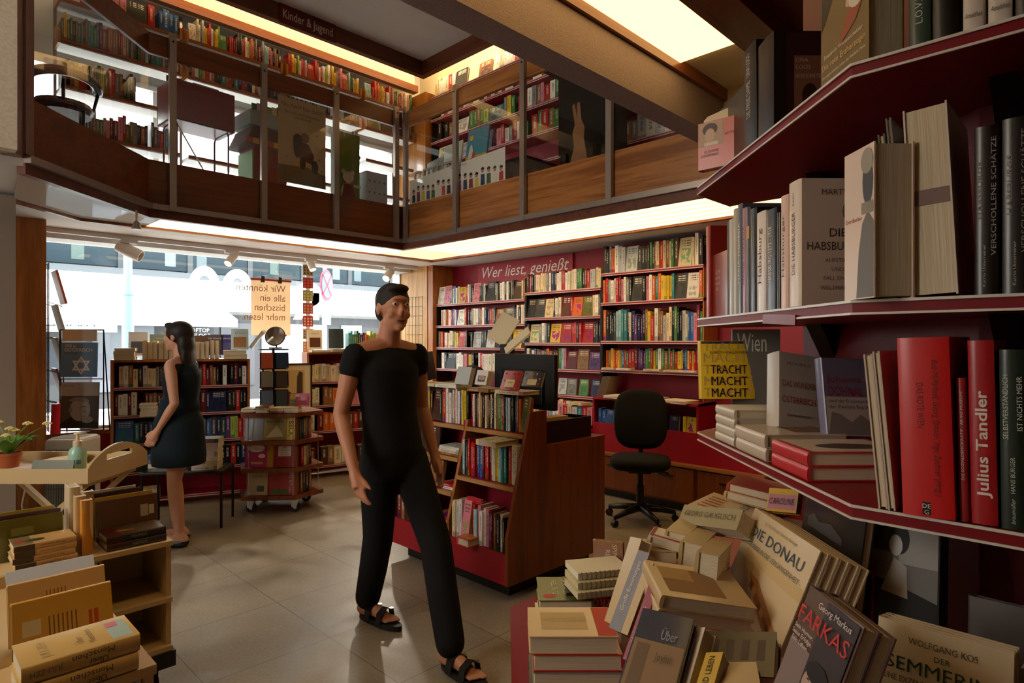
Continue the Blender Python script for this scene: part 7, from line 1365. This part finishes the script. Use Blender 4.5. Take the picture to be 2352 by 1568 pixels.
fuse('hair', h_, C('#20150f', .7), t, .008, 3)
c_ = MB(); loft(c_, [(1.80, 2.61, .84, .150, .118), (1.80, 2.61, .95, .168, .125), (1.798, 2.612, 1.05, .155, .115), (1.79, 2.62, 1.15, .150, .110), (1.785, 2.625, 1.26, .165, .120), (1.78, 2.63, 1.36, .178, .120), (1.78, 2.635, 1.43, .150, .095), (1.78, 2.635, 1.46, .10, .07)])
limb(c_, [(1.64, 2.64, 1.42), (1.78, 2.635, 1.435), (1.925, 2.625, 1.42)], [.066, .07, .066])
for s_ in 'rl': limb(c_, [P[s_+'s']+UP*-.01, P[s_+'s'].lerp(P[s_+'e'], .25)], [.064, .062])
fuse('top', c_, CLOTH, t, .011, 5)
j = MB(); loft(j, [(1.80, 2.61, .82, .15, .115), (1.80, 2.61, .92, .16, .12), (1.80, 2.61, 1.0, .15, .112)])
for s_ in 'rl': limb(j, [P[s_+'h'], P[s_+'h'].lerp(P[s_+'k'], .5), P[s_+'k'], P[s_+'k'].lerp(P[s_+'a'], .5), P[s_+'a']+UP*.03], [.10, .09, .078, .074, .068])
fuse('trousers', j, JEANS, t, .011, 5)
def sandal(nm, g, d, s_, L):
    o_ = []
    for i in range(20):
        a = 2*PI*i/20; lx = math.cos(a); ly = math.sin(a); o_.append((g + d*(L*.47+lx*(L*.5+.055)) + s_*(ly*(.045 if lx > 0 else .038))))
    sd = part(nm, MB().prism([(p.x, p.y) for p in o_], .004, .03), C('#1a1513', .6), t)
    for f_ in (.22, .66):
        m = MB(); cc = g+d*L*f_
        for k in range(2): pass
        pts = [cc+s_*.05+UP*-.004, cc+s_*.042+UP*.045, cc+UP*.068, cc-s_*.042+UP*.045, cc-s_*.05+UP*-.004]
        vv = []
        for p in pts: vv += [p-d*.018, p+d*.018]
        m.add(vv, [(2*i, 2*i+1, 2*i+3, 2*i+2) for i in range(4)]); st = part('strap', m, C('#151211', .5), sd); so = st.modifiers.new('thick', 'SOLIDIFY'); so.thickness = .004
        part('buckle', MB().box(-.008, .008, -.01, .01, -.002, .003, frame(d, UP, cc+s_*.045+UP*.048)), CHROME, st)
sandal('sandal', *rf); sandal('sandal', *lf_)
# woman in a dark dress at the window bookcase
t = thing('person', 'person with long dark hair in a dark teal dress walking by the window bookcase', 'person', (0, 0, 0))
d = Vector((-.7, .714, 0)); rt = Vector((.714, .7, 0)); B0 = Vector((1.545, 4.945, 0))
def W_(f, s, z): return B0 + d*f + rt*s + UP*z
b = MB(); b.ball(W_(0, 0, .90), (.14, .14, .12)); b.ball(W_(0, 0, 1.05), (.11, .11, .13)); b.ball(W_(.01, 0, 1.2), (.12, .12, .14)); limb(b, [W_(0, -.135, 1.325), W_(0, 0, 1.35), W_(0, .135, 1.325)], [.047, .052, .047]); limb(b, [W_(0, 0, 1.35), W_(.02, 0, 1.46)], [.05, .044])
X = head(b, W_(.035, 0, 1.535), d, .94)
legs = ((W_(-.01, -.075, .85), W_(.015, -.075, .46), W_(-.02, -.075, .085)), (W_(.01, .075, .85), W_(.09, .075, .46), W_(.05, .075, .085)))
for h, k, a in legs: limb(b, [h, h.lerp(k, .5), k, k.lerp(a, .28), a], [.078, .066, .047, .050, .030])
arms = ((W_(0, -.155, 1.32), W_(-.05, -.19, 1.06), W_(.07, -.185, .87)), (W_(0, .155, 1.32), W_(.0, .19, 1.06), W_(.1, .18, .88)))
for s_, e, w in arms:
    limb(b, [s_, s_.lerp(e, .5), e, e.lerp(w, .3), w], [.041, .037, .030, .031, .021]); hand(b, w, (w-e), d*.8+UP*.2, rt*(1 if s_ is arms[0][0] else -1), .165, .5)
feet = []
for k, (h, kn, a) in enumerate(legs): g = a+d*.21; feet.append(foot(b, a, (g.x, g.y), .022))
fuse('body', b, SKINW, t, .0065); face_parts(t, X, .94, t)
c_ = MB(); w0 = W_(0, 0, 0); loft(c_, [(w0.x, w0.y, z, r_, r_) for z, r_ in ((1.0, .125), (1.08, .115), (1.18, .13), (1.26, .135), (1.33, .10), (1.35, .06))]); limb(c_, [W_(0, -.13, 1.31), W_(0, .13, 1.31)], [.056, .056])
sk = MB(); rr = [(.125, 1.08), (.13, 1.0), (.165, .92), (.175, .78), (.185, .66), (.18, .59), (.12, .60)]
c_.lathe(rr, 28, Matrix.Translation((B0.x+d.x*.02, B0.y+d.y*.02, 0)))
fuse('dress', c_, DRESS, t, .011, 4)
h_ = MB(X); h_.ball((0, -.025, .03), (.084, .10, .09), 18, 12); h_.ball((0, -.07, -.06), (.078, .055, .12), 16, 10); h_.ball((0, -.085, -.17), (.085, .04, .14), 16, 10); h_.ball((0, .05, .085), (.056, .035, .024), 12, 8)
fuse('hair', h_, C('#1c110d', .6), t, .009, 3)
for g, dd, s_, L in feet:
    m = MB(); c0 = g+UP*-.022
    m.ball(c0-dd*.032+UP*.034, (.041, .041, .034), 14, 8); m.tube([c0-dd*.03+UP*.028, c0+dd*L*.4+UP*.024, c0+dd*L*.72+UP*.024], [.040, .041, .040], 14); m.ball(c0+dd*L*.72+UP*.024, (.044, .044, .026), 14, 8); m.ball(c0+dd*(L*.95)+UP*.020, (.034, .034, .018), 14, 8)
    m.v = [Vector((v.x, v.y, max(.003, v.z))) for v in m.v]
    sh = fuse('ballet_shoe', m, C('#131214', .35), t, .006, 2)
    part('bow', MB().ball(g+dd*L*.74+UP*.045+s_*.012, (.012, .012, .007), 8, 6).ball(g+dd*L*.74+UP*.045-s_*.012, (.012, .012, .007), 8, 6), C('#131214'), sh, smooth=True)
# ------------------------------------------------------------------ the street beyond the window
struct('street', MB().box(-25, 35, WY+.3, 17.0, -.25, -.15), grainy('street_paving', '#b5b0a8', '#a39e96', 3, .8, .05), 'sunlit paved street outside')
t = thing('shop_building', 'building across the street with white shop fascia and dark shopfronts below', 'building', (0, 17.0, 0))
FW = mat('facade_white', '#f2f2f0', .7); FD = mat('facade_dark', '#2c2d30', .5); FG = mat('facade_glass', '#18242a', .35, spec=.12); MU = mat('mullion_dark', '#23282b', .4)
part('wall', MB().box(-22, 32, .3, 6, -.15, 9.5), mat('facade_grey', '#c9c8c4', .8), t); part('shop_front', MB().box(-22, 32, .12, .3, -.1, 2.22), FD, t)
part('fascia', MB().box(-22, 32, -.25, .3, 2.3, 3.08), FW, t); part('ledge', MB().box(-22, 32, -.1, .3, 3.08, 3.25), C('#3b4044', .5), t); part('canopy', MB().add([(-22, -1.3, 2.05), (6.2, -1.3, 2.05), (6.2, -.2, 2.42), (-22, -.2, 2.42), (-22, -1.3, 1.86), (6.2, -1.3, 1.86), (6.2, -.2, 2.3), (-22, -.2, 2.3)], [(0, 1, 2, 3), (7, 6, 5, 4), (0, 4, 5, 1), (1, 5, 6, 2), (3, 2, 6, 7), (0, 3, 7, 4)]), FW, t)
for i in range(24):
    x = -13+1.55*i; p_ = part('window_pane', MB().box(x, x+1.42, .1, .3, 3.3, 4.75), FG, t); part('mullion', MB().box(x+1.42, x+1.55, .06, .3, 3.25, 4.8), MU, p_); part('curtain', MB().box(x+.1+.4*(i % 3), x+.35+.4*(i % 3), .09, .1, 3.4, 4.7), C(('#3a464a', '#2c3c38', '#4d5454')[i % 3], .6), p_)
for x, w, c2 in ((1.2, 1.1, '#6d6a64'), (3.4, 1.3, '#565a62'), (6.3, .9, '#2f3034'), (7.4, 2.0, '#70757c'), (9.9, .7, '#9fb8a8'), (11.4, 1.6, '#55586a'), (13.6, 2.4, '#3c3d46'), (-1.5, 2, '#7a766a')): part('shop_window', MB().box(x, x+w, .06, .12, .3, 2.0), C(c2, .2), t)
part('awning', MB().add([(11.8, -1.0, 2.0), (16.5, -1.0, 2.0), (16.5, .1, 2.3), (11.8, .1, 2.3), (11.8, -1.0, 1.85), (16.5, -1.0, 1.85)], [(0, 1, 2, 3), (0, 4, 5, 1)]), C('#d5d5d2', .7), t)
lettering('Le Burner', C('#ffffff', .6), t, (13.0, .055, 1.62), (1, 0, 0), (0, 0, 1), .55, shear=.2, bold=.01); a = at(452, 738, Y=17.0); lettering('Lumée', C('#ffffff', .6), t, (a.x, .05, a.z), (1, 0, 0), (0, 0, 1), .32, shear=.25); lettering('ROOFTOP\n9TH FLOOR', C('#ffffff', .6), t, (a.x, .05, a.z-.3), (1, 0, 0), (0, 0, 1), .14)
a = at(165, 740, Y=17.0); part('sign_board', MB().box(a.x-.9, a.x+.9, .02, .06, a.z-.22, a.z+.22), C('#dfe3ea', .5), t); lettering('FRANZ', C('#5a6478', .5), t, (a.x, .015, a.z), (-1, 0, 0), (0, 0, 1), .3)
t = thing('street_lamp', 'grey green cast street lamp post outside the shop window', 'lamp post', (2.42, 10.0, -.15)); LG = mat('lamp_green', '#7f929c', .5)
part('post', MB().lathe([(.075, 0), (.075, 2.3), (.085, 2.31), (.085, 2.36), (.055, 2.5), (.055, 5.5)], 18), LG, t, angle=40); part('base_collar', MB().lathe([(.08, 1.28), (.14, 1.36), (.15, 1.40), (.09, 1.44), (.08, 1.5)], 18), LG, t, angle=40); part('base', MB().lathe([(.16, 0), (.16, .9), (.1, 1.1), (.08, 1.3)], 18), LG, t, angle=40)
t = thing('traffic_sign', 'round no-stopping sign with white plate on a pole outside', 'sign', (4.95, 9.0, -.15), math.radians(38))
part('pole', MB().tube([(0, .03, 0), (0, .03, 2.85)], .03, 10), C('#b5bcc0', .4), t)
def disc(r_, y, c2, nm): part(nm, MB().prism(ell(0, 0, r_, r_, 30), -.004, .004, Matrix.Translation((0, y, 2.55)) @ RX), C(c2, .5), t)
disc(.25, 0, '#c4283a', 'sign_plate'); disc(.20, -.009, '#4f7ac0', 'blue_field')
for a in (PI/4, -PI/4): part('cross_bar', MB().box(-.22, .22, -.003, .003, -.02, .02, Matrix.Translation((0, -.016, 2.55)) @ Matrix.Rotation(a, 4, 'Y')), C('#c4283a', .5), t)
part('info_plate', MB().box(-.16, .16, -.004, .004, 1.92, 2.25), C('#e9e9e6', .5), t)
t = thing('potted_bush', 'small green bush in a planter on the pavement outside', 'plant', (4.3, 8.9, -.15)); part('planter', MB().lathe([(.2, 0), (.26, .5), (.24, .5), (.2, .3)], 18), C('#8a7a6c', .8), t, angle=40); lf = MB()
for i in range(240):
    p = Vector((R.gauss(0, .16), R.gauss(0, .16), .85+R.gauss(0, .2))); d_ = Vector((R.uniform(-1, 1), R.uniform(-1, 1), R.uniform(-1, 1))).normalized()*.05; s_ = d_.orthogonal().normalized()*.02; lf.add([p-d_, p+s_, p+d_, p-s_], [(0, 1, 2, 3)])
part('foliage', lf, C('#7aa04a', .6), t)['kind'] = 'stuff'
part('stem', MB().tube([(0, 0, .3), (0, 0, 1.0)], .02), C('#5a4a34', .8), t)
